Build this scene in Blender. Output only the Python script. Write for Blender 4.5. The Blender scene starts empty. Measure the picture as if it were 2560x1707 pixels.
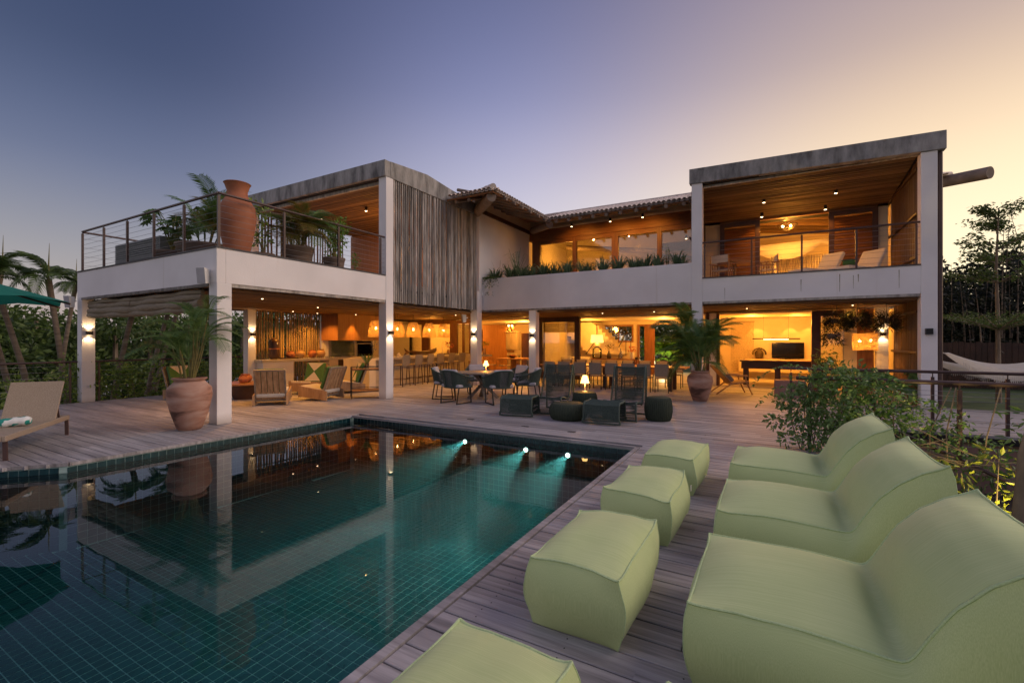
import bpy, math, random
from mathutils import Vector, Matrix, noise
random.seed(7)
R = math.radians
PI = math.pi
scene = bpy.context.scene
C = scene.collection

# ------------------------------------------------------------------ camera
cam_data = bpy.data.cameras.new('camera')
cam = bpy.data.objects.new('camera', cam_data)
C.objects.link(cam)
cam.location = (0, 0, 1.618)
cam.rotation_euler = (R(90), 0, R(29.447))
cam_data.sensor_width = 36
cam_data.lens = 36 * 1140.4 / 2560
cam_data.shift_y = -0.001
cam_data.clip_start = 0.05
cam_data.clip_end = 2000
scene.camera = cam

# ------------------------------------------------------------------ world: dusk sky
SUN_AZ = R(-36)                       # from +Y towards +X: the afterglow stands behind the right wing
sun_dir = Vector((math.sin(-SUN_AZ), math.cos(SUN_AZ), 0))
world = bpy.data.worlds.new('World')
scene.world = world
world.use_nodes = True
wn, wl = world.node_tree.nodes, world.node_tree.links
wn.clear()

def lin(c):
    return tuple(((v / 255 + 0.055) / 1.055) ** 2.4 if v > 10 else v / 255 / 12.92 for v in c) + (1,)

def W(t, **k):
    n = wn.new(t)
    for a, b in k.items():
        setattr(n, a, b)
    return n

def wmath(op, a, b=None, clamp=False):
    n = W('ShaderNodeMath', operation=op, use_clamp=clamp)
    for i, v in enumerate((a, b)):
        if v is None:
            continue
        if isinstance(v, (int, float)):
            n.inputs[i].default_value = v
        else:
            wl.new(v, n.inputs[i])
    return n.outputs[0]

geo = W('ShaderNodeTexCoord')
sep = W('ShaderNodeSeparateXYZ')
wl.new(geo.outputs['Generated'], sep.inputs[0])
elev = wmath('DIVIDE', wmath('ARCSINE', sep.outputs[2]), PI / 2)
hor = wmath('SQRT', wmath('ADD', wmath('MULTIPLY', sep.outputs[0], sep.outputs[0]), wmath('MULTIPLY', sep.outputs[1], sep.outputs[1])))
dotp = wmath('ADD', wmath('MULTIPLY', sep.outputs[0], sun_dir.x), wmath('MULTIPLY', sep.outputs[1], sun_dir.y))
cosaz = wmath('DIVIDE', dotp, wmath('MAXIMUM', hor, 0.001))
azn = wmath('DIVIDE', wmath('ARCCOSINE', cosaz), PI)          # 0 at the glow, 1 opposite

def ramp(src, pts):
    n = W('ShaderNodeValToRGB')
    n.color_ramp.interpolation = 'B_SPLINE'
    e = n.color_ramp.elements
    while len(e) > 1:
        e.remove(e[-1])
    e[0].position = pts[0][0]
    e[0].color = lin(pts[0][1])
    for p, c in pts[1:]:
        x = e.new(p)
        x.color = lin(c)
    wl.new(src, n.inputs[0])
    return n.outputs[0]

def d(deg):
    return deg / 90

glow = ramp(elev, [(0, (255, 238, 200)), (d(6), (255, 236, 198)), (d(12), (253, 230, 190)), (d(19), (238, 206, 168)), (d(27), (176, 152, 144)), (d(38), (140, 124, 138)), (d(60), (92, 86, 122)), (1, (74, 78, 122))])
side = ramp(elev, [(0, (214, 202, 200)), (d(6), (206, 196, 200)), (d(13), (196, 191, 205)), (d(20), (171, 168, 196)), (d(28), (122, 126, 168)), (d(38), (88, 92, 130)), (d(60), (74, 80, 124)), (1, (74, 78, 122))])
away = ramp(elev, [(0, (156, 146, 152)), (d(5), (146, 139, 148)), (d(11), (118, 117, 136)), (d(17), (80, 88, 126)), (d(26), (28, 38, 80)), (d(40), (38, 48, 88)), (d(62), (62, 68, 112)), (1, (74, 78, 122))])
anti = ramp(elev, [(0, (196, 182, 182)), (d(8), (210, 194, 196)), (d(18), (208, 196, 204)), (d(32), (198, 190, 206)), (d(50), (168, 162, 192)), (d(70), (116, 116, 160)), (1, (74, 78, 122))])  # rear sky, never in view, brightened to light the camera-facing walls
def mapr(src, a, b):
    n = W('ShaderNodeMapRange', interpolation_type='SMOOTHERSTEP')
    wl.new(src, n.inputs[0])
    n.inputs[1].default_value = a
    n.inputs[2].default_value = b
    return n.outputs[0]
def mixc(f, a, b):
    n = W('ShaderNodeMix', data_type='RGBA')
    wl.new(f, n.inputs[0]); wl.new(a, n.inputs[6]); wl.new(b, n.inputs[7])
    return n.outputs[2]
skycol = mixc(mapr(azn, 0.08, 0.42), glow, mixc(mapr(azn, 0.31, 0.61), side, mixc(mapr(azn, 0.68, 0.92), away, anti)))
sky = W('ShaderNodeTexSky', sky_type='NISHITA')
sky.sun_disc = False
sky.sun_elevation = R(2.0)
sky.sun_rotation = R(66)
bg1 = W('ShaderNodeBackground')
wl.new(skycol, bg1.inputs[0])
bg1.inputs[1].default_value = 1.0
bg2 = W('ShaderNodeBackground')
wl.new(sky.outputs[0], bg2.inputs[0])
bg2.inputs[1].default_value = 0.05
addn = W('ShaderNodeAddShader')
wl.new(bg1.outputs[0], addn.inputs[0]); wl.new(bg2.outputs[0], addn.inputs[1])
wo = W('ShaderNodeOutputWorld')
wl.new(addn.outputs[0], wo.inputs[0])

sun_data = bpy.data.lights.new('afterglow_sun', 'SUN')
sun_data.energy = 1.25
sun_data.angle = R(40)
sun_data.color = (1.0, 0.80, 0.70)
sun = bpy.data.objects.new('afterglow_sun', sun_data)
C.objects.link(sun)
sdir = Vector((math.sin(R(66)) * math.cos(R(38)), math.cos(R(66)) * math.cos(R(38)), math.sin(R(38))))
sun.rotation_euler = sdir.to_track_quat('Z', 'Y').to_euler()

scene.view_settings.view_transform = 'Standard'
scene.view_settings.look = 'None'
scene.view_settings.exposure = 0.2
scene.view_settings.gamma = 1.0
scene.view_settings.use_curve_mapping = False
scene.render.engine = 'CYCLES'
scene.cycles.use_denoising = True
scene.cycles.max_bounces = 7
scene.cycles.diffuse_bounces = 4
scene.cycles.glossy_bounces = 3
scene.cycles.transparent_max_bounces = 12
scene.cycles.sample_clamp_indirect = 4.0
scene.cycles.caustics_reflective = False
scene.cycles.caustics_refractive = False

# ------------------------------------------------------------------ helpers
class MB:
    def __init__(s):
        s.v = []; s.f = []
    def add(s, vs, fs):
        o = len(s.v)
        s.v.extend([tuple(p) for p in vs])
        s.f.extend([tuple(i + o for i in q) for q in fs])
        return s
    def box(s, x0, x1, y0, y1, z0, z1):
        vs = [(x, y, z) for z in (z0, z1) for y in (y0, y1) for x in (x0, x1)]
        return s.add(vs, [(0, 2, 3, 1), (4, 5, 7, 6), (0, 1, 5, 4), (2, 6, 7, 3), (0, 4, 6, 2), (1, 3, 7, 5)])
    def cbox(s, x0, x1, y0, y1, z0, z1, c=0.004):      # box with chamfered top edges
        vs = [(x0, y0, z0), (x1, y0, z0), (x1, y1, z0), (x0, y1, z0),
              (x0, y0, z1 - c), (x1, y0, z1 - c), (x1, y1, z1 - c), (x0, y1, z1 - c),
              (x0 + c, y0 + c, z1), (x1 - c, y0 + c, z1), (x1 - c, y1 - c, z1), (x0 + c, y1 - c, z1)]
        fs = [(3, 2, 1, 0), (8, 9, 10, 11)]
        for i in range(4):
            j = (i + 1) % 4
            fs += [(i, j, j + 4, i + 4), (i + 4, j + 4, j + 8, i + 8)]
        return s.add(vs, fs)
    def obox(s, c, size, rot=(0, 0, 0)):
        M = Matrix.Translation(c) @ (Matrix.Rotation(rot[2], 4, 'Z') @ Matrix.Rotation(rot[1], 4, 'Y') @ Matrix.Rotation(rot[0], 4, 'X'))
        a, b, e = [v / 2 for v in size]
        vs = [M @ Vector((x, y, z)) for z in (-e, e) for y in (-b, b) for x in (-a, a)]
        return s.add(vs, [(0, 2, 3, 1), (4, 5, 7, 6), (0, 1, 5, 4), (2, 6, 7, 3), (0, 4, 6, 2), (1, 3, 7, 5)])
    def beam(s, a, b, w, h):                            # rectangular bar between two points
        a = Vector(a); b = Vector(b); t = (b - a).normalized()
        u = t.cross(Vector((0, 0, 1)))
        if u.length < 1e-4: u = Vector((1, 0, 0))
        u.normalize(); n = u.cross(t)
        vs = [p + u * x * w / 2 + n * y * h / 2 for p in (a, b) for y in (-1, 1) for x in (-1, 1)]
        return s.add(vs, [(0, 1, 3, 2), (4, 6, 7, 5), (0, 4, 5, 1), (2, 3, 7, 6), (0, 2, 6, 4), (1, 5, 7, 3)])
    def tube(s, pts, r, n=8, caps=True):
        pts = [Vector(p) for p in pts]
        m = len(pts)
        rs = r if isinstance(r, (list, tuple)) else [r] * m
        o = len(s.v); u = None
        for i, p in enumerate(pts):
            t = (pts[min(i + 1, m - 1)] - pts[max(i - 1, 0)])
            if t.length < 1e-9: t = Vector((0, 0, 1))
            t.normalize()
            if u is None:
                u = t.cross(Vector((0, 0, 1)))
                if u.length < 1e-3: u = t.cross(Vector((1, 0, 0)))
            u = (u - t * u.dot(t)).normalized()
            w = t.cross(u)
            for k in range(n):
                a = 2 * PI * k / n
                s.v.append(tuple(p + (u * math.cos(a) + w * math.sin(a)) * rs[i]))
        for i in range(m - 1):
            for k in range(n):
                k2 = (k + 1) % n
                s.f.append((o + i * n + k, o + i * n + k2, o + (i + 1) * n + k2, o + (i + 1) * n + k))
        if caps:
            s.f.append(tuple(o + k for k in reversed(range(n))))
            s.f.append(tuple(o + (m - 1) * n + k for k in range(n)))
        return s
    def lathe(s, prof, n=32, c=(0, 0, 0), wob=0.0):
        o = len(s.v)
        for r, z in prof:
            for k in range(n):
                a = 2 * PI * k / n
                rr = r * (1 + wob * noise.noise(Vector((math.cos(a) * 1.5, math.sin(a) * 1.5, z * 4))))
                s.v.append((c[0] + rr * math.cos(a), c[1] + rr * math.sin(a), c[2] + z))
        for i in range(len(prof) - 1):
            for k in range(n):
                k2 = (k + 1) % n
                s.f.append((o + i * n + k, o + i * n + k2, o + (i + 1) * n + k2, o + (i + 1) * n + k))
        s.f.append(tuple(o + k for k in reversed(range(n))))
        s.f.append(tuple(o + (len(prof) - 1) * n + k for k in range(n)))
        return s
    def quad(s, a, b, c, d):
        return s.add([a, b, c, d], [(0, 1, 2, 3)])
    def prism(s, poly, z0, z1):
        n = len(poly)
        vs = [(x, y, z0) for x, y in poly] + [(x, y, z1) for x, y in poly]
        fs = [tuple(reversed(range(n))), tuple(range(n, 2 * n))] + [(i, (i + 1) % n, (i + 1) % n + n, i + n) for i in range(n)]
        return s.add(vs, fs)
    def yprism(s, poly, y0, y1):                        # polygon in X-Z extruded along Y
        n = len(poly)
        vs = [(x, y0, z) for x, z in poly] + [(x, y1, z) for x, z in poly]
        fs = [tuple(range(n)), tuple(reversed(range(n, 2 * n)))] + [(i, i + n, (i + 1) % n + n, (i + 1) % n) for i in range(n)]
        return s.add(vs, fs)
    def xprism(s, poly, x0, x1):                        # polygon in Y-Z extruded along X
        n = len(poly)
        vs = [(x0, y, z) for y, z in poly] + [(x1, y, z) for y, z in poly]
        fs = [tuple(reversed(range(n))), tuple(range(n, 2 * n))] + [(i, (i + 1) % n, (i + 1) % n + n, i + n) for i in range(n)]
        return s.add(vs, fs)
    def mesh(s, name, mat, smooth=None):
        me = bpy.data.meshes.new(name)
        me.from_pydata(s.v, [], s.f)
        if mat: me.materials.append(mat)
        if smooth:
            me.polygons.foreach_set('use_smooth', [True] * len(me.polygons))
            me.set_sharp_from_angle(angle=R(smooth))
        me.update()
        return me
    def build(s, name, mat, parent=None, smooth=None, bevel=0, label=None, kind=None):
        o = bpy.data.objects.new(name, s.mesh(name, mat, smooth))
        C.objects.link(o)
        o.parent = parent
        if bevel:
            b = o.modifiers.new('bevel', 'BEVEL'); b.width = bevel; b.segments = 2; b.limit_method = 'ANGLE'
        if label: o['label'] = label
        if kind: o['kind'] = kind
        return o

def thing(name, label, cat, loc=(0, 0, 0), rz=0.0, group=None):
    o = bpy.data.objects.new(name, None)
    C.objects.link(o)
    o.empty_display_size = 0.1
    o.location = loc
    o.rotation_euler = (0, 0, rz)
    o['label'] = label; o['category'] = cat
    if group: o['group'] = group
    return o

def tag(o, label, cat, group=None):
    o['label'] = label; o['category'] = cat
    if group: o['group'] = group
    return o

def struct(o):
    o['kind'] = 'structure'
    return o

def inst(src, parent, loc=(0, 0, 0), rot=(0, 0, 0), sc=(1, 1, 1), name=None, mat=None):
    o = bpy.data.objects.new(name or src.name.split('.')[0], src.data if hasattr(src, 'data') else src)
    C.objects.link(o)
    o.parent = parent
    o.location = loc; o.rotation_euler = rot; o.scale = sc
    return o

def dup(root, loc, rz, label, group=None):
    def rec(o, par):
        c = o.copy(); C.objects.link(c)
        if par is not None: c.parent = par
        for ch in list(o.children):
            if ch.get('skipcopy'): continue
            rec(ch, c)
        return c
    r = rec(root, None)
    r.location = loc
    r.rotation_euler = (0, 0, rz)
    r['label'] = label
    if group: r['group'] = group
    return r

def spot(name, loc, target, power, col, angle, blend=0.3, radius=0.03, parent=None):
    l = bpy.data.lights.new(name, 'SPOT')
    l.energy = power; l.color = col; l.spot_size = R(angle); l.spot_blend = blend; l.shadow_soft_size = radius
    o = bpy.data.objects.new(name, l); C.objects.link(o)
    o.location = loc
    dv = Vector(target) - Vector(loc)
    o.rotation_euler = dv.to_track_quat('-Z', 'Y').to_euler()
    o.parent = parent
    return o

def point(name, loc, power, col, radius=0.05, parent=None):
    l = bpy.data.lights.new(name, 'POINT')
    l.energy = power; l.color = col; l.shadow_soft_size = radius
    o = bpy.data.objects.new(name, l); C.objects.link(o)
    o.location = loc
    o.parent = parent
    return o

WARM = (1.0, 0.395, 0.05)
WARM2 = (1.0, 0.66, 0.34)

# ------------------------------------------------------------------ materials
def newmat(name):
    m = bpy.data.materials.new(name)
    m.use_nodes = True
    nt = m.node_tree
    return m, nt, nt.nodes['Principled BSDF']

def nmath(nt, op, a, b=None):
    n = nt.nodes.new('ShaderNodeMath'); n.operation = op
    for i, v in enumerate((a, b)):
        if v is None: continue
        if isinstance(v, (int, float)): n.inputs[i].default_value = v
        else: nt.links.new(v, n.inputs[i])
    return n.outputs[0]

def mat(name, c1, c2=None, rough=0.7, scale=(4, 4, 4), bump=0.0, detail=6, metal=0.0, spec=0.5, emit=None, estr=0, coord='Object', bscale=None, c3=None, obj_rand=0.0, dist=0.01, sheen=0, lo=0.3, hi=0.7, trans=0):
    m, nt, b = newmat(name)
    L = nt.links.new
    b.inputs['Roughness'].default_value = rough
    b.inputs['Metallic'].default_value = metal
    b.inputs['Specular IOR Level'].default_value = spec
    if sheen: b.inputs['Sheen Weight'].default_value = sheen
    if c2 is None and not bump:
        b.inputs['Base Color'].default_value = (*c1, 1)
    else:
        c2 = c2 or c1
        tc = nt.nodes.new('ShaderNodeTexCoord')
        mp = nt.nodes.new('ShaderNodeMapping')
        mp.inputs['Scale'].default_value = scale
        L(tc.outputs[coord] if coord != 'World' else nt.nodes.new('ShaderNodeNewGeometry').outputs['Position'], mp.inputs[0])
        nz = nt.nodes.new('ShaderNodeTexNoise')
        nz.inputs['Scale'].default_value = 1; nz.inputs['Detail'].default_value = detail; nz.inputs['Roughness'].default_value = 0.62
        L(mp.outputs[0], nz.inputs['Vector'])
        r = nt.nodes.new('ShaderNodeValToRGB')
        r.color_ramp.elements[0].position = lo; r.color_ramp.elements[1].position = hi
        r.color_ramp.elements[0].color = (*c1, 1); r.color_ramp.elements[1].color = (*c2, 1)
        if c3:
            e = r.color_ramp.elements.new((lo + hi) / 2); e.color = (*c3, 1)
        L(nz.outputs[0], r.inputs[0])
        out = r.outputs[0]
        if obj_rand:
            oi = nt.nodes.new('ShaderNodeObjectInfo')
            hs = nt.nodes.new('ShaderNodeHueSaturation')
            L(nmath(nt, 'ADD', nmath(nt, 'MULTIPLY', oi.outputs['Random'], 2 * obj_rand), 1 - obj_rand), hs.inputs['Value'])
            L(out, hs.inputs['Color']); out = hs.outputs[0]
        L(out, b.inputs['Base Color'])
        if bump:
            bm = nt.nodes.new('ShaderNodeBump')
            bm.inputs['Strength'].default_value = bump; bm.inputs['Distance'].default_value = dist
            src = nz.outputs[0]
            if bscale:
                n2 = nt.nodes.new('ShaderNodeTexNoise'); n2.inputs['Scale'].default_value = bscale; n2.inputs['Detail'].default_value = 4
                L(tc.outputs['Object'], n2.inputs['Vector']); src = n2.outputs[0]
            L(src, bm.inputs['Height']); L(bm.outputs[0], b.inputs['Normal'])
    if emit:
        b.inputs['Emission Color'].default_value = (*emit, 1); b.inputs['Emission Strength'].default_value = estr
    if trans:
        # light passes through thin leaf
        tl = nt.nodes.new('ShaderNodeBsdfTranslucent')
        mx = nt.nodes.new('ShaderNodeMixShader'); mx.inputs[0].default_value = trans
        if b.inputs['Base Color'].links: L(b.inputs['Base Color'].links[0].from_socket, tl.inputs[0])
        else: tl.inputs[0].default_value = (*c1, 1)
        L(b.outputs[0], mx.inputs[1]); L(tl.outputs[0], mx.inputs[2])
        L(mx.outputs[0], nt.nodes['Material Output'].inputs[0])
    return m

def leafmat(name, c1, c2, trans=0.3, rough=0.5):
    """foliage: colour varies leaf by leaf"""
    m, nt, b = newmat(name)
    L = nt.links.new
    g = nt.nodes.new('ShaderNodeNewGeometry')
    r = nt.nodes.new('ShaderNodeValToRGB')
    r.color_ramp.elements[0].color = (*c1, 1); r.color_ramp.elements[1].color = (*c2, 1)
    L(g.outputs['Random Per Island'], r.inputs[0])
    L(r.outputs[0], b.inputs['Base Color'])
    b.inputs['Roughness'].default_value = rough
    tl = nt.nodes.new('ShaderNodeBsdfTranslucent')
    L(r.outputs[0], tl.inputs[0])
    mx = nt.nodes.new('ShaderNodeMixShader'); mx.inputs[0].default_value = trans
    L(b.outputs[0], mx.inputs[1]); L(tl.outputs[0], mx.inputs[2])
    L(mx.outputs[0], nt.nodes['Material Output'].inputs[0])
    return m

M = {}
def plaster():
    m, nt, b = newmat('plaster')
    L = nt.links.new
    g = nt.nodes.new('ShaderNodeNewGeometry')
    n1 = nt.nodes.new('ShaderNodeTexNoise'); n1.inputs['Scale'].default_value = 0.9; n1.inputs['Detail'].default_value = 7
    L(g.outputs['Position'], n1.inputs['Vector'])
    r = nt.nodes.new('ShaderNodeValToRGB')
    r.color_ramp.elements[0].position = .3; r.color_ramp.elements[1].position = .7
    r.color_ramp.elements[0].color = (.74, .71, .69, 1); r.color_ramp.elements[1].color = (.85, .82, .80, 1)
    L(n1.outputs[0], r.inputs[0])
    mp = nt.nodes.new('ShaderNodeMapping'); mp.inputs['Scale'].default_value = (5, 5, .16)
    L(g.outputs['Position'], mp.inputs[0])
    n2 = nt.nodes.new('ShaderNodeTexNoise'); n2.inputs['Scale'].default_value = 1.3; n2.inputs['Detail'].default_value = 5
    L(mp.outputs[0], n2.inputs['Vector'])
    r2 = nt.nodes.new('ShaderNodeValToRGB')
    r2.color_ramp.elements[0].position = .64; r2.color_ramp.elements[1].position = .8
    r2.color_ramp.elements[0].color = (1, 1, 1, 1); r2.color_ramp.elements[1].color = (.88, .86, .81, 1)
    L(n2.outputs[0], r2.inputs[0])
    mx = nt.nodes.new('ShaderNodeMix'); mx.data_type = 'RGBA'; mx.blend_type = 'MULTIPLY'; mx.inputs[0].default_value = 1
    L(r.outputs[0], mx.inputs[6]); L(r2.outputs[0], mx.inputs[7])
    sz = nt.nodes.new('ShaderNodeSeparateXYZ'); L(g.outputs['Position'], sz.inputs[0])
    k = nmath(nt, 'SUBTRACT', nmath(nt, 'MULTIPLY', n1.outputs[0], .5), nmath(nt, 'MULTIPLY', sz.outputs[2], 1.6))
    cl = nt.nodes.new('ShaderNodeClamp'); L(nmath(nt, 'MULTIPLY', k, 2.2), cl.inputs[0])
    m4 = nt.nodes.new('ShaderNodeMix'); m4.data_type = 'RGBA'
    L(cl.outputs[0], m4.inputs[0]); L(mx.outputs[2], m4.inputs[6]); m4.inputs[7].default_value = (.42, .36, .30, 1)
    L(m4.outputs[2], b.inputs['Base Color'])
    n3 = nt.nodes.new('ShaderNodeTexNoise'); n3.inputs['Scale'].default_value = 35; n3.inputs['Detail'].default_value = 4
    L(g.outputs['Position'], n3.inputs['Vector'])
    bm = nt.nodes.new('ShaderNodeBump'); bm.inputs['Strength'].default_value = .25; bm.inputs['Distance'].default_value = .01
    L(n3.outputs[0], bm.inputs['Height']); L(bm.outputs[0], b.inputs['Normal'])
    b.inputs['Roughness'].default_value = .85
    b.inputs['Specular IOR Level'].default_value = .25
    return m
M['plaster'] = plaster()

def deckmat():
    m, nt, b = newmat('weathered_deck_wood')
    L = nt.links.new
    g = nt.nodes.new('ShaderNodeNewGeometry')
    s = nt.nodes.new('ShaderNodeSeparateXYZ'); L(g.outputs['Position'], s.inputs[0])
    row = nmath(nt, 'FLOOR', nmath(nt, 'DIVIDE', nmath(nt, 'ADD', s.outputs[1], 20), .165))
    wn_ = nt.nodes.new('ShaderNodeTexWhiteNoise'); wn_.noise_dimensions = '2D'
    cb = nt.nodes.new('ShaderNodeCombineXYZ')
    L(row, cb.inputs[0])
    L(nmath(nt, 'FLOOR', nmath(nt, 'DIVIDE', nmath(nt, 'ADD', s.outputs[0], nmath(nt, 'MULTIPLY', nmath(nt, 'SINE', nmath(nt, 'MULTIPLY', row, 12.9898)), 3)), 3.1)), cb.inputs[1])
    L(cb.outputs[0], wn_.inputs[0])
    mp = nt.nodes.new('ShaderNodeMapping'); mp.inputs['Scale'].default_value = (1.3, 26, 8)
    c2 = nt.nodes.new('ShaderNodeVectorMath'); c2.operation = 'ADD'
    L(g.outputs['Position'], c2.inputs[0]); L(wn_.outputs['Color'], c2.inputs[1])
    L(c2.outputs[0], mp.inputs[0])
    n1 = nt.nodes.new('ShaderNodeTexNoise'); n1.inputs['Scale'].default_value = 1; n1.inputs['Detail'].default_value = 8; n1.inputs['Roughness'].default_value = .65
    L(mp.outputs[0], n1.inputs['Vector'])
    r = nt.nodes.new('ShaderNodeValToRGB')
    r.color_ramp.elements[0].position = .28; r.color_ramp.elements[1].position = .75
    r.color_ramp.elements[0].color = (.165, .153, .152, 1); r.color_ramp.elements[1].color = (.50, .47, .475, 1)
    L(n1.outputs[0], r.inputs[0])
    n2 = nt.nodes.new('ShaderNodeTexNoise'); n2.inputs['Scale'].default_value = .55; n2.inputs['Detail'].default_value = 6
    L(g.outputs['Position'], n2.inputs['Vector'])
    hs = nt.nodes.new('ShaderNodeHueSaturation')
    v = nmath(nt, 'ADD', nmath(nt, 'MULTIPLY', wn_.outputs['Value'], .42), nmath(nt, 'ADD', nmath(nt, 'MULTIPLY', n2.outputs[0], .8), .36))
    L(v, hs.inputs['Value']); L(r.outputs[0], hs.inputs['Color'])
    L(hs.outputs[0], b.inputs['Base Color'])
    bm = nt.nodes.new('ShaderNodeBump'); bm.inputs['Strength'].default_value = .35; bm.inputs['Distance'].default_value = .004
    L(n1.outputs[0], bm.inputs['Height']); L(bm.outputs[0], b.inputs['Normal'])
    b.inputs['Roughness'].default_value = .55
    return m
M['deck'] = deckmat()
M['dark'] = mat('deck_void', (.012, .01, .01))
M['concrete'] = mat('board_marked_concrete', (.10, .096, .09), (.42, .40, .375), .85, (3.5, 3.5, 1.1), .3, c3=(.27, .26, .245), coord='World', lo=.32, hi=.68)
M['slat'] = mat('grey_eucalyptus_pole', (.17, .155, .135), (.50, .46, .41), .8, (9, 9, 1.6), .3, obj_rand=.5, coord='World')
M['pole_warm'] = mat('ceiling_pole_wood', (.17, .085, .035), (.36, .20, .09), .7, (3, 3, 3), .2, coord='World')
M['pole_lit'] = mat('bamboo_pole', (.24, .16, .07), (.46, .34, .17), .6, (4, 4, 1.5), .2, obj_rand=.2)
M['redwood'] = mat('cumaru_wood', (.16, .062, .022), (.31, .135, .05), .5, (2, 18, 18), .12, coord='World')
M['redwood_v'] = mat('cumaru_wood_upright', (.15, .058, .022), (.30, .13, .05), .5, (18, 18, 1.5), .12, coord='World')
M['darkwood'] = mat('dark_brown_wood', (.035, .014, .008), (.085, .035, .018), .45, (3, 3, 3), .1)
M['log'] = mat('round_log', (.15, .11, .085), (.30, .23, .18), .8, (3, 3, 3), .4, coord='World')
M['pinewood'] = mat('pale_pine', (.24, .135, .065), (.48, .31, .17), .65, (14, 14, 2), .15)
M['steel'] = mat('oxide_painted_steel', (.055, .030, .026), (.085, .048, .040), .45, (6, 6, 6), .05)
M['cable'] = mat('steel_cable', (.35, .34, .34), rough=.35, metal=.8)
M['blackmetal'] = mat('black_metal', (.018, .017, .017), rough=.4, metal=.3)
M['white'] = mat('white_paint', (.72, .70, .66), rough=.6)
M['cream'] = mat('cream_paint', (.66, .56, .40), (.72, .62, .46), .7, (3, 3, 3), .05)
M['cap'] = mat('slate_coping', (.05, .05, .052), (.11, .105, .105), .7, (6, 6, 6), .2, coord='World')
M['tile'] = mat('clay_roof_tile', (.36, .29, .25), (.72, .63, .55), .85, (6, 6, 6), .3, obj_rand=.25, coord='World')
M['soil'] = mat('soil', (.02, .014, .009), (.05, .035, .022), .9, (9, 9, 9), .5)
M['grass'] = mat('lawn_grass', (.018, .045, .010), (.04, .085, .018), .8, (3, 3, 3), .4, coord='World')
def terracotta(name, c1, c2, c3, band=2.6):
    m, nt, b = newmat(name)
    L = nt.links.new
    tc = nt.nodes.new('ShaderNodeTexCoord')
    mp = nt.nodes.new('ShaderNodeMapping'); mp.inputs['Scale'].default_value = (.8, .8, band)
    L(tc.outputs['Object'], mp.inputs[0])
    n1 = nt.nodes.new('ShaderNodeTexNoise'); n1.inputs['Scale'].default_value = 1.6; n1.inputs['Detail'].default_value = 5; n1.inputs['Distortion'].default_value = .4
    L(mp.outputs[0], n1.inputs['Vector'])
    r = nt.nodes.new('ShaderNodeValToRGB')
    r.color_ramp.elements[0].position = .36; r.color_ramp.elements[1].position = .66
    r.color_ramp.elements[0].color = (*c1, 1); r.color_ramp.elements[1].color = (*c2, 1)
    e = r.color_ramp.elements.new(.5); e.color = (*c3, 1)
    L(n1.outputs[0], r.inputs[0]); L(r.outputs[0], b.inputs['Base Color'])
    w = nt.nodes.new('ShaderNodeTexNoise'); w.inputs['Scale'].default_value = 1; w.inputs['Detail'].default_value = 3
    m2 = nt.nodes.new('ShaderNodeMapping'); m2.inputs['Scale'].default_value = (1, 1, 45); L(tc.outputs['Object'], m2.inputs[0]); L(m2.outputs[0], w.inputs['Vector'])
    bm = nt.nodes.new('ShaderNodeBump'); bm.inputs['Strength'].default_value = .4; bm.inputs['Distance'].default_value = .006
    L(w.outputs[0], bm.inputs['Height']); L(bm.outputs[0], b.inputs['Normal'])
    b.inputs['Roughness'].default_value = .8
    return m
M['terra'] = terracotta('terracotta', (.10, .045, .03), (.52, .36, .29), (.38, .20, .14))
M['terra_red'] = terracotta('red_clay', (.26, .088, .042), (.42, .17, .085), (.35, .125, .06), 1.2)
M['clay_old'] = terracotta('old_grey_clay', (.10, .075, .06), (.28, .20, .16), (.18, .13, .10), 3)
M['jar'] = mat('glazed_clay_jar', (.38, .20, .09), (.55, .36, .19), .5, (4, 4, 4), .1)

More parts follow.
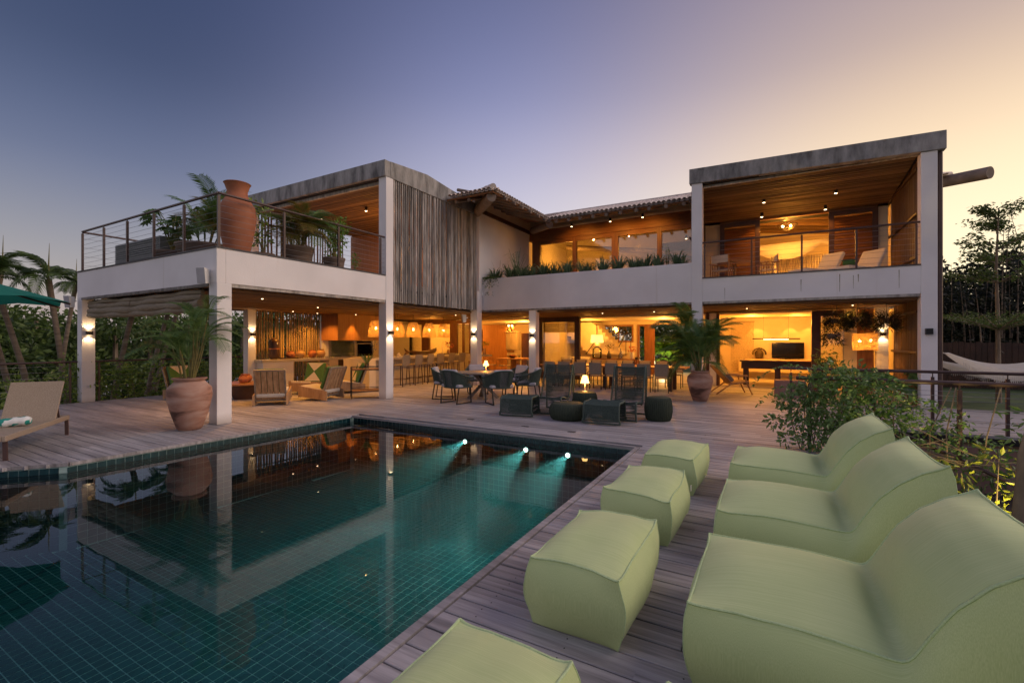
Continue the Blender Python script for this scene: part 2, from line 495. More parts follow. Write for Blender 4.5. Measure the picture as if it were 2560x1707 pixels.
def fabric():
    m, nt, b = newmat('sage_linen')
    L = nt.links.new
    tc = nt.nodes.new('ShaderNodeTexCoord')
    g = nt.nodes.new('ShaderNodeNewGeometry')
    # slubs run along local X on top panels and down the sides
    mp = nt.nodes.new('ShaderNodeMapping'); mp.inputs['Scale'].default_value = (3, 420, 3)
    L(tc.outputs['Object'], mp.inputs[0])
    n1 = nt.nodes.new('ShaderNodeTexNoise'); n1.inputs['Scale'].default_value = 1; n1.inputs['Detail'].default_value = 3
    L(mp.outputs[0], n1.inputs['Vector'])
    mp2 = nt.nodes.new('ShaderNodeMapping'); mp2.inputs['Scale'].default_value = (420, 420, 3)
    L(tc.outputs['Object'], mp2.inputs[0])
    n2 = nt.nodes.new('ShaderNodeTexNoise'); n2.inputs['Scale'].default_value = 1; n2.inputs['Detail'].default_value = 3
    L(mp2.outputs[0], n2.inputs['Vector'])
    vt = nt.nodes.new('ShaderNodeVectorTransform'); vt.vector_type = 'NORMAL'; vt.convert_from = 'WORLD'; vt.convert_to = 'OBJECT'
    L(g.outputs['Normal'], vt.inputs[0])
    sp = nt.nodes.new('ShaderNodeSeparateXYZ'); L(vt.outputs[0], sp.inputs[0])
    k = nmath(nt, 'GREATER_THAN', sp.outputs[2], .55)
    mx = nt.nodes.new('ShaderNodeMix'); mx.data_type = 'FLOAT'
    L(k, mx.inputs[0]); L(n2.outputs[0], mx.inputs[2]); L(n1.outputs[0], mx.inputs[3])
    n3 = nt.nodes.new('ShaderNodeTexNoise'); n3.inputs['Scale'].default_value = 3; n3.inputs['Detail'].default_value = 4
    L(tc.outputs['Object'], n3.inputs['Vector'])
    val = nmath(nt, 'ADD', nmath(nt, 'MULTIPLY', mx.outputs[0], .7), nmath(nt, 'MULTIPLY', n3.outputs[0], .3))
    r = nt.nodes.new('ShaderNodeValToRGB')
    r.color_ramp.elements[0].position = .25; r.color_ramp.elements[1].position = .75
    r.color_ramp.elements[0].color = (.41, .52, .22, 1); r.color_ramp.elements[1].color = (.61, .69, .35, 1)
    L(val, r.inputs[0]); L(r.outputs[0], b.inputs['Base Color'])
    bm = nt.nodes.new('ShaderNodeBump'); bm.inputs['Strength'].default_value = .2; bm.inputs['Distance'].default_value = .001
    L(mx.outputs[0], bm.inputs['Height'])
    n4 = nt.nodes.new('ShaderNodeTexNoise'); n4.inputs['Scale'].default_value = 5.5; n4.inputs['Detail'].default_value = 2; n4.inputs['Distortion'].default_value = .8
    L(tc.outputs['Object'], n4.inputs['Vector'])
    bm2 = nt.nodes.new('ShaderNodeBump'); bm2.inputs['Strength'].default_value = .25; bm2.inputs['Distance'].default_value = .012
    L(n4.outputs[0], bm2.inputs['Height']); L(bm.outputs[0], bm2.inputs['Normal'])
    L(bm2.outputs[0], b.inputs['Normal'])
    b.inputs['Roughness'].default_value = .9
    b.inputs['Sheen Weight'].default_value = .15
    b.inputs['Specular IOR Level'].default_value = .2
    return m
M['sage'] = fabric()
M['rope'] = mat('dark_green_rope', (.032, .052, .042), (.075, .105, .085), .75, (40, 40, 40), .3)
M['ropewarm'] = mat('woven_green_wicker', (.018, .028, .018), (.04, .055, .03), .8, (60, 60, 9), .6)
M['cushion'] = mat('pale_grey_cushion', (.42, .40, .42), (.50, .48, .50), .9, (5, 5, 5), .2)
M['taupe'] = mat('taupe_sling_fabric', (.24, .19, .14), (.34, .28, .21), .85, (60, 60, 60), .2)
M['greyteak'] = mat('grey_teak', (.17, .14, .115), (.30, .25, .20), .7, (3, 24, 8), .15)
M['cabinet'] = mat('amber_veneer', (.26, .115, .04), (.40, .19, .07), .4, (22, 22, 1.2), .03, coord='World')
M['stonetop'] = mat('stone_counter', (.42, .37, .30), (.58, .52, .43), .4, (5, 5, 5), .05)
M['glow'] = mat('lit_bulb', (1, .7, .4), emit=(1.0, .62, .25), estr=22)
M['glow_soft'] = mat('lit_lampshade', (.8, .6, .3), (.5, .3, .1), .8, (40, 40, 40), emit=(1.0, .60, .16), estr=1.6)
M['glow_led'] = mat('lit_led_lens', (1, .8, .6), emit=(1.0, .72, .40), estr=7)
M['glow_white'] = mat('lit_pool_lens', (.9, 1, 1), emit=(.8, 1.0, .92), estr=12)
M['basket'] = mat('woven_cane', (.38, .24, .09), (.76, .54, .27), .7, (60, 60, 60), .4, trans=.5)
M['ivory'] = mat('ivory_cloth', (.66, .60, .52), (.74, .68, .60), .9, (6, 6, 6), .1, trans=.25)
M['hammock'] = mat('hammock_cotton', (.78, .73, .66), (.86, .82, .76), .9, (2, 30, 30), .2, trans=.3)
M['green_cushion'] = mat('green_cushion', (.05, .13, .035), (.07, .17, .05), .9, (5, 5, 5), .1)
M['wicker'] = mat('beige_wicker', (.26, .20, .15), (.44, .36, .28), .7, (90, 90, 90), .6)
M['parasol'] = mat('green_parasol_canvas', (.006, .17, .125), (.01, .21, .155), .8, (4, 4, 4), .05, trans=.3)
M['tv'] = mat('black_screen', (.006, .006, .008), rough=.12)
M['glassdark'] = None
def glass(name, tint=(1, 1, 1), add=0.0):
    m, nt, b = newmat(name)
    L = nt.links.new
    nt.nodes.remove(b)
    fr = nt.nodes.new('ShaderNodeFresnel'); fr.inputs[0].default_value = 1.5
    gl = nt.nodes.new('ShaderNodeBsdfGlossy'); gl.inputs['Roughness'].default_value = .01
    tr = nt.nodes.new('ShaderNodeBsdfTransparent'); tr.inputs[0].default_value = (*tint, 1)
    mx = nt.nodes.new('ShaderNodeMixShader')
    L(nmath(nt, 'ADD', fr.outputs[0], add), mx.inputs[0])
    L(tr.outputs[0], mx.inputs[1]); L(gl.outputs[0], mx.inputs[2])
    L(mx.outputs[0], nt.nodes['Material Output'].inputs[0])
    return m
M['glass'] = glass('window_glass', (.9, .92, .9), .06)
def water():
    m, nt, b = newmat('pool_water_surface')
    L = nt.links.new
    nt.nodes.remove(b)
    fr = nt.nodes.new('ShaderNodeFresnel'); fr.inputs[0].default_value = 1.38
    gl = nt.nodes.new('ShaderNodeBsdfGlossy'); gl.inputs['Roughness'].default_value = .004
    gl.inputs[0].default_value = (.9, .92, .95, 1)
    tr = nt.nodes.new('ShaderNodeBsdfTransparent'); tr.inputs[0].default_value = (.62, .9, .86, 1)
    mx = nt.nodes.new('ShaderNodeMixShader')
    g = nt.nodes.new('ShaderNodeNewGeometry')
    n = nt.nodes.new('ShaderNodeTexNoise'); n.inputs['Scale'].default_value = 1.6; n.inputs['Detail'].default_value = 3
    L(g.outputs['Position'], n.inputs['Vector'])
    bm = nt.nodes.new('ShaderNodeBump'); bm.inputs['Strength'].default_value = .2; bm.inputs['Distance'].default_value = .006
    L(n.outputs[0], bm.inputs['Height'])
    L(bm.outputs[0], gl.inputs['Normal']); L(bm.outputs[0], fr.inputs['Normal'])
    L(fr.outputs[0], mx.inputs[0]); L(tr.outputs[0], mx.inputs[1]); L(gl.outputs[0], mx.inputs[2])
    L(mx.outputs[0], nt.nodes['Material Output'].inputs[0])
    return m
M['water'] = water()
M['pooltile'] = mat('dark_teal_glass_tile', (.003, .026, .034), (.010, .056, .066), .25, (7, 7, 7), coord='World', lo=.35, hi=.65)
M['grout'] = mat('pale_grout', (.28, .42, .38), (.44, .58, .54), .8, (3, 3, 3), coord='World')
M['pond'] = mat('pond_water', (.01, .02, .015), rough=.06)
M['leaf_tree'] = leafmat('tree_leaf', (.038, .075, .02), (.125, .19, .04), .35)
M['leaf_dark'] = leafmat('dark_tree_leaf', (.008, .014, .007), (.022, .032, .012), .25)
M['leaf_vine'] = leafmat('vine_leaf', (.06, .14, .035), (.20, .33, .10), .3, .35)
M['leaf_hedge'] = leafmat('hedge_leaf', (.10, .18, .022), (.34, .44, .08), .35, .45)
M['leaf_palm'] = leafmat('palm_leaf', (.06, .14, .035), (.17, .28, .07), .3, .4)
M['leaf_palm_yellow'] = leafmat('yellowing_palm_leaf', (.10, .13, .02), (.27, .16, .03), .35, .45)
M['leaf_blue'] = leafmat('bromeliad_leaf', (.08, .15, .07), (.26, .35, .18), .2, .45)
M['leaf_bright'] = leafmat('garden_leaf', (.08, .20, .02), (.20, .36, .05), .35, .4)
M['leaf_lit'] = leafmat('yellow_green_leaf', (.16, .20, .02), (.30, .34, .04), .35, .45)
M['trunk'] = mat('palm_trunk', (.10, .07, .045), (.26, .20, .14), .85, (2, 2, 16), .5)
M['stem'] = mat('green_yellow_stem', (.10, .10, .03), (.24, .20, .06), .6, (3, 3, 10), .1)
M['bark'] = mat('bark', (.11, .08, .055), (.30, .23, .16), .85, (6, 6, 2), .5)
M['blind'] = mat('reed_blind', (.14, .11, .07), (.34, .28, .19), .85, (6, 6, 120), .6, coord='World')
M['pinkwall'] = mat('rose_plaster', (.26, .15, .12), (.36, .22, .18), .85, (2, 2, 2), .2, coord='World')
M['greybox'] = mat('grey_louvre_metal', (.16, .18, .19), (.24, .26, .27), .5, (2, 2, 40), .3)
M['redflower'] = leafmat('red_flower', (.35, .03, .01), (.6, .10, .03), .2)
M['bronze'] = mat('dark_bronze', (.03, .02, .012), (.10, .07, .04), .5, (14, 14, 14), .4, metal=.3)
M['blueglaze'] = mat('blue_white_glaze', (.02, .03, .15), (.5, .52, .6), .25, (22, 22, 22), lo=.48, hi=.56)
M['clear'] = glass('clear_bottle_glass', (.85, .92, .88), .04)
M['towel'] = mat('teal_white_towel', (.02, .28, .24), (.75, .78, .76), .9, (9, 9, 9), lo=.48, hi=.52, detail=1)

def polemat(name, c1, c2):
    m, nt, b = newmat(name)
    L = nt.links.new
    g = nt.nodes.new('ShaderNodeNewGeometry')
    r = nt.nodes.new('ShaderNodeValToRGB')
    r.color_ramp.elements[0].color = (*c1, 1); r.color_ramp.elements[1].color = (*c2, 1)
    n = nt.nodes.new('ShaderNodeTexNoise'); n.inputs['Scale'].default_value = 3; n.inputs['Detail'].default_value = 5
    L(g.outputs['Position'], n.inputs['Vector'])
    L(nmath(nt, 'ADD', nmath(nt, 'MULTIPLY', g.outputs['Random Per Island'], .7), nmath(nt, 'MULTIPLY', n.outputs[0], .35)), r.inputs[0])
    L(r.outputs[0], b.inputs['Base Color'])
    b.inputs['Roughness'].default_value = .65
    return m
M['pole_warm'] = polemat('ceiling_pole_wood', (.045, .022, .009), (.27, .15, .07))
M['gable'] = mat('interior_roof_board', (.10, .055, .035), (.20, .11, .07), .7, (3, 3, 3), .1)

def watervol():
    m = bpy.data.materials.new('pool_water_body'); m.use_nodes = True; nt = m.node_tree
    nt.nodes.remove(nt.nodes['Principled BSDF'])
    v = nt.nodes.new('ShaderNodeVolumePrincipled')
    v.inputs['Color'].default_value = (.30, .75, .80, 1); v.inputs['Density'].default_value = .04; v.inputs['Anisotropy'].default_value = .35
    nt.links.new(v.outputs[0], nt.nodes['Material Output'].inputs['Volume'])
    return m
M['watervol'] = watervol()

def stainmat():
    m, nt, b = newmat('water_stain'); L = nt.links.new
    b.inputs['Base Color'].default_value = (.34, .28, .16, 1); b.inputs['Roughness'].default_value = .9
    g = nt.nodes.new('ShaderNodeNewGeometry'); mp = nt.nodes.new('ShaderNodeMapping'); mp.inputs['Scale'].default_value = (60, 60, 5)
    L(g.outputs['Position'], mp.inputs[0]); n = nt.nodes.new('ShaderNodeTexNoise'); L(mp.outputs[0], n.inputs['Vector'])
    tr = nt.nodes.new('ShaderNodeBsdfTransparent'); mx = nt.nodes.new('ShaderNodeMixShader')
    L(nmath(nt, 'MULTIPLY', n.outputs[0], 1.15), mx.inputs[0]); L(tr.outputs[0], mx.inputs[1]); L(b.outputs[0], mx.inputs[2])
    L(mx.outputs[0], nt.nodes['Material Output'].inputs[0])
    return m
M['stain'] = stainmat()
# ================================================================== SETTING
PX0, PX1, PY1 = -7.8, -1.78, 6.93            # pool: left edge, right edge, far edge
WZ = -0.13
# ground: one sheet with a hole under deck and pool is not needed - it lies below everything
g = MB(); g.add([(-600, -600, -2.3), (600, -600, -2.3), (600, 600, -2.3), (-600, 600, -2.3)], [(0, 1, 2, 3)])
struct(g.build('ground', M['grass']))
g = MB().prism([(-130, -30), (-27, -30), (-27, 60), (-130, 60)], -2.25, -1.9)
struct(g.build('pond', M['pond']))
g = MB().prism([(-27, -30), (-15.8, -30), (-15.8, 60), (-27, 60)], -2.2, -1.2)
struct(g.build('pond_bank', M['grass']))
g = MB().prism([(-160, -40), (-131, -40), (-131, 80), (-160, 80)], -2.25, -1.6)
struct(g.build('far_shore', M['grass']))
# lawn right and behind
g = MB().prism([(3.75, 14.6), (60, 14.6), (60, 90), (3.75, 90)], -2.2, -0.05)
struct(g.build('lawn', M['grass']))
g = MB().prism([(-15.8, 24.5), (3.7, 24.5), (3.7, 60), (-15.8, 60)], -2.2, -0.06)
struct(g.build('back_garden', M['grass']))
# sunken garden bed right of the loungers
g = MB().prism([(1.42, -6), (30, -6), (30, 10.78), (1.42, 10.78)], -2.2, -1.0)
struct(g.build('garden_bed', M['soil']))
g = MB(); g.box(0.95, 12, 10.8, 10.95, -1.6, -0.06)
w_ = g.build('retaining_wall', M['pinkwall'])
struct(w_)

# deck -------------------------------------------------------------
PITCH, GAP = .165, .011
deck = MB()
deck.prism([(-15.75, -6), (-8.75, -6), (-8.75, 1.75), (-8.25, 2.35), (-8.02, PY1 - .08), (-15.75, PY1 - .08)], -.14, -.045)
deck.box(-15.75, 1.35, PY1 + .12, 7.95, -.14, -.045)
deck.box(-15.75, .93, 7.95, 10.7, -.14, -.045)
deck.box(-15.75, 7.5, 10.7, 14.55, -.14, -.045)
deck.box(-15.75, 3.6, 14.55, 18.05, -.14, -.045)
deck.box(-1.62, 1.35, -6, PY1 + .12, -.14, -.045)
deck_o = struct(deck.build('deck', M['dark']))
def pool_left(y):
    if y < 1.75: return -8.55
    if y < 2.35: return -8.55 + (y - 1.75) / .6 * .5
    return -8.05 + (y - 2.35) / 4.4 * .25
far = MB(); nearp = []
rows = int(24 / PITCH)
for i in range(rows):
    y0 = -5.9 + i * PITCH; y1 = y0 + PITCH - GAP
    if y1 > 18.0: break
    yc = (y0 + y1) / 2
    segs = []
    if y1 < PY1 - .06:
        segs = [(-15.7, pool_left(yc) - .06), (-1.70, 1.32)]
        if y0 < -2.5: segs = [(-15.7, -9), (-1.70, 1.32)]
    elif y0 < PY1 + .08:
        segs = [(-15.7, -7.9), (-1.70, 1.32)]
    elif yc < 7.9: segs = [(-15.7, 1.32)]
    elif yc < 10.75: segs = [(-15.7, .9)]
    elif yc < 14.5: segs = [(-15.7, 7.45)]
    else: segs = [(-15.7, 3.55)]
    for a, b in segs:
        x = a + random.uniform(.6, 3.0) if b - a > 4 else a + random.choice([0.75, 1.3, 2.1, 3.4])
        cuts = [a]
        while x < b - .3:
            cuts.append(x); x += random.uniform(2.2, 3.6)
        cuts.append(b)
        for u, v in zip(cuts[:-1], cuts[1:]):
            z = random.uniform(-.0015, .0015)
            dd = math.hypot(max(0, abs(-1 - (u + v) / 2) - (v - u) / 2) * 0, yc)
            args = (u, v - .004, y0, y1, -.045, z, .004)
            if a > -2 and -0.6 < yc < 6.9:
                mb = MB(); mb.cbox(*args); mb.build('plank', M['deck'], deck_o)
            else:
                far.cbox(*args)
o = far.build('plank_field', M['deck'], deck_o); o['kind'] = 'stuff'
# screw heads on the near boards, in joist lines
sc_ = MB()
for i in range(rows):
    y0 = -5.9 + i * PITCH
    if -.3 < y0 < 6.8:
        for xj in (-1.5, -.95, -.35, .25, .8):
            for q in (.04, .118):
                sc_.lathe([(.0045, 0), (.0045, .0012)], 6, (xj + random.uniform(-.01, .01), y0 + q, .001))
sc_.build('screw_heads', M['blackmetal'], deck_o)['kind'] = 'stuff'
# edging boards along the pool
for (a, b) in (((-1.74, -5.9), (-1.74, PY1 + .03)), ((-1.70, PY1 + .03), (-7.84, PY1 - .04)), ((-7.86, PY1 - .02), (-8.09, 2.38)), ((-8.09, 2.38), (-8.6, 1.78)), ((-8.6, 1.78), (-8.6, -5.9))):
    mb = MB(); mb.beam((a[0], a[1], -.018), (b[0], b[1], -.018), .06, .045)
    mb.build('edging_board', M['deck'], deck_o)
# small floor inlets in the deck
for x, y in ((-5.35, 7.75), (-4.0, 7.6), (-3.05, 7.55), (-11.7, 5.25)):
    mb = MB(); mb.box(x - .07, x + .07, y - .035, y + .035, -.01, .004)
    mb.build('deck_inlet', M['blackmetal'], deck_o)

# pool -------------------------------------------------------------
basin = MB()
basin.quad((-8.62, -5.9, -1.15), (-1.76, -5.9, -1.15), (-1.76, 7, -1.15), (-8.62, 7, -1.15))
basin.quad((-1.76, -5.9, -1.15), (-1.76, -5.9, -.045), (-1.76, 7, -.045), (-1.76, 7, -1.15))
basin.quad((-8.62, PY1 + .02, -1.15), (-1.76, PY1 + .02, -1.15), (-1.76, PY1 + .02, -.045), (-8.62, PY1 + .02, -.045))
basin.quad((-7.86, PY1, -1.15), (-7.86, PY1, -.045), (-8.08, 2.36, -.045), (-8.08, 2.36, -1.15))
basin.quad((-8.08, 2.36, -1.15), (-8.08, 2.36, -.045), (-8.6, 1.76, -.045), (-8.6, 1.76, -1.15))
basin.quad((-8.6, 1.76, -1.15), (-8.6, 1.76, -.045), (-8.6, -5.9, -.045), (-8.6, -5.9, -1.15))
pool = struct(basin.build('pool_basin', M['grout']))
T = .102
tl = MB(); tl.cbox(0, T - .008, 0, T - .008, 0, .005, .002)
tile_me = tl.mesh('pool_tile', M['pooltile'])
rest = MB()
cnt = 0
cand = []
for i in range(int(6.8 / T)):
    for j in range(int(12.8 / T)):
        x = -1.79 - (i + 1) * T; y = PY1 - .0 - (j + 1) * T
        if x < pool_left(max(y, -5.9)) - .06: continue
        cand.append((x * x + y * y if y > .6 else 99, x, y))
cand.sort()
for k, (dd, x, y) in enumerate(cand):
    if k < 280:
        o = bpy.data.objects.new('pool_tile', tile_me); C.objects.link(o); o.parent = pool; o.location = (x, y, -1.148)
    else:
        rest.add([(x, y, -1.146), (x + T - .008, y, -1.146), (x + T - .008, y + T - .008, -1.146), (x, y + T - .008, -1.146)], [(0, 1, 2, 3)])
def wall_tiles(a, b, n_off):
    a = Vector((*a, 0)); b = Vector((*b, 0)); L_ = (b - a).length; t = (b - a) / L_
    nn = Vector((n_off[0], n_off[1], 0)) * .004
    s = 0
    while s + T < L_:
        for k in range(11):
            z0 = -.05 - (k + 1) * T * .98; z1 = z0 + T * .98 - .006
            p = a + t * s + nn; q = a + t * (s + T - .006) + nn
            rest.add([(p.x, p.y, z0), (q.x, q.y, z0), (q.x, q.y, z1), (p.x, p.y, z1)], [(0, 1, 2, 3)])
        s += T
wall_tiles((-7.86, PY1 + .016), (-1.76, PY1 + .016), (0, -1))
wall_tiles((-8.08, 2.36), (-7.86, PY1), (1, 0))
wall_tiles((-8.6, 1.76), (-8.08, 2.36), (.7, -.7))
wall_tiles((-8.6, -5.9), (-8.6, 1.76), (1, 0))
wall_tiles((-1.765, -5.9), (-1.765, PY1), (-1, 0))
rest.build('tile_field', M['pooltile'], pool)['kind'] = 'stuff'
wm = MB()
wm.add([(-8.6, -5.9, WZ), (-1.762, -5.9, WZ), (-1.762, PY1 + .016, WZ), (-7.86, PY1 + .016, WZ), (-8.08, 2.36, WZ), (-8.6, 1.76, WZ)], [(0, 1, 2, 3, 4, 5)])
struct(wm.build('pool_water', M['water']))
wb = MB(); wb.prism([(-8.59, -5.9), (-1.77, -5.9), (-1.77, PY1 + .01), (-7.85, PY1 + .01), (-8.07, 2.36), (-8.59, 1.76)], -1.142, WZ - .002)
struct(wb.build('pool_water_body', M['watervol']))
for k, (x, lab) in enumerate(((-4.90, 'leftmost of the three lit round lamps under the far pool edge'), (-3.63, 'middle one of the three lit round lamps under the far pool edge'), (-2.86, 'rightmost of the three lit round lamps under the far pool edge'))):
    t = thing('pool_light', lab, 'pool light', (x, PY1 + .01, -.25), 0, 'underwater lamps in the far pool wall')
    mb = MB()
    for q in range(1): mb.tube([(0, .0, 0), (0, -.03, 0)], .06, 20)
    mb.build('lamp_ring', M['cable'], t, smooth=40)
    mb = MB(); mb.tube([(0, -.031, 0), (0, -.036, 0)], .035, 20)
    mb.build('lens', M['glow_white'], t)
    spot('pool_beam', (0, -.05, 0), (0, -3, -.62), 420, (.62, 1.0, .90), 38, .7, .03, t)

# ================================================================== VILLA
villa = thing('villa', 'two storey white villa with concrete roof slabs, lit rooms and tiled middle roof', 'house')
ZB, ZT = 2.73, 3.40
def col(x0, y0, z0, z1, s=.28, sy=None):
    mb = MB(); mb.box(x0, x0 + s, y0, y0 + (sy or s), z0, z1)
    return mb.build('column', M['plaster'], villa, bevel=.008)
XF = -9.23
col(XF - .27, 4.83, 0, ZB)                     # C1 front
col(XF - .27, 9.26, 0, 6.15)                   # C2 two storeys
col(-15.87, 4.83, 0, ZB)                       # C0
col(XF - .30, 13.79, 0, ZB, .30)               # C3
col(-7.34, 14.2, 0, ZB, .27)                   # C4
col(-1.98, 14.16, 0, 6.17, .29)                # C5
col(3.12, 14.16, 0, 6.06, .30)                 # C6
col(-14.78, 8.55, 0, 2.62, .26)                # back column with lamp
col(-15.85, 9.30, 3.3, 6.15, .26)              # upper left column
col(-14.83, 11.5, 0, 2.62, .2)
# first-floor slab and parapets
sl = MB()
sl.box(-15.87, XF - .02, 4.85, 9.5, ZB + .02, ZT - .1)
sl.box(-15.87, XF - .25, 9.5, 13.9, ZB + .02, ZT - .1)
sl.box(XF - .27, XF - .003, 13.795, 14.15, ZB + .003, ZT)
sl.box(XF - .02, 3.4, 14.2, 18.2, ZB + .02, ZT - .1)
sl.box(-19.5, XF - .02, 13.9, 24.4, ZB + .02, ZT - .1)
sl.box(XF - .02, 3.4, 18.2, 24.4, ZB + .02, ZT - .1)
sl.build('floor_slab', M['plaster'], villa)
p = MB(); p.box(-15.87, XF, 4.83, 5.0, ZB, ZT); p.build('parapet', M['plaster'], villa, bevel=.008)
p = MB(); p.box(XF - .2, XF, 5.0, 9.26, ZB, ZT); p.build('parapet', M['plaster'], villa, bevel=.008)
p = MB(); p.box(XF, -1.98, 14.16, 14.34, ZB, 3.88); p.build('planter_wall', M['plaster'], villa, bevel=.008)
p = MB(); p.box(-1.69, 3.12, 14.165, 14.36, ZB, ZT); p.build('parapet', M['plaster'], villa, bevel=.008)
p = MB(); p.box(-15.89, XF + .015, 4.81, 5.0, ZT + .002, ZT + .03); p.box(XF - .2, XF + .015, 5.0, 9.255, ZT + .002, ZT + .03)
p.build('coping', M['cap'], villa)
p = MB(); p.box(-1.69, 3.12, 14.14, 14.36, ZT + .002, ZT + .028); p.build('coping', M['cap'], villa)
# rough edge trim (reed ends) under the parapets
for a, b in (((-15.6, 4.84, ZB - .012), (XF - .3, 4.84, ZB - .012)), ((XF - .03, 5.12, ZB - .012), (XF - .03, 9.24, ZB - .012)), ((XF + .02, 14.18, ZB - .012), (-1.99, 14.18, ZB - .012)), ((-1.68, 14.18, ZB - .012), (3.1, 14.18, ZB - .012))):
    mb = MB()
    for q in range(3):
        pts = []
        for k in range(25):
            pp = Vector(a).lerp(Vector(b), k / 24)
            pts.append(pp + Vector((0, 0, -.02 * q + .008 * noise.noise(pp * 3 + Vector((q, 0, 0))))))
        mb.tube(pts, .016, 6)
    mb.build('edge_trim', M['slat'], villa, smooth=60)

def pole_field(name, axis, u0, u1, v0, v1, z, mat_, step=.095, r=.044, zslope=0, gaps=0.0):
    """ceiling of poles laid side by side; axis = the direction they run in"""
    mb = MB(); u = u0
    while u < u1:
        if random.random() > gaps:
            rr = r * random.uniform(.85, 1.05); pts = []
            for k in range(5):
                v = v0 + (v1 - v0) * k / 4
                uu = u + random.uniform(-.006, .006)
                zz = z + random.uniform(-.006, .006)
                if axis == 'x': pts.append((v, uu, zz + (uu - u0) * zslope))
                else: pts.append((uu, v, zz + (v - v0) * zslope))
            mb.tube(pts, rr, 6, caps=False)
        u += step
    o = mb.build(name, mat_, villa, smooth=60)
    o['kind'] = 'stuff'
    return o
pole_field('ceiling_poles', 'y', -15.5, XF - .2, 5.02, 13.8, 2.64, M['pole_warm'])
pole_field('ceiling_poles', 'y', -15.5, XF - .2, 13.8, 18.0, 2.64, M['pole_warm'])
pole_field('ceiling_poles', 'x', 14.36, 18.0, XF - .2, -1.95, 2.64, M['pole_warm'])
pole_field('ceiling_poles', 'x', 14.36, 17.2, -1.95, 3.1, 2.64, M['pole_warm'])
# upper ceilings: a dark board above so only a few gaps show sky
pole_field('ceiling_poles', 'x', 9.5, 13.7, -15.6, XF - .2, 6.1, M['pole_warm'])
pole_field('ceiling_poles', 'x', 14.4, 17.7, -1.98, 3.1, 6.1, M['pole_warm'], zslope=-.11)
def board_with_slots(x0, x1, y0, y1, z, slots, zs=0):
    mb = MB(); ys = y0
    n = 40
    for i in range(n):
        a = y0 + (y1 - y0) * i / n; b = y0 + (y1 - y0) * (i + 1) / n
        sl_ = [s for s in slots if s[2] == i]
        x = x0
        for s in sorted(sl_):
            mb.box(x, s[0], a, b, z + zs * (a - y0), z + .02 + zs * (a - y0)); x = s[1]
        mb.box(x, x1, a, b, z + zs * (a - y0), z + .02 + zs * (a - y0))
    return mb
board_with_slots(-15.6, XF - .02, 9.3, 13.9, 6.135, []).build('roof_board', M['dark'], villa)
board_with_slots(-2.0, 3.4, 14.2, 18.2, 6.135, [], -.11).build('roof_board', M['dark'], villa)
# concrete roof slabs -------------------------------------------------
mb = MB(); mb.box(-15.9, XF + .02, 9.2, 9.42, 6.15, 6.60)
mb.build('roof_fascia', M['concrete'], villa, bevel=.01)
mb = MB()
mb.xprism([(9.425, 6.152), (13.9, 6.152), (13.9, 6.55), (12.3, 6.62), (11.0, 6.74), (10.0, 6.66), (9.425, 6.61)], XF - .2, XF + .02)
mb.build('roof_fascia', M['concrete'], villa, bevel=.01)
mb = MB(); mb.box(-15.9, XF - .2, 9.42, 13.9, 6.42, 6.5); mb.build('roof_slab', M['concrete'], villa)
mb = MB(); mb.yprism([(-2.04, 6.17), (3.57, 6.06), (3.57, 6.49), (-2.04, 6.60)], 14.12, 14.34)
mb.build('roof_fascia', M['concrete'], villa, bevel=.01)
mb = MB(); mb.box(3.35, 3.57, 14.345, 18.0, 6.14, 6.48)
mb.build('roof_fascia', M['concrete'], villa, bevel=.01)
mb = MB(); mb.box(-2.04, 3.35, 14.34, 18.3, 6.36, 6.44); mb.build('roof_slab', M['concrete'], villa)
mb = MB(); mb.box(-2.0, 3.14, 14.36, 14.42, 6.06, 6.165); mb.build('edge_rail', M['slat'], villa)
mb = MB(); mb.box(-15.6, XF - .28, 9.43, 9.5, 6.04, 6.145); mb.build('edge_rail', M['slat'], villa)

# pole screen on the courtyard side of the left wing ------------------
def pole_screen(u0, u1, z0, z1, axis, const, step, mat_, label=None, ragged=.03, r0=.036, gapp=.12, name='pole_screen', leanamp=.012):
    fr = MB()
    for zz in (z0 + .35, z0 + (z1 - z0) * .5, z1 - .3):
        if axis == 'y': fr.box(const - .09, const - .05, u0, u1, zz - .03, zz + .03)
        else: fr.box(u0, u1, const + .05, const + .09, zz - .03, zz + .03)
    scr = fr.build(name, M['darkwood'], villa)
    if label: scr['label'] = label
    u = u0 + r0
    while u < u1 - .02:
        r = r0 * random.uniform(.72, 1.12)
        pts = []; lean = random.uniform(-leanamp, leanamp); ph = random.uniform(0, 6)
        n = 7
        for k in range(n):
            z = z0 + random.uniform(-ragged, 0) * (k == 0) + (z1 - z0) * k / (n - 1)
            off = lean * (k / (n - 1) - .5) + .008 * math.sin(ph + k * 1.1)
            d2 = .006 * math.sin(ph * 2 + k)
            pts.append((const + d2, u + off, z) if axis == 'y' else (u + off, const + d2, z))
        m2 = MB(); m2.tube(pts, [r * (1.08 - .12 * k / (n - 1)) for k in range(n)], 7)
        m2.build('pole', mat_, scr, smooth=60)
        u += step * random.uniform(.86, 1.12) * (1 if random.random() > gapp else 1.45)
    return scr
pole_screen(9.57, 13.78, 2.72, 6.15, 'y', XF - .03, .084, M['slat'], r0=.032)
pole_screen(9.6, 13.4, 3.32, 6.1, 'y', -15.72, .125, M['pole_warm'], r0=.03)
pole_screen(8.85, 11.5, 0.02, 2.62, 'y', -14.8, .095, M['pole_lit'], r0=.034)
pole_screen(14.5, 17.6, 3.32, 6.1, 'y', 3.2, .078, M['pole_warm'], r0=.035, gapp=.06)
pole_screen(14.5, 17.2, 0.02, 2.62, 'y', 3.2, .072, M['pole_warm'], r0=.035, gapp=.03)
pole_screen(14.6, 17.6, 3.32, 6.1, 'y', -2.02, .078, M['pole_warm'], r0=.035, gapp=.0)

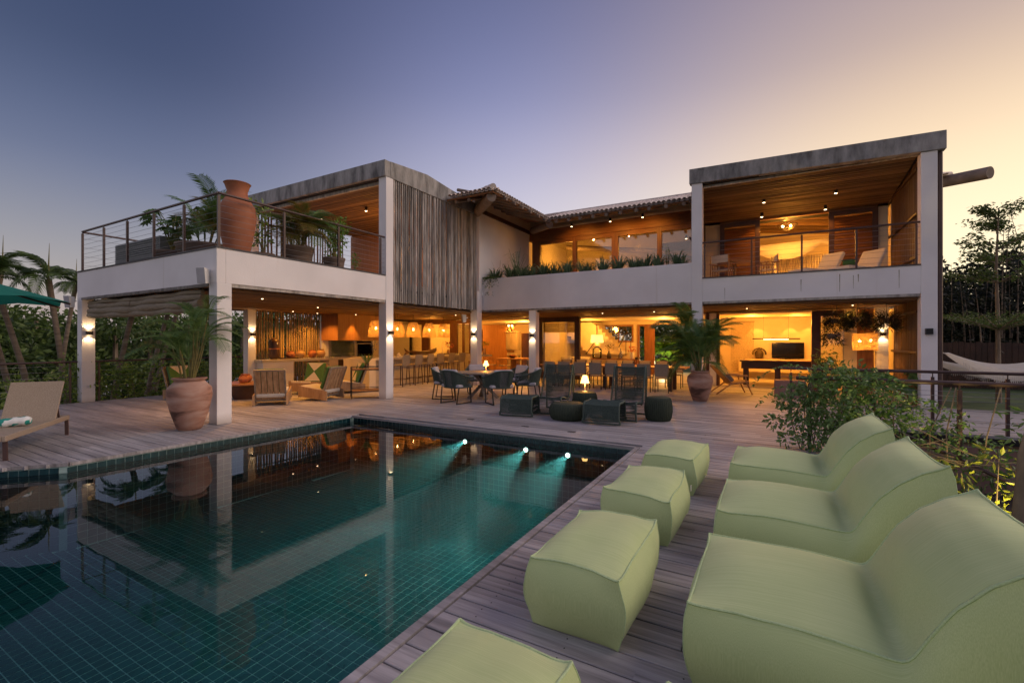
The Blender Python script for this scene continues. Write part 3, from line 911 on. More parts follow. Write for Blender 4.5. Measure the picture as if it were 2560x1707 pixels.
# walls ----------------------------------------------------------------
def wall(x0, x1, y0, y1, z0, z1, m='plaster', name='wall'):
    mb = MB(); mb.box(x0, x1, y0, y1, z0, z1)
    return mb.build(name, M[m], villa)
wall(XF - .2, XF, 13.92, 18.2, ZT, 6.34)                     # white upper wall of left wing
wall(-15.6, XF - .32, 13.6, 13.75, ZT - .1, 6.05, 'cabinet', 'panelled_wall')
wall(-12.75, -12.2, 13.5, 13.6, ZT - .1, 5.7, 'cream', 'door_panel')
# upper room behind the window band
wall(XF, -1.98, 22.2, 22.4, ZT - .1, 7.4, 'cream')
wall(XF - .2, XF, 18.2, 24.4, ZT - .1, 7.2, 'cream')
wall(-2.2, -2.0, 18.0, 22.3, ZT - .1, 7.2, 'cream')
mb = MB(); mb.box(XF, -1.98, 17.92, 18.12, ZT - .1, 4.1); mb.build('window_sill_wall', M['plaster'], villa)
mb = MB(); mb.box(XF + .003, -1.99, 17.9, 18.14, 5.95, 6.42); mb.build('lintel_beam', M['redwood'], villa, bevel=.01)
mb = MB(); mb.box(XF + .003, -1.99, 17.86, 17.98, 6.425, 6.5); mb.build('wall_plate', M['cream'], villa)
mull = [(-9.1, -8.72), (-7.21, -7.04), (-5.53, -5.26), (-3.75, -3.58), (-2.2, -2.0)]
for (a, b), (c, e) in zip(mull[:-1], mull[1:]):
    fr = MB(); w = .07
    x0, x1 = b - .08, c + .08
    fr.box(x0, x1, 17.95, 18.03, 5.78, 5.95); fr.box(x0, x1, 17.95, 18.03, 4.1, 4.2)
    fr.box(x0, x0 + w, 17.952, 18.028, 4.2, 5.78); fr.box(x1 - w, x1, 17.952, 18.028, 4.2, 5.78)
    f = fr.build('window', M['redwood'], villa)
    gm = MB(); gm.box(x0 + w, x1 - w, 17.985, 17.995, 4.2, 5.78); gm.build('pane', M['glass'], f)
for a, b in mull[:-1]:
    mb = MB(); mb.box(a, b, 17.93, 18.08, 4.1, 5.95); mb.build('mullion', M['redwood_v'], villa)
wall(XF + .003, -2.0, 18.0, 18.12, 6.42, 6.88, 'cream', 'wall_infill')
wall(XF - .2, XF - .003, 13.92, 18.2, 6.345, 6.8, 'cream', 'wall_infill')
mb = MB(); mb.add([(XF, 18.13, 6.86), (-2.0, 18.13, 6.86), (-2.0, 22.3, 7.3), (XF, 22.3, 7.3)], [(0, 1, 2, 3)]); mb.build('interior_ceiling', M['gable'], villa)
for k in range(9):
    mb = MB(); mb.tube([(XF + .4 + k * .85, 18.15, 6.7), (XF + .4 + k * .85, 22.2, 7.15)], .07, 8); mb.build('rafter', M['log'], villa, smooth=50)
mb = MB(); mb.tube([(-8.5, 20.5, 6.1), (-2.1, 20.5, 5.2)], .12, 10); mb.build('tie_log', M['log'], villa, smooth=50)
mb = MB(); mb.box(-6.0, -3.0, 21.6, 21.9, 4.9, 5.0); mb.build('shelf_beam', M['redwood'], villa)
wall(-4.2, -2.2, 20.8, 20.95, ZT - .1, 5.9, 'gable', 'panelled_wall')
# planter soil
mb = MB(); mb.box(XF + .02, -2.0, 14.34, 15.0, 3.3, 3.74); mb.build('planter_soil', M['soil'], villa)
mb = MB(); mb.box(XF + .02, -2.0, 15.0, 15.1, 3.3, 3.86); mb.build('planter_wall', M['plaster'], villa)

# tiled roof ------------------------------------------------------------
EX, EY, EY0, EZ = -7.42, 15.95, 11.95, 6.24
SL = .33
roof = MB()
roof.add([(EX, EY0, EZ - .02), (EX, EY, EZ - .02), (EX - 4, EY + 4, EZ - .02 + 4 * SL), (EX - 4, EY0 + 4, EZ - .02 + 4 * SL)], [(0, 1, 2, 3)])
roof.add([(EX, EY0, EZ - .02), (EX - 4, EY0 + 4, EZ - .02 + 4 * SL), (EX - 2.2, EY0, EZ - .02), ], [(0, 1, 2)])
roof.add([(EX, EY, EZ - .02), (3.25, EY, EZ - .02), (3.25, EY + 4, EZ - .02 + 4 * SL), (EX - 4, EY + 4, EZ - .02 + 4 * SL)], [(0, 1, 2, 3)])
for v in list(roof.v): pass
ro = roof.build('roof', M['redwood'], villa)
sm = ro.modifiers.new('solid', 'SOLIDIFY'); sm.thickness = .04
# one barrel tile, laid along local +Y going up the slope
def tile_mesh(flip=1, Lt=.42, r=.075):
    mb = MB(); n = 7
    for t in (0, .012):
        for j in (0, 1):
            for k in range(n):
                a = PI * k / (n - 1)
                rr = (r - t) * (1.0 - .12 * j)
                mb.v.append((rr * math.cos(a), j * Lt, flip * rr * math.sin(a) * .85))
    for j in range(n - 1):
        mb.f.append((j, j + 1, n + j + 1, n + j)); mb.f.append((2 * n + j, 3 * n + j, 3 * n + j + 1, 2 * n + j + 1))
        mb.f.append((j, 2 * n + j, 2 * n + j + 1, j + 1))
    return mb.mesh('roof_tile', M['tile'], smooth=50)
tcov = tile_mesh(1); tpan = tile_mesh(-1)
ang = math.atan(SL)
def tile_at(me, x, y, z, rz, up=True):
    o = bpy.data.objects.new('roof_tile', me); C.objects.link(o); o.parent = ro
    o.location = (x + random.uniform(-.004, .004), y, z)
    o.rotation_euler = Matrix.Rotation(rz, 3, 'Z').to_4x4().to_3x3().__matmul__(Matrix.Rotation(ang + random.uniform(-.01, .01), 3, 'X')).to_euler()
    o.scale = (1, 1, 1)
restt = MB()
def tile_rest(me, x, y, z, rz):
    Mx = Matrix.Translation((x, y, z)) @ Matrix.Rotation(rz, 4, 'Z') @ Matrix.Rotation(ang + random.uniform(-.012, .012), 4, 'X')
    restt.add([Mx @ v.co for v in me.vertices], [tuple(p.vertices) for p in me.polygons])
# back plane, rising in +Y
x = EX - .3
sp_ = .165
row_n = 9
while x < 3.2:
    for j in range(row_n):
        y = EY - .07 + j * .36
        if x < EX - (j * .36) + .0: continue
        z = EZ + (y - EY) * SL + .012
        if x > 5.35 - (j * .36): continue
        f = tile_at if (j < 3 and x < -1.9) else tile_rest
        f(tcov, x, y, z + .045, 0); f(tpan, x + sp_ / 2, y, z + .05, 0)
    x += sp_
# left plane, rising in -X: only the eave courses show
y = EY0 + .1
while y < EY - .05:
    for j in range(3):
        xx = EX + .07 - j * .36; z = EZ + (EX - xx) * SL + .012
        if y < EY0 + .1 + j * .36: continue
        f = tile_at if j == 0 else tile_rest
        f(tcov, xx, y, z + .045, PI / 2); f(tpan, xx, y + sp_ / 2, z + .05, PI / 2)
    y += sp_
# hip end, rising in +Y at the left
x = EX - .12
while x > EX - 1.7:
    for j in range(2):
        if x > EX - .1 - j * .36: continue
        tile_rest(tcov, x, EY0 - .07 + j * .36, EZ + .045 + j * .36 * SL, 0); tile_rest(tpan, x + sp_ / 2, EY0 - .07 + j * .36, EZ + .05 + j * .36 * SL, 0)
    x -= sp_
o = restt.build('tile_courses', M['tile'], ro, smooth=50); o['kind'] = 'stuff'
# ridge caps: hip and valley line, back ridge
rc = MB()
for k in range(9):
    a = Vector((EX + .02 - k * .25, EY0 - .02 + k * .25, EZ + .11 + k * .25 * SL)); b = a + Vector((-.3, .3, .3 * SL))
    rc.tube([a, b], [.10, .085], 9)
rc.build('ridge_cap', M['tile'], ro, smooth=50)
rc = MB(); x = -10.9
yr = EY - .07 + row_n * .36
while x < 2.2:
    zz = EZ + (yr - EY) * SL + .06
    rc.tube([(x, yr, zz), (x + .42, yr, zz + .01)], [.10, .088], 9); x += .38
rc.build('ridge_cap', M['tile'], ro, smooth=50)
# logs and rafters
lg = MB(); lg.tube([(-9.3, 13.85, 6.28), (-7.55, 12.08, 6.10)], [.17, .15], 16); lg.build('hip_log', M['log'], villa, smooth=50)
lg = MB(); lg.tube([(-8.9, 17.6, 6.35), (-7.35, 15.95, 6.06)], [.15, .14], 16); lg.build('valley_log', M['log'], villa, smooth=50)
lg = MB(); lg.tube([(3.4, 19.7, 6.6), (5.4, 17.76, 6.33)], [.17, .17], 18); lg.build('hip_log', M['log'], villa, smooth=50)
lg = MB()
for k in range(5):
    lg.tube([(3.9 + k * .13, 18.9 - k * .13, 6.70 - .02 * k), (4.15 + k * .2, 19.3, 6.85)], .08, 8)
lg.add([(3.5, 19.0, 6.72), (4.6, 18.0, 6.55), (4.9, 19.4, 6.85), (3.6, 20.5, 7.0)], [(0, 1, 2, 3)])
lg.build('tile_courses', M['tile'], ro, smooth=50)
for yy in (12.62, 13.17, 13.7, 14.32, 14.97, 15.52, 15.9):
    mb = MB(); mb.tube([(-9.25, yy + (0 if yy > 13.8 else .0), 6.24 + .5), (EX + .12, yy, 6.13)], .055, 8); mb.build('rafter', M['log'], villa, smooth=50)
for xx in (-7.05, -6.54, -6.09, -5.59, -5.1, -4.58, -4.03, -3.59, -3.03, -2.46):
    mb = MB(); mb.tube([(xx, 18.2, 6.14 + 2.1 * SL), (xx, EY - .08, 6.12)], [.07, .062], 10); mb.build('rafter', M['log'], villa, smooth=50)
for xx in (-8.4, -8.9):
    mb = MB(); mb.tube([(xx, 13.6, 6.68), (xx, EY0 + .1, 6.13)], .055, 8); mb.build('rafter', M['log'], villa, smooth=50)
mb = MB(); mb.box(XF + .002, XF + .06, 13.95, 17.9, 6.28, 6.42); mb.build('wall_plate', M['darkwood'], villa)

# interior shell -------------------------------------------------------
mb = MB(); mb.box(-20, 3.45, 18.06, 24.4, -.12, .004); mb.box(-20, -15.78, 9, 18.06, -.12, .003)
struct(mb.build('interior_floor', M['stonetop']))
wall(-19.6, -12.0, 24.0, 24.2, 0, 2.7, 'cream')
wall(-9.0, -8.8, 18.6, 24.0, 0, 2.7, 'cream')
mb = MB(); mb.box(-19.6, 3.4, 18.1, 24.3, 2.56, 2.62); mb.build('interior_ceiling', M['cream'], villa)
# back wall with window and garden opening
def back(x0, x1, z0, z1): wall(x0, x1, 22.2, 22.4, z0, z1, 'cream')
back(-8.8, -7.2, 0, 2.56); back(-7.2, -5.76, 0, 1.55); back(-7.2, -5.76, 2.38, 2.56); back(-5.76, -5.55, 0, 2.56); back(-5.55, -2.1, 2.38, 2.56)
wall(-2.1, -1.9, 18.3, 22.4, 0, 2.56, 'cream')
back(-1.9, 3.2, 0, 2.56)
wall(3.2, 3.4, 17.3, 22.4, 0, 2.56, 'cream')
fw = MB()
fw.box(-7.2, -5.76, 22.15, 22.22, 2.30, 2.385); fw.box(-7.2, -5.76, 22.15, 22.22, 1.54, 1.6); fw.box(-7.2, -7.14, 22.15, 22.22, 1.6, 2.3); fw.box(-5.82, -5.76, 22.15, 22.22, 1.6, 2.3); fw.box(-6.5, -6.45, 22.15, 22.22, 1.6, 2.3)
f = fw.build('window', M['redwood'], villa); gm = MB(); gm.box(-7.14, -5.82, 22.18, 22.19, 1.6, 2.3); gm.build('pane', M['glass'], f)
fw = MB(); fw.box(-5.55, -5.45, 22.12, 22.25, 0, 2.38); fw.box(-5.45, -2.1, 22.12, 22.25, 2.30, 2.38); fw.build('door_frame', M['redwood_v'], villa)
fw = MB(); fw.box(-5.2, -4.72, 22.05, 22.11, 0, 2.3)
for k in range(9): fw.box(-5.19 + k * .052, -5.165 + k * .052, 22.035, 22.055, .05, 2.25)
fw.build('sliding_door', M['redwood_v'], villa)
# big sliding door with glass, at the courtyard line
fw = MB()
fw.box(-8.97, -8.63, 17.95, 18.1, 0, 2.6); fw.box(-7.13, -6.9, 17.95, 18.1, 0, 2.6); fw.box(-8.63, -7.13, 17.95, 18.1, 2.4, 2.6); fw.box(-8.63, -7.13, 17.95, 18.1, 0, .25)
f = fw.build('glass_door', M['darkwood'], villa, bevel=.006)
gm = MB(); gm.box(-8.63, -7.13, 18.0, 18.012, .25, 2.4); gm.build('pane', M['glass'], f)
gm = MB()
for k in range(16): gm.box(-8.6, -7.16, 18.06, 18.075, 2.36 - k * .026, 2.378 - k * .026)
gm.build('reed_shade', M['redwood'], f)
for x0, x1 in ((-2.0, -1.9), (-1.66, -1.56)):
    mb = MB(); mb.box(x0, x1, 17.85, 18.1, 0, 2.6); mb.build('door_post', M['darkwood'], villa)
mb = MB(); mb.box(-1.9, -1.66, 17.9, 18.1, 0, 2.6); mb.build('column', M['plaster'], villa)
mb = MB(); mb.box(1.16, 1.40, 17.2, 17.4, 0, 2.56); mb.box(1.40, 2.0, 17.2, 17.4, 2.38, 2.56); mb.build('door_frame', M['darkwood'], villa)
gm = MB(); gm.box(1.40, 2.0, 17.3, 17.31, .0, 2.38); gm.build('pane', M['glass'], villa)
wall(2.35, 2.78, 17.6, 17.7, 0, 2.6, 'redwood_v', 'panelled_wall')
wall(2.0, 2.35, 17.5, 17.6, 0, 2.6, 'cream')
col(2.74, 16.95, 0, 2.6, .28)
# staircase
st = MB()
for k in range(11):
    x = -8.5 + k * .17
    st.box(x, -8.45 + k * .17 + .14, 21.2, 22.15, 2.5 - k * .2, 2.56 - k * .2 + .0)
poly = [(-8.75, 2.56), (-7.2, 2.56), (-6.75, 1.85), (-6.95, 1.75), (-8.75, 2.3)]
sx = MB()
for k in range(9):
    zc = 2.5 - k * .17; x1 = -7.3 + k * .16
    sx.box(-8.75 + max(0, (k - 3)) * .2, x1, 21.1 + k * .002, 22.18, zc - .17, zc + .0)
so = sx.build('staircase', M['cream'], villa)
hr = MB()
hr.tube([(-7.45, 21.0, 2.5), (-7.2, 21.0, 2.35), (-7.2, 21.0, 1.6)], .018, 6)
hr.tube([(-7.15, 21.0, 1.75), (-7.75, 21.0, .95)], .02, 6)
hr.tube([(-5.6, 21.2, 1.95), (-5.85, 21.2, 1.95), (-6.35, 21.2, 1.0)], .02, 6)
for x, a, b in ((-5.62, 1.95, 1.05), (-5.85, 1.95, .9), (-6.2, 1.3, .75)): hr.tube([(x, 21.2, a), (x, 21.2, b)], .014, 6)
hr.build('stair_handrail', M['blackmetal'], so, smooth=50)

# left interior: glazed screen between bar and kitchen, wood walls
fw = MB()
y0, y1 = 16.0, 17.9
# screen lies on the line Y=18, X -17..-12.2
fw.box(-18.4, -13.35, 17.95, 18.08, 2.42, 2.6)
for a, b in ((-16.85, -16.62), (-15.42, -14.95), (-13.62, -13.34)): fw.box(a, b, 17.95, 18.08, 0, 2.42)
f = fw.build('glazed_screen', M['redwood_v'], villa)
gm = MB(); gm.box(-18.4, -13.4, 18.0, 18.01, 0, 2.42); gm.build('pane', M['glass'], f)
fw = MB()
for a, b in ((-13.3, -13.15), (-12.85, -12.75), (-12.45, -12.3)): fw.box(a, b, 17.9, 18.0, 1.0, 2.42)
fw.box(-13.3, -12.3, 17.9, 18.0, 2.42, 2.56); fw.box(-13.3, -12.3, 17.9, 18.0, .92, 1.02)
f = fw.build('window', M['redwood_v'], villa); gm = MB(); gm.box(-13.15, -12.45, 17.94, 17.95, 1.02, 2.42); gm.build('pane', M['glass'], f)
wall(-13.3, -12.3, 17.9, 18.0, 0, .92, 'cream')
wd = villa
for k in range(9):
    mb = MB(); mb.box(-13.7 + k * .17, -13.535 + k * .17, 21.0, 21.03 + .006 * (k % 2), 0, 2.46); mb.build('wall_board', M['cabinet'], villa)
wall(-16.5, -16.3, 12.7, 24.0, 0, 2.6, 'cream')
wall(-16.3, -14.9, 12.75, 12.9, 0, 2.6, 'cream')
for x0, x1 in ((-19.2, -17.7), (-16.9, -15.4), (-14.7, -13.4)):
    fw = MB(); fw.box(x0, x1, 23.9, 23.99, 2.2, 2.32); fw.box(x0, x1, 23.9, 23.99, .9, 1.0); fw.box(x0, x0 + .1, 23.9, 23.99, 1.0, 2.2); fw.box(x1 - .1, x1, 23.9, 23.99, 1.0, 2.2); fw.box((x0 + x1) / 2 - .04, (x0 + x1) / 2 + .04, 23.9, 23.99, 1.0, 2.2)
    f = fw.build('window', M['redwood_v'], villa); gm = MB(); gm.box(x0 + .1, x1 - .1, 23.93, 23.96, 1.0, 2.2); gm.build('pane', M['tv'], f)
# upper right bedroom -----------------------------------------------------
wall(-1.98, 3.4, 22.2, 22.4, ZT - .1, 6.3, 'cream')
wall(-1.98, -1.5, 17.45, 17.6, ZT - .1, 5.75, 'cream')
wall(2.86, 3.1, 17.45, 17.6, ZT - .1, 5.75, 'cream')
wall(-1.98, 3.1, 17.45, 17.6, 5.66, 6.1, 'redwood')
wall(3.2, 3.4, 17.7, 22.3, ZT - .1, 6.3, 'cream')
for x0, x1 in ((-1.5, -.28), (1.62, 2.85)):
    mb = MB(); mb.box(x0, x0 + .14, 17.36, 17.43, 3.31, 5.64); mb.box(x1 - .14, x1, 17.36, 17.43, 3.31, 5.64); mb.box(x0 + .14, x1 - .14, 17.36, 17.43, 5.5, 5.64); mb.box(x0 + .14, x1 - .14, 17.36, 17.43, 3.31, 3.5)
    dr = mb.build('louvred_door', M['darkwood'], villa)
    for k in range(24):
        mb = MB(); mb.obox(((x0 + x1) / 2, 17.40, 3.53 + k * .082), (x1 - x0 - .28, .105, .014), (R(56), 0, 0)); mb.build('louvre', M['redwood'], dr)
cr = MB(); 
for k in range(8): cr.tube([(-1.9, 18.2 + k * .5, 6.35), (3.2, 18.2 + k * .5, 5.7)], .06, 6)
cr.build('ceiling_poles', M['pole_warm'], villa, smooth=60)
mb = MB(); mb.add([(-1.98, 17.6, 6.45), (3.3, 17.6, 6.2), (3.3, 22.3, 6.2), (-1.98, 22.3, 6.45)], [(0, 1, 2, 3)]); mb.build('interior_ceiling', M['cream'], villa)
# downpipe at the right corner
mb = MB(); mb.tube([(3.49, 14.3, -.3), (3.49, 14.3, 3.55)], .055, 12); mb.tube([(3.49, 14.3, 3.58), (3.49, 14.3, 6.05)], .055, 12); mb.tube([(3.49, 14.3, 3.53), (3.49, 14.3, 3.6)], .062, 12)
mb.build('downpipe', M['steel'], villa, smooth=50)

for x, z0, z1, w in ((-1.1, 2.78, 3.1, .012), (.72, 2.9, 3.22, .02), (1.55, 2.85, 3.3, .022), (1.83, 2.92, 3.25, .014), (1.93, 3.08, 3.27, .026), (2.72, 2.88, 3.32, .018)):
    mb = MB(); n = 8
    for k in range(n):
        a = z0 + (z1 - z0) * k / n; b2 = z0 + (z1 - z0) * (k + 1) / n; q = w * (.4 + .6 * (k + 1) / n) / 2
        mb.add([(x - q, 14.162, a), (x + q, 14.162, a), (x + q, 14.162, b2), (x - q, 14.162, b2)], [(0, 1, 2, 3)])
    mb.build('water_stain', M['stain'], villa)
M['lampshade_small'] = mat('lit_small_shade', (.9, .7, .4), emit=(1.0, .60, .16), estr=4)
# ================================================================== LAMPS
sconce_n = 'box wall lamps washing the columns up and down'
def sconce(x, y, z, face, label, power=9):
    """face: '+x' or '-y' - the side of the column it sits on"""
    t = thing('wall_lamp', label, 'wall lamp', (x, y, z), 0 if face == '-y' else PI / 2, sconce_n)
    mb = MB(); mb.box(-.06, .06, -.11, -.002, -.05, .05); mb.build('housing', M['bronze'], t, bevel=.003)
    for s, nm in ((1, 'up'), (-1, 'down')):
        mb = MB(); mb.box(-.045, .045, -.095, -.02, s * .0505 - .0005, s * .0505 + .0005); mb.build('lens', M['glow_led'], t)
        spot('lamp_beam', (0, -.06, s * .056), (0, -.052, s * 1), power, WARM2, 112, .25, .012, t)
    return t
sconce(-15.59, 4.97, 1.81, '+x', 'wall lamp on the far left corner column beside the left railing')
sconce(XF, 9.40, 1.83, '+x', 'wall lamp on the tall column between bar trolley and pole screen')
sconce(-14.52, 8.68, 1.81, '+x', 'wall lamp on the inner column beside the bamboo pole wall')
sconce(-9.38, 13.79, 1.84, '-y', 'wall lamp on the column behind the round table, under a white loudspeaker')
sconce(-7.2, 14.2, 1.79, '-y', 'wall lamp on the slim column left of the big glass door')
sconce(2.88, 16.95, 1.80, '-y', 'wall lamp under the hanging fern by the right pole wall')
t = tag(MB().box(3.19, 3.32, 14.05, 14.158, 1.76, 1.90).build('wall_lamp', M['blackmetal'], bevel=.004), 'unlit black box lamp on the right corner column', 'wall lamp')

def downlight(x, y, z, label, power=45, target=None, angle=95, can=True, grp='ceiling spotlights'):
    t = thing('ceiling_spotlight', label, 'spotlight', (x, y, z), 0, grp)
    mb = MB()
    if can: mb.tube([(0, 0, 0), (0, 0, -.13)], .045, 14)
    else: mb.tube([(0, 0, 0), (0, 0, -.012)], .03, 14)
    mb.build('housing', M['blackmetal'] if can else M['white'], t, smooth=50)
    zz = -.13 if can else -.012
    mb = MB(); mb.tube([(0, 0, zz), (0, 0, zz - .008)], .036 if can else .02, 14); mb.build('lens', M['glow_led'], t)
    tg = target or (0, 0, -3)
    spot('lamp_beam', (0, 0, zz - .02), tg, power, WARM, angle, .6, .03, t)
    return t
# upper balconies
downlight(-.15, 15.9, 5.95, 'black ceiling spotlight at the front left of the right balcony', 60, angle=130)
downlight(1.65, 15.9, 5.95, 'bright black ceiling spotlight at the front right of the right balcony', 60, angle=130)
downlight(-.22, 17.0, 5.78, 'black ceiling spotlight above the left louvred door', 40, angle=130)
downlight(1.5, 17.0, 5.78, 'black ceiling spotlight above the right louvred door', 40, angle=130)
downlight(-11.69, 10.83, 6.05, 'bright ceiling spotlight over the left terrace near the tall column', 60, angle=130)
downlight(-12.6, 12.4, 6.05, 'black ceiling spotlight low in front of the panelled terrace wall', 50, angle=130)
downlight(-13.88, 10.78, 6.05, 'ceiling spotlight behind the yellowing terrace palm', 50, angle=130)
# soffit lights under the tiled eave
for x, lab in ((-6.75, 'left'), (-5.2, 'middle'), (-4.0, 'right')):
    downlight(x, 16.7, 6.2, 'small spotlight under the tiled eave, %s of three above the window band' % lab, 60, (0, 1.4, -1.2), 120, grp='eave spotlights')
downlight(-2.75, 18.3, 5.6, 'glaring lamp behind the right pane of the window band', 40, (0, 1, -2), 140)
# ground floor, outdoor rooms
dl = [(-12.3, 6.6, 'over the coffee table'), (-10.3, 6.4, 'over the left pine armchair'), (-11.6, 8.9, 'behind the pine armchairs'),
      (-13.9, 9.7, 'over the clay jars by the bamboo poles'), (-14.1, 10.8, 'at the right end of the bamboo poles'),
      (-10.6, 10.9, 'over the bar trolley'), (-10.5, 14.2, 'over the bar stools'), (-8.1, 15.8, 'by the slim column'),
      (-5.2, 15.8, 'over the left half of the long table'), (-3.4, 15.8, 'over the right half of the long table'),
      (-.6, 15.6, 'over the rope armchair'), (2.0, 15.6, 'over the hanging ferns')]
for x, y, lab in dl:
    downlight(x, y, 2.6, 'recessed ceiling light %s' % lab, 120, None, 125, False, 'recessed lights in the ground floor ceiling')
# kitchen hood washers
downlight(-14.05, 11.5, 2.6, 'recessed light washing the left face of the amber hood', 120, (-.05, -.25, -3), 70, False, 'hood washers')
downlight(-13.55, 12.05, 2.6, 'recessed light washing the right face of the amber hood', 140, (-.12, .05, -3), 60, False, 'hood washers')

def room_light(loc, power, r=.25, col=WARM):  # added fill without a fixture, stands in for unseen room fittings
    point('room_fill', loc, power, col, r, villa)
room_light((-10.8, 20.3, 2.3), 240, .12)
room_light((-14.8, 20.5, 2.2), 190, .15)
room_light((-7.3, 20.0, 2.2), 95, .15)
room_light((-4.0, 20.4, 2.3), 170, .15)
room_light((-.6, 20.0, 2.3), 140, .15)
room_light((.9, 20.3, 2.3), 70, .15)
room_light((-4.9, 19.6, 5.6), 22, .15)
room_light((-8.0, 19.8, 5.4), 110, .15)
room_light((.6, 18.6, 4.9), 130, .15)
room_light((2.2, 21.0, 4.6), 50, .15)
room_light((2.3, 18.4, 2.0), 60, .15)
room_light((-13.3, 16.3, 2.2), 45, .15)
room_light((-11.5, 11.6, 4.8), 70, .15)
for x in (-.45, .75, 1.4):  # added wash on the television wall, no fixture behind it
    spot('wall_wash_fill', (x, 21.85, 2.5), (x, 22.12, 0), 34, WARM, 80, .4, .02, villa)

# pendants over the bar
pendant = thing('cane_pendant', 'large woven cane pendant lamp left of the tall column, nearest the hood', 'pendant lamp', (-11.95, 11.52, 0), 0, 'woven cane pendants above the bar')
def basket(mb, prof, n=40, bands=16, seed=1):
    """strands woven round a profile: rings plus crossing strips"""
    rnd = random.Random(seed)
    def rad(z):
        for (r0, z0), (r1, z1) in zip(prof[:-1], prof[1:]):
            if min(z0, z1) <= z <= max(z0, z1): return r0 + (r1 - r0) * (z - z0) / (z1 - z0 + 1e-9)
        return prof[-1][0]
    zs = [p_[1] for p_ in prof]; z0, z1 = min(zs), max(zs)
    for k in range(bands * 2):
        zc = z0 + (z1 - z0) * (k + .5) / (bands * 2)
        m = 28; h = (z1 - z0) / bands * .21
        ph = rnd.uniform(0, 9)
        ring = []
        for q in range(m):
            a = 2 * PI * q / m
            zz = min(z1, max(z0, zc + .016 * math.sin(a * 3 + ph) + rnd.uniform(-.006, .006)))
            r = rad(zz) + .004 * (1 if (q + k) % 2 else -1)
            ring += [(r * math.cos(a), r * math.sin(a), zz - h), (r * math.cos(a), r * math.sin(a), zz + h)]
        mb.add(ring, [(2 * q, 2 * ((q + 1) % m), 2 * ((q + 1) % m) + 1, 2 * q + 1) for q in range(m) if rnd.random() > .05])
    for k in range(n):
        a = 2 * PI * k / n; w = .006
        pts = []
        for z in [z0 + (z1 - z0) * i / 5 for i in range(6)]:
            r = rad(z) + .002
            pts += [(r * math.cos(a - w / r), r * math.sin(a - w / r), z), (r * math.cos(a + w / r), r * math.sin(a + w / r), z)]
        mb.add(pts, [(2 * i, 2 * i + 1, 2 * i + 3, 2 * i + 2) for i in range(5)])
mb = MB(); basket(mb, [(.27, 1.74), (.26, 1.96), (.22, 2.17), (.14, 2.31)]); mb.build('shade', M['basket'], pendant)
mb = MB(); mb.tube([(0, 0, 2.08), (0, 0, 2.62)], .006, 6); mb.build('flex', M['blackmetal'], pendant)
mb = MB(); mb.lathe([(.008, 2.09), (.02, 2.085), (.034, 2.06), (.034, 2.03), (.02, 2.0), (.006, 1.99)], 14); mb.build('bulb', M['glow'], pendant, smooth=60)
labs = ['large woven cane pendant lamp just right of the tall column', 'brightly lit cane pendant lamp second right of the tall column', 'brightly lit cane pendant lamp third right of the tall column', 'rightmost woven cane pendant lamp above the bar end']
for (y, lb) in zip((12.57, 13.44, 14.38, 15.31), labs):
    dup(pendant, (-11.95, y, 0), random.uniform(0, 6), lb)
for y in (11.52, 12.57, 13.44, 14.38, 15.31):
    point('pendant_glow', (-11.95, y, 1.955), 13, WARM, .02, villa)

# ================================================================== RAILINGS
def railing(name, label, a, b, z0, zt, posts, ncab=9, wall_end=None, rr=.026, posttop=.05, grp=None, cat='railing'):
    t = thing(name, label, cat, (0, 0, 0), 0, grp)
    a = Vector(a); b = Vector(b)
    mb = MB(); mb.tube([(a.x, a.y, zt), (b.x, b.y, zt)], rr, 12); mb.build('handrail', M['steel'], t, smooth=50)
    for q in posts:
        p_ = a.lerp(b, q)
        mb = MB(); mb.box(p_.x - .022, p_.x + .022, p_.y - .022, p_.y + .022, z0, zt - posttop)
        mb.tube([(p_.x, p_.y, zt - posttop), (p_.x, p_.y, zt - .01)], .009, 6)
        mb.build('post', M['steel'], t)
    for k in range(ncab):
        z = z0 + (zt - z0 - posttop) * (k + .7) / (ncab + .2)
        mb = MB(); mb.tube([(a.x, a.y, z), (b.x, b.y, z)], .0035, 5); mb.build('cable', M['cable'], t)
    return t
railing('terrace_railing', 'steel cable railing along the left side of the upper terrace', (-15.75, 4.9, 0), (XF - .06, 4.9, 0), ZT + .03, 4.475, [.0, .202, .40, .60, .80, 1.0], 8)
railing('terrace_railing', 'sloping-looking cable railing of the upper terrace in front of the urn', (XF - .06, 4.9, 0), (XF - .06, 9.27, 0), ZT + .03, 4.475, [.313, .645, .965], 8)
railing('terrace_railing', 'back railing of the upper terrace behind the grey louvred box', (-15.75, 4.9, 0), (-15.75, 9.3, 0), ZT + .03, 4.46, [.33, .66], 4)
railing('balcony_railing', 'steel cable railing across the right bedroom balcony', (-1.69, 14.22, 0), (3.12, 14.22, 0), ZT + .028, 4.436, [.012, .262, .505, .746, .985], 7)
railing('deck_railing', 'rusty railing left of the corner column behind the sun lounger', (-15.75, -5, 0), (-15.75, 4.8, 0), 0, 1.06, [.0, .2, .4, .6, .8, .985], 7, posttop=.03, grp='railings on the left edge of the deck')
railing('deck_railing', 'ivy-covered railing between the corner column and the clay pot', (-15.75, 5.1, 0), (-15.75, 12, 0), 0, 1.06, [.02, .3, .6, .98], 7, posttop=.03, grp='railings on the left edge of the deck')
r1 = railing('garden_railing', 'near steel railing over the sunken garden bed behind the green loungers', (.35, 8.12, 0), (4.6, 8.12, 0), -.05, 1.055, [.04, .43, .78], 6, rr=.03, posttop=.09)
r2 = railing('garden_railing', 'rear steel railing of the garden stairs in front of the hammocks', (.2, 10.82, 0), (3.75, 10.82, 0), -.05, 1.055, [.05, .33, .66, .93], 6, rr=.028, posttop=.09)
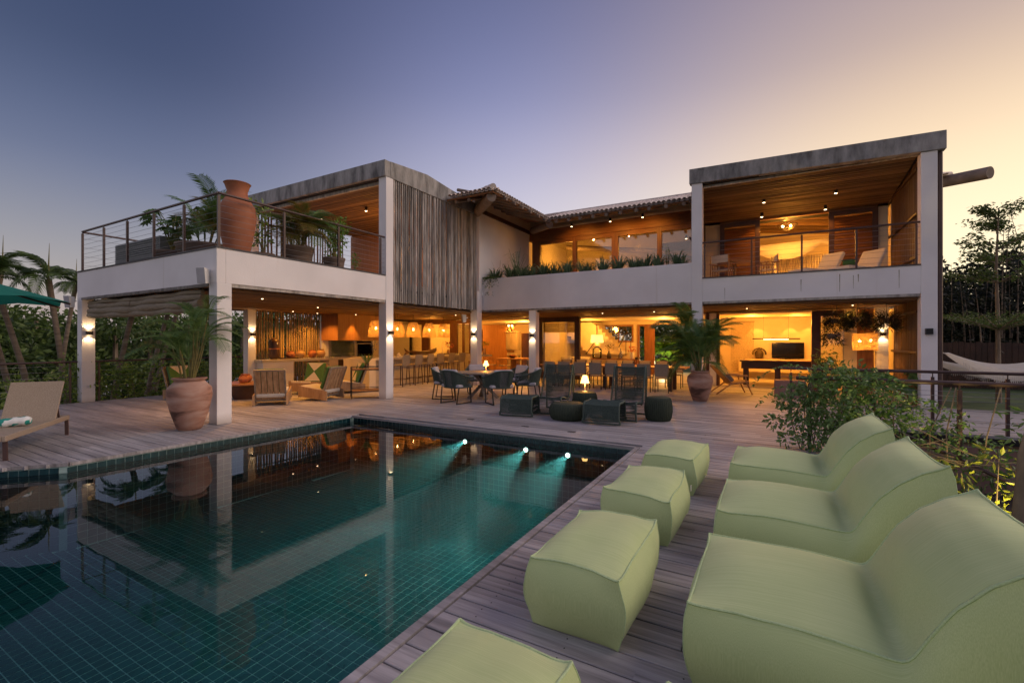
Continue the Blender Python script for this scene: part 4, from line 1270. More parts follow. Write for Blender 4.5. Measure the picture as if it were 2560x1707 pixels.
mb = MB(); mb.box(3.72, 3.78, 10.79, 10.85, -1.0, 1.08); mb.build('post', M['steel'], r2)
hr_ = thing('stair_handrail', 'sloping steel handrail going down into the garden', 'handrail')
mb = MB(); mb.tube([(1.0, 9.2, .55), (3.1, 7.4, -.35)], .025, 10); mb.build('handrail', M['steel'], hr_, smooth=50)
for x, y, z in ((1.0, 9.2, .55), (3.1, 7.4, -.35)):
    mb = MB(); mb.box(x - .02, x + .02, y - .02, y + .02, -1.0, z); mb.build('post', M['steel'], hr_)

# ================================================================== SAGE BEAN LOUNGERS
def bean(mb, seams, L0, L1, Wd, path, na=40, nb=22, nc=12, puff=.035, side=.05, mid=.05, front=.04, back=.05, seed=0, wr=.006, crease=None):
    """inflated cushion: cube surface mapped on a side profile"""
    cum = [0]
    for (x0, z0), (x1, z1) in zip(path[:-1], path[1:]): cum.append(cum[-1] + math.hypot(x1 - x0, z1 - z0))
    tot = cum[-1]
    def top(t):
        s = t * tot
        for i in range(len(path) - 1):
            if s <= cum[i + 1] + 1e-9:
                q = (s - cum[i]) / (cum[i + 1] - cum[i]); a, b = path[i], path[i + 1]
                return a[0] + (b[0] - a[0]) * q, a[1] + (b[1] - a[1]) * q
        return path[-1]
    def topn(t):
        a = top(max(0, t - .02)); b = top(min(1, t + .02)); dx, dz = b[0] - a[0], b[1] - a[1]
        l = math.hypot(dx, dz) or 1
        return -dz / l, dx / l
    def P(a, b, c):
        t = (a + 1) / 2; h = (c + 1) / 2
        tx, tz = top(t); bx = L0 + (L1 - L0) * t
        x = bx + (tx - bx) * h; z = tz * h
        y = b * Wd / 2 * (1 + mid * (1 - c * c)) + (1 if b > 0 else -1) * side * (1 - c * c) * (1 - a * a) * abs(b) ** 5
        nx, nz = topn(t)
        pf = puff * (1 - b * b) * (1 - a ** 6) * max(0, h) ** 3
        if crease: pf *= 1 - .95 * math.exp(-((tx - crease) / .085) ** 2)
        x += nx * pf; z += nz * pf
        x -= (front * (1 - c * c) * (.45 + .55 * (1 - b * b))) * max(0, -a) ** 4
        x += (back * (1 - c * c) * (.45 + .55 * (1 - b * b))) * max(0, a) ** 4
        pinch = (abs(a) * abs(b)) ** 14 * max(0, c) ** 3
        z += .012 * pinch
        q = Vector((x * 4 + seed * 7, y * 4, z * 4))
        amp = wr * (1 + 2.4 * (abs(a) * abs(b)) ** 3)
        n_ = noise.noise_vector(q * .7) * amp * 1.3
        m_ = noise.noise_vector(q * 2.3) * amp * .18
        sm_ = min(1, h * 8)
        return (x + (n_.x + m_.x), y + (n_.y + m_.y), max(0.0, z + (n_.z + m_.z) * sm_))
    idx = {}
    def vid(a, b, c):
        k = (round(a, 5), round(b, 5), round(c, 5))
        if k not in idx:
            idx[k] = len(mb.v); mb.v.append(P(a, b, c))
        return idx[k]
    def face(f, n1, n2, flip):
        for i in range(n1):
            for j in range(n2):
                u0, u1 = -1 + 2 * i / n1, -1 + 2 * (i + 1) / n1
                v0, v1 = -1 + 2 * j / n2, -1 + 2 * (j + 1) / n2
                q = [vid(*f(u0, v0)), vid(*f(u1, v0)), vid(*f(u1, v1)), vid(*f(u0, v1))]
                mb.f.append(tuple(reversed(q)) if flip else tuple(q))
    face(lambda u, v: (u, v, 1), na, nb, False)
    face(lambda u, v: (u, v, -1), na, nb, True)
    face(lambda u, v: (u, -1, v), na, nc, False)
    face(lambda u, v: (u, 1, v), na, nc, True)
    face(lambda u, v: (-1, u, v), nb, nc, True)
    face(lambda u, v: (1, u, v), nb, nc, False)
    lin_ = lambda n: [-1 + 2 * i / n for i in range(n + 1)]
    for b in (-1, 1): seams.tube([P(a, b, 1) for a in lin_(na)], .0065, 6)
    for a in (-1, 1):
        seams.tube([P(a, b, 1) for b in lin_(nb)], .0065, 6)
        for b in (-1, 1): seams.tube([P(a, b, c) for c in lin_(nc)], .003, 5)
M['piping'] = mat('sage_piping', (.40, .53, .26), (.54, .66, .36), .9, (90, 90, 90), .2)
LP = [(0.0, .385), (.2, .40), (.45, .40), (.66, .39), (.745, .385), (.785, .39), (.81, .42), (.86, .51), (.93, .63), (1.02, .735), (1.12, .81), (1.24, .86)]
lounger = None
def make_lounger(seed):
    mb, sm_ = MB(), MB()
    bean(mb, sm_, 0.02, 1.24, .88, LP, na=64, seed=seed, puff=.085, mid=.085, side=.06, front=.06, back=.11, wr=.006, crease=.79)
    return mb, sm_
def put_lounger(y, label, seed):
    t = thing('sage_lounger', label, 'lounger', (-.33, y, 0), 0, 'sage green outdoor bean loungers')
    mb, sm_ = make_lounger(seed)
    mb.build('body', M['sage'], t, smooth=48)
    sm_.build('piping', M['piping'], t, smooth=60)
    return t
put_lounger(2.70, 'largest, nearest sage green bean lounger at the lower right corner', 1)
put_lounger(4.06, 'middle sage green bean lounger in the row', 2)
put_lounger(5.44, 'farthest sage green bean lounger beside the climbing plant', 3)
put_lounger(1.25, 'sage green bean lounger of which only a corner shows at the bottom edge', 4)
def put_pouf(y, label, seed, rz=0.0, x=-.94):
    t = thing('sage_pouf', label, 'pouf', (x, y, 0), rz, 'sage green box poufs beside the pool')
    mb, sm_ = MB(), MB()
    bean(mb, sm_, -.25, .25, .86, [(-.26, .365), (-.1, .385), (.1, .385), (.26, .365)], na=20, nb=26, nc=12, puff=.045, side=.03, mid=.07, front=.065, back=.065, seed=seed + 20, wr=.010)
    mb.build('body', M['sage'], t, smooth=48); sm_.build('piping', M['piping'], t, smooth=60)
    return t
put_pouf(2.77, 'big sage green pouf standing between pool edge and nearest lounger', 1, R(1))
p2_ = put_pouf(4.13, 'sage green pouf second from the front beside the pool, in front of the middle lounger', 2)
put_pouf(5.50, 'smallest looking, farthest sage green pouf beside the pool corner', 3, R(-1))
put_pouf(1.20, 'sage green pouf cut off by the bottom edge of the picture', 4)
mb = MB(); mb.obox((.315, .30, .27), (.004, .035, .05)); mb.build('care_label', M['white'], p2_)

# ================================================================== ROPE CHAIRS, TABLE
def rope_chaise(name, label, x, y, rz):
    """low lounge chair: bent side frames wrapped across with rope"""
    t = thing(name, label, 'lounge chair', (x, y, 0), rz, 'low rope lounge chairs')
    prof = [(-.38, .0), (-.42, .20), (-.40, .36), (-.34, .40), (-.1, .36), (.12, .30), (.22, .33), (.30, .50), (.42, .80), (.52, 1.04), (.56, 1.06), (.60, 1.0), (.60, .6), (.60, .0)]
    pts = [];
    for (a, b), (c, e) in zip(prof[:-1], prof[1:]):
        for k in range(6): pts.append((a + (c - a) * k / 6, b + (e - b) * k / 6))
    pts.append(prof[-1])
    for s in (-.33, .33):
        mb = MB(); mb.tube([(s, a, max(.02, z)) for a, z in pts], .02, 8); mb.build('side_frame', M['rope'], t, smooth=60)
    mb = MB(); mb.tube([(-.33, .60, .03), (.33, .60, .03)], .018, 8); mb.tube([(-.33, -.38, .03), (.33, -.38, .03)], .018, 8); mb.build('stretcher', M['rope'], t, smooth=60)
    mb = MB()
    cum = 0; last = pts[0]; step = 0.028; nxt = .05
    for q in pts[1:]:
        sl = math.hypot(q[0] - last[0], q[1] - last[1])
        while nxt < cum + sl:
            f = (nxt - cum) / sl; a = last[0] + (q[0] - last[0]) * f; z = last[1] + (q[1] - last[1]) * f
            if z > .06:
                sag = -.018
                mb.tube([(-.34, a, z), (-.15, a, z + sag), (.15, a, z + sag), (.34, a, z)], .0075, 5, caps=False)
            nxt += step * random.uniform(.9, 1.15)
        cum += sl; last = q
    o = mb.build('rope_wrap', M['rope'], t, smooth=60); o['kind'] = 'stuff'
    return t
rope_chaise('rope_lounge_chair', 'left dark green rope lounge chair behind the left rope footstool', -4.25, 9.35, R(6))
rope_chaise('rope_lounge_chair', 'right dark green rope lounge chair between lamp stool and drum stool', -2.62, 9.35, R(2))
def rope_stool(x, y, rz, label):
    t = thing('rope_footstool', label, 'footstool', (x, y, 0), rz, 'rope footstools in front of the lounge chairs')
    prof = [(-.28, .0), (-.29, .2), (-.27, .38), (-.2, .42), (.0, .405), (.2, .42), (.27, .38), (.29, .2), (.28, .0)]
    pts = []
    for (a, b), (c, e) in zip(prof[:-1], prof[1:]):
        for k in range(5): pts.append((a + (c - a) * k / 5, b + (e - b) * k / 5))
    for s in (-.34, .34):
        mb = MB(); mb.tube([(s * (1.06 if z < .1 else 1), a, max(.02, z)) for a, z in pts], .021, 8); mb.build('side_frame', M['rope'], t, smooth=60)
    mb = MB(); mb.tube([(-.34, -.28, .03), (.34, -.28, .03)], .018, 8); mb.tube([(-.34, .28, .03), (.34, .28, .03)], .018, 8); mb.build('stretcher', M['rope'], t, smooth=60)
    mb = MB()
    for i, (a, z) in enumerate(pts):
        if z > .06:
            for dq in (0, .5):
                if i + 1 < len(pts):
                    a2 = a + (pts[i + 1][0] - a) * dq; z2 = z + (pts[i + 1][1] - z) * dq
                    mb.tube([(-.35, a2, z2), (0, a2 * .99, z2 - .012), (.35, a2, z2)], .009, 5, caps=False)
    o = mb.build('rope_wrap', M['rope'], t, smooth=60); o['kind'] = 'stuff'
    return t
rope_stool(-4.72, 8.72, R(10), 'left rope footstool in front of the left lounge chair')
rope_stool(-2.83, 8.72, R(4), 'greyish rope footstool in front of the right lounge chair')
def drum(name, x, y, r, h, label, mat_='ropewarm', bulge=.1):
    prof = [(r * .82, 0), (r * .92, h * .12), (r * 1.0, h * .4), (r * 1.0, h * .6), (r * .93, h * .85), (r * .84, h * .97), (r * .78, h), (.01, h + .004)]
    t = thing(name, label, 'stool', (x, y, 0), 0, 'round woven stools between the lounge chairs')
    mb = MB(); mb.lathe(prof, 40); mb.build('body', M[mat_], t, smooth=40)
    mb = MB()
    for k in range(44):
        a = 2 * PI * k / 44
        mb.tube([(q * 1.005 * math.cos(a), q * 1.005 * math.sin(a), z) for q, z in prof[:-2]], .006, 4, caps=False)
    mb.build('wicker_strands', M[mat_], t, smooth=60)['kind'] = 'stuff'
    return t
drum('drum_stool', -3.62, 8.78, .39, .33, 'wide flat dark green woven stool between the two footstools')
drum('drum_stool', -3.62, 9.75, .28, .46, 'woven drum stool with a lit table lamp on it')
drum('drum_stool', -1.97, 9.55, .27, .47, 'tall dark green woven drum stool right of the lounge chairs')
def table_lamp(x, y, z, label, s=1.0):
    t = thing('table_lamp', label, 'table lamp', (x, y, z), 0, 'small lit cordless table lamps')
    mb = MB(); mb.lathe([(.055 * s, 0), (.055 * s, .008), (.014 * s, .02), (.010 * s, .15 * s), (.010 * s, .2 * s)], 18); mb.build('stand', M['ivory'], t, smooth=40)
    mb = MB()
    for k in range(3): mb.lathe([(.088 * s - k * .017, .17 * s + k * .05 * s), (.072 * s - k * .017, .17 * s + (k + .95) * .05 * s)], 18)
    mb.build('lamp_shade', M['lampshade_small'], t, smooth=60)
    point('lamp_glow', (0, 0, .14 * s), 9, WARM, .03, t)
    return t
table_lamp(-3.62, 9.75, .466, 'small lit lamp standing on the woven drum stool', 1.15)

TX, TY = -7.0, 10.75
t = thing('round_dining_table', 'round grey teak table with crossed legs in front of the pole screen', 'table', (TX, TY, 0), R(20))
mb = MB(); mb.lathe([(.74, .70), (.78, .715), (.78, .74), (.01, .742)], 48); mb.build('tabletop', M['greyteak'], t, smooth=40)
for k in range(4):
    a = k * PI / 2 + .4
    mb = MB(); mb.beam((.42 * math.cos(a), .42 * math.sin(a), .0), (-.30 * math.cos(a + .25), -.30 * math.sin(a + .25), .70), .09, .07); mb.build('leg', M['greyteak'], t)
table_lamp(TX + .0, TY + .15, .742, 'small lit lamp on the round outdoor table', .95)
def rope_armchair():
    t = thing('rope_armchair', '', 'armchair', (0, 0, 0), 0, 'rope armchairs around the round table')
    # seat ring and back rim
    n = 22
    rim, low = [], []
    for k in range(n + 1):
        a = PI * (k / n)                      # from right arm over the back to left arm
        c, s = math.cos(a), math.sin(a)
        zr = .60 + .17 * s ** 1.5
        rim.append((.33 * (1 if c > 0 else -1) * abs(c) ** .6, -.24 + .56 * s ** .75, zr))
        low.append((.29 * (1 if c > 0 else -1) * abs(c) ** .6, -.22 + .46 * s ** .75, .38))
    mb = MB(); mb.tube(rim, .019, 8); mb.build('back_rim', M['rope'], t, smooth=60)
    mb = MB(); mb.tube(low + [low[0]], .019, 8); mb.build('seat_ring', M['rope'], t, smooth=60)
    mb = MB()
    m = 74
    for k in range(m + 1):
        q = k / m * n; i = min(n - 1, int(q)); f = q - i
        a = Vector(rim[i]).lerp(Vector(rim[i + 1]), f); b = Vector(low[i]).lerp(Vector(low[i + 1]), f)
        mid_ = (a + b) / 2 + Vector((0, .0, 0))
        mb.tube([a, mid_, b], .0075, 5, caps=False)
    mb.build('rope_wrap', M['rope'], t, smooth=60)['kind'] = 'stuff'
    mb = MB(); mb.box(-.27, .27, -.22, .22, .38, .45); mb.build('seat_cushion', M['cushion'], t, bevel=.02)
    mb = MB(); mb.obox((0, .20, .62), (.44, .10, .36), (R(-14), 0, 0)); mb.build('back_cushion', M['cushion'], t, bevel=.035)
    for sx in (-1, 1):
        mb = MB(); mb.beam((sx * .26, -.2, .39), (sx * .24, -.24, .012), .022, .022); mb.build('leg', M['blackmetal'], t)
        mb = MB(); mb.beam((sx * .26, .2, .39), (sx * .24, .26, .012), .022, .022); mb.build('leg', M['blackmetal'], t)
        mb = MB(); mb.box(sx * .24 - .012, sx * .24 + .012, -.25, .27, 0, .022); mb.build('runner', M['blackmetal'], t)
    return t
ra = rope_armchair()
spots_ = [(-.95, -.52, 'leftmost dark rope armchair at the round table, its back to the bar stools'), (-.10, -1.12, 'rope armchair at the front left of the round table, back towards the pool'),
          (.95, -.70, 'rope armchair at the front right of the round table, next to the left footstool'), (1.25, .35, 'rope armchair at the right of the round table with a grey cushion leaning out'),
          (.45, 1.05, 'rope armchair behind the round table with a pale cushion, right of the small lamp'), (-.75, .85, 'rope armchair behind the round table in front of the column')]
for i, (dx, dy, lb) in enumerate(spots_):
    rz = math.atan2(dy, dx) - PI / 2
    if i == 0:
        ra.location = (TX + dx, TY + dy, 0); ra.rotation_euler = (0, 0, rz); ra['label'] = lb; ra.scale = (1.13, 1.13, 1.1)
    else: o_ = dup(ra, (TX + dx, TY + dy, 0), rz, lb); o_.scale = (1.13, 1.13, 1.1)

# ================================================================== PINE ARMCHAIRS + COFFEE TABLE
def pine_chair():
    t = thing('pine_armchair', '', 'armchair', (0, 0, 0), 0, 'pine plank armchairs with green and white cushions')
    for k in range(5):
        mb = MB(); mb.obox((-.26 + k * .13, .42, .50), (.116, .022, .78), (R(-20), 0, 0)); mb.build('back_board', M['pinewood'], t)
    mb = MB()
    for x in (-.335, .335): mb.obox((x, .42, .50), (.035, .05, .80), (R(-20), 0, 0))
    mb.obox((0, .55, .885), (.70, .05, .035), (R(-20), 0, 0)); mb.obox((0, .29, .13), (.70, .05, .035), (R(-20), 0, 0))
    mb.build('back_frame', M['greyteak'], t)
    for x in (-.37, .37):
        mb = MB(); mb.xprism([(-.42, .12), (.46, .02), (.46, .27), (-.42, .40), ], x - .018, x + .018); mb.build('side_panel', M['pinewood'], t)
    mb = MB(); mb.obox((0, -.42, .22), (.74, .03, .26)); mb.build('front_panel', M['pinewood'], t)
    mb = MB(); mb.obox((0, -.02, .30), (.66, .80, .10), (R(-8), 0, 0)); mb.build('seat_cushion', M['ivory'], t, bevel=.03)
    mb = MB(); mb.obox((0, .33, .62), (.62, .10, .62), (R(-20), 0, 0)); mb.build('back_cushion', M['green_cushion'], t, bevel=.035)
    mb = MB()
    c_, s_ = math.cos(R(-20)), math.sin(R(-20))
    def pc(x, z): return (x, .33 - .054 * c_ + (z) * -s_ , .62 - .054 * s_ * -1 * -1 + z * c_)
    mb.add([pc(-.27, .29), pc(.27, .29), pc(0, .02)], [(0, 1, 2)]); mb.add([pc(-.27, -.29), pc(0, .0), pc(.27, -.29)], [(0, 1, 2)])
    mb.build('cushion_print', M['ivory'], t)
    mb = MB(); mb.add([(-.3, -.3, .368), (0, -.02, .328), (-.3, .3, .285)], [(0, 1, 2)]); mb.add([(.3, -.3, .368), (.3, .3, .285), (0, -.02, .328)], [(0, 1, 2)])
    mb.build('cushion_print', M['green_cushion'], t)
    return t
pc0 = pine_chair()
for i, (x, y, f, lb) in enumerate([(-11.05, 7.15, R(-131), 'pine armchair seen from behind, showing its upright back boards'),
      (-10.75, 8.35, R(-75), 'pine armchair seen from the side, leaning right, left of the bar trolley'),
      (-12.35, 9.15, R(20), 'pine armchair facing out with a green and white cushion behind the left armchair'),
      (-11.5, 9.9, R(-30), 'pine armchair with white cushion behind the side-on armchair'),
      (-14.0, 6.6, R(100), 'pine armchair half hidden behind the left clay pot')]):
    if i == 0: pc0.location = (x, y, 0); pc0.rotation_euler = (0, 0, f); pc0['label'] = lb
    else: dup(pc0, (x, y, 0), f, lb)
t = thing('coffee_table', 'round light wood coffee table behind the front column', 'coffee table', (-12.75, 7.45, 0))
mb = MB(); mb.lathe([(.60, .40), (.63, .41), (.63, .45), (.01, .452)], 40); mb.build('tabletop', M['cabinet'], t, smooth=40)
mb = MB(); mb.lathe([(.30, 0), (.34, .1), (.38, .38), (.38, .40)], 20); mb.build('base', M['darkwood'], t, smooth=40)
def pot(x, y, z, r, h, label, mat_='terra_red', cat='clay pot', name='clay_pot', neck=.6, grp=None):
    t = thing(name, label, cat, (x, y, z), 0, grp)
    mb = MB(); mb.lathe([(r * .45, 0), (r * .75, h * .12), (r * .98, h * .40), (r * 1.0, h * .55), (r * .86, h * .78), (r * neck, h * .90), (r * neck * 1.02, h * .97), (r * neck * 1.15, h), (r * neck * .9, h * .995), (r * neck * .85, h * .8)], 28)
    mb.build('body', M[mat_], t, smooth=50)
    mb = MB(); mb.lathe([(r * neck * 1.10, h * .955), (r * neck * 1.2, h * .985), (r * neck * 1.12, h * 1.005)], 28); mb.build('rim', M[mat_], t, smooth=50)
    return t
pot(-12.6, 7.3, .452, .13, .2, 'front orange clay pot on the coffee table')
pot(-12.85, 7.5, .452, .17, .22, 'rear, wider clay pot on the coffee table')

# ================================================================== BAR TROLLEY
t = thing('bar_trolley', 'black metal bar trolley on castors in front of the bar', 'trolley', (-9.95, 9.25, 0), R(52))
for x in (-.42, .42):
    for y in (-.23, .23):
        mb = MB(); mb.tube([(x, y, .12), (x, y, .86)], .012, 8); mb.build('post', M['blackmetal'], t, smooth=50)
        mb = MB()
        mb.tube([(x - .012, y, .065), (x + .012, y, .065)], .02, 8)
        ring = [(x, y + .055 * math.cos(a), .065 + .055 * math.sin(a)) for a in [2 * PI * k / 16 for k in range(17)]]
        mb.tube(ring, .009, 6)
        for k in range(4):
            a = k * PI / 4
            mb.tube([(x, y + .05 * math.cos(a), .065 + .05 * math.sin(a)), (x, y - .05 * math.cos(a), .065 - .05 * math.sin(a))], .004, 4)
        mb.build('castor', M['blackmetal'], t, smooth=50)
for z in (.20, .80):
    mb = MB(); mb.box(-.42, .42, -.23, .23, z, z + .02); mb.build('shelf', M['cabinet'], t)
    mb = MB()
    for dz in (-.01, .07):
        mb.tube([(-.42, -.23, z + dz), (.42, -.23, z + dz), (.42, .23, z + dz), (-.42, .23, z + dz), (-.42, -.23, z + dz)], .009, 6)
    mb.build('guard_rail', M['blackmetal'], t, smooth=50)
# ================================================================== BAR
bar = thing('bar_counter', 'long pale stone bar counter behind a row of taupe bar stools', 'bar counter')
mb = MB(); mb.box(-12.85, -12.05, 11.35, 16.9, 0, .93); mb.build('body', M['stonetop'], bar)
mb = MB(); mb.box(-12.95, -11.75, 11.3, 17.0, .93, 1.02); mb.build('countertop', M['stonetop'], bar, bevel=.006)
mb = MB(); mb.box(-12.98, -11.72, 11.0, 11.29, 0, 1.0); mb.build('end_panel', M['cream'], bar)
def bar_stool():
    t = thing('bar_stool', '', 'bar stool', (0, 0, 0), 0, 'taupe bar stools along the bar')
    mb = MB(); mb.box(-.2, .2, -.2, .2, .72, .77); mb.build('seat', M['taupe'], t, bevel=.015)
    mb = MB(); mb.obox((0, .21, .94), (.40, .03, .34), (R(-7), 0, 0)); mb.build('backrest', M['taupe'], t, bevel=.01)
    for sx in (-1, 1):
        for sy in (-1, 1):
            mb = MB(); mb.beam((sx * .18, sy * .18, .73), (sx * .21, sy * .22, 0), .028, .028); mb.build('leg', M['darkwood'], t)
    mb = MB(); mb.tube([(-.2, -.2, .25), (.2, -.2, .25), (.2, .2, .25), (-.2, .2, .25), (-.2, -.2, .25)], .011, 6); mb.build('footrest', M['darkwood'], t)
    return t
bs = bar_stool()
ords = ['first', 'second', 'third', 'fourth', 'fifth', 'sixth']
for i, y in enumerate((12.14, 12.82, 13.47, 14.09, 14.79, 15.53)):
    lb = 'taupe bar stool, %s from the tall column with the wall lamp' % ords[i]
    if i == 0: bs.location = (-11.35, y, 0); bs.rotation_euler = (0, 0, R(-90 + 4)); bs['label'] = lb
    else: dup(bs, (-11.35, y, 0), R(-90 + random.uniform(-6, 6)), lb)
t = thing('low_stool', 'low backless wooden stool past the last bar stool', 'stool', (-11.2, 16.5, 0))
mb = MB(); mb.box(-.2, .2, -.18, .18, .68, .72); mb.build('seat', M['cabinet'], t)
for sx in (-1, 1):
    for sy in (-1, 1):
        mb = MB(); mb.beam((sx * .17, sy * .15, .68), (sx * .19, sy * .17, 0), .03, .03); mb.build('leg', M['darkwood'], t)
# dark carved boat on the bar
t = thing('carved_boat', 'long dark carved wooden boat bowl on the bar top', 'wooden boat', (-12.35, 14.5, 1.02))
mb = MB(); n = 18
sec = []
for i in range(n + 1):
    s = -1 + 2 * i / n
    wd = .17 * (1 - abs(s) ** 2.6) ** .7 + .004
    zt = .16 + .14 * max(0, s) ** 3 + .05 * max(0, -s) ** 3; zb = .02 + .12 * abs(s) ** 5
    sec.append([(-wd, s * .85, zt), (-wd * .7, s * .84, zb + .03), (0, s * .83, zb), (wd * .7, s * .84, zb + .03), (wd, s * .85, zt), (wd * .85, s * .83, zt - .01), (0, s * .8, zb + .05), (-wd * .85, s * .83, zt - .01)])
for q in sec: mb.v.extend(q)
for i in range(n):
    for k in range(8): mb.f.append((i * 8 + k, i * 8 + (k + 1) % 8, (i + 1) * 8 + (k + 1) % 8, (i + 1) * 8 + k))
mb.build('hull', M['darkwood'], t, smooth=50)
mb = MB(); mb.add([(-.01, -.80, .12), (-.01, -1.15, .30), (-.01, -1.05, .14), (-.01, -1.15, .02)], [(0, 1, 2), (0, 2, 3)]); mb.add([(.01, -.80, .12), (.01, -1.15, .30), (.01, -1.05, .14), (.01, -1.15, .02)], [(0, 2, 1), (0, 3, 2)]); mb.build('fishtail', M['darkwood'], t)
for k, (y, lb) in enumerate(((13.0, 'gold domed bell beside the fishtail on the bar'), (15.7, 'slim white candlestick on the bar end'))):
    tt = thing('bar_ornament', lb, 'ornament', (-12.3, y, 1.02))
    mb = MB()
    if k == 0: mb.lathe([(.10, 0), (.10, .03), (.07, .09), (.02, .12), (.008, .15)], 18)
    else: mb.lathe([(.06, 0), (.05, .02), (.012, .05), (.012, .32), (.035, .33), (.012, .34), (.010, .46)], 14)
    mb.build('body', M['stonetop'] if k == 0 else M['white'], tt, smooth=50)
t = thing('serving_tray', 'dark red tray on the far end of the bar', 'tray', (-12.3, 16.2, 1.02))
mb = MB(); mb.box(-.18, .18, -.55, .55, 0, .04); mb.build('tray_base', M['darkwood'], t)
t = thing('flower_vase', 'small clay vase of red and dark heliconia flowers on the bar tray', 'vase', (-12.3, 16.1, 1.06))
mb = MB(); mb.lathe([(.05, 0), (.08, .06), (.05, .13), (.06, .15)], 14); mb.build('vase', M['jar'], t, smooth=50)
mb = MB()
for k in range(26):
    a = random.uniform(0, 6.3); r = random.uniform(.05, .25); z = random.uniform(.2, .45)
    c = Vector((r * math.cos(a), r * math.sin(a), z)); dv = Vector((math.cos(a) * .06, math.sin(a) * .06, .07)); s_ = Vector((-math.sin(a), math.cos(a), 0)) * .03
    mb.add([c, c + dv * .5 + s_, c + dv * 1.2, c + dv * .5 - s_], [(0, 1, 2, 3)])
mb.build('blossoms', M['redflower'], t)['kind'] = 'stuff'

# ================================================================== KITCHEN
kc = thing('kitchen_counter', 'long pale counter with clay jars in front of the bamboo pole wall', 'counter')
mb = MB(); mb.box(-14.72, -14.1, 8.75, 12.3, .90, .99); mb.build('countertop', M['stonetop'], kc, bevel=.005)
mb = MB(); mb.box(-14.7, -14.15, 8.82, 9.9, 0, .90); mb.build('end_wall', M['plaster'], kc)
mb = MB(); mb.box(-14.7, -14.15, 11.35, 11.75, 0, .90); mb.build('drawer_unit', M['cream'], kc)
mb = MB(); mb.box(-14.7, -14.17, 11.76, 12.3, 0, .88); mb.build('red_front', M['darkwood'], kc)
mb = MB(); mb.box(-14.8, -14.7, 11.75, 13.4, .99, 1.62); mb.build('backsplash', M['stonetop'], kc)
hood = thing('range_hood', 'big amber wood veneer hood box lit by two spotlights', 'range hood')
for a, b in ((11.43, 12.2), (12.21, 13.0), (13.01, 13.75)):
    mb = MB(); mb.box(-14.7, -13.78, a, b, 1.62, 2.6); mb.build('panel', M['cabinet'], hood)
gb = thing('grill_enclosure', 'glass sided grill niche under the amber hood', 'grill')
mb = MB(); mb.box(-14.6, -14.58, 11.8, 12.9, 1.0, 1.6); mb.build('side_pane', M['clear'], gb)
mb = MB(); mb.box(-13.9, -13.88, 12.4, 13.2, 1.0, 1.6); mb.build('front_pane', M['clear'], gb)
mb = MB(); mb.tube([(-13.87, 12.4, 1.0), (-13.87, 12.4, 1.5), (-13.87, 13.2, 1.5), (-13.87, 13.2, 1.0)], .012, 6); mb.build('frame', M['cable'], gb)
mb = MB(); mb.box(-14.1, -13.3, 12.31, 13.6, 0, 1.0); mb.build('plinth', M['cream'], gb)
for (y, r, h, m_, lb) in ((9.92, .15, .27, 'terra_red', 'leftmost brown clay jar on the kitchen counter'), (10.30, .16, .30, 'jar', 'pale clay jar left of the middle of the kitchen counter'),
                          (10.78, .15, .29, 'terra_red', 'darker clay jar second from the right on the kitchen counter'), (11.15, .15, .31, 'jar', 'rightmost pale clay jar on the kitchen counter')):
    pot(-14.35, y, .99, r, h, lb, m_, grp='clay jars on the kitchen counter')
t = thing('water_barrel', 'tall dark clay water filter with domed ends on the kitchen counter', 'water filter', (-14.4, 9.36, .99))
mb = MB(); mb.lathe([(.10, 0), (.155, .06), (.165, .12), (.165, .56), (.15, .64), (.08, .70), (.03, .72)], 24); mb.build('body', M['darkwood'], t, smooth=50)
mb = MB(); mb.lathe([(.17, .33), (.172, .35), (.17, .37)], 24); mb.build('band', M['terra_red'], t, smooth=60)
mb = MB(); mb.box(.15, .175, -.02, .02, .50, .56); mb.build('badge', M['white'], t)
mb = MB(); mb.box(-.2, -.0, .25, .8, 0, .05); 
t2 = tag(MB().box(-14.55, -14.2, 9.55, 10.1, .995, 1.03).build('cutting_board', M['darkwood']), 'dark cutting board under the left clay jar', 'board')
gl = thing('glass_row', 'row of small upturned glasses along the front of the kitchen counter', 'glasses', (-14.18, 10.1, .992))
for k in range(22):
    mb = MB(); mb.lathe([(.022, 0), (.026, .05)], 8, (0, k * .085, 0)); mb.build('glass', M['clear'], gl, smooth=60)

# ================================================================== LEFT DINING / KITCHEN ROOM
def wishbone():
    t = thing('wishbone_chair', '', 'chair', (0, 0, 0), 0, 'amber wishbone chairs round the indoor table')
    mb = MB(); mb.box(-.22, .22, -.2, .2, .43, .46); mb.build('seat', M['ivory'], t, bevel=.01)
    mb = MB()
    mb.tube([(.28 * math.cos(a), -.02 + .26 * math.sin(a), .72 + .02 * math.sin(a)) for a in [PI * k / 14 for k in range(15)]], .016, 7); mb.build('top_rail', M['cabinet'], t, smooth=60)
    mb = MB(); mb.tube([(0, .2, .46), (0, .22, .58), (-.07, .235, .72)], .012, 6); mb.tube([(0, .2, .46), (0, .22, .58), (.07, .235, .72)], .012, 6); mb.build('splat', M['cabinet'], t, smooth=60)
    for sx in (-1, 1):
        mb = MB(); mb.tube([(sx * .2, -.18, .46), (sx * .22, -.2, 0)], .017, 7); mb.build('leg', M['cabinet'], t, smooth=60)
        mb = MB(); mb.tube([(sx * .2, .18, 0), (sx * .18, .18, .42), (sx * .26, .05, .72)], .017, 7); mb.build('leg', M['cabinet'], t, smooth=60)
    return t
t = thing('indoor_dining_table', 'light oval table with fruit in the kitchen room behind the columns', 'table', (-10.9, 19.6, 0))
mb = MB(); mb.lathe([(.85, .70), (.88, .72), (.88, .75), (.01, .751)], 36); mb.build('tabletop', M['cabinet'], t, smooth=40)
mb = MB(); mb.box(-.15, .15, -.15, .15, 0, .7); mb.build('pedestal', M['cabinet'], t)
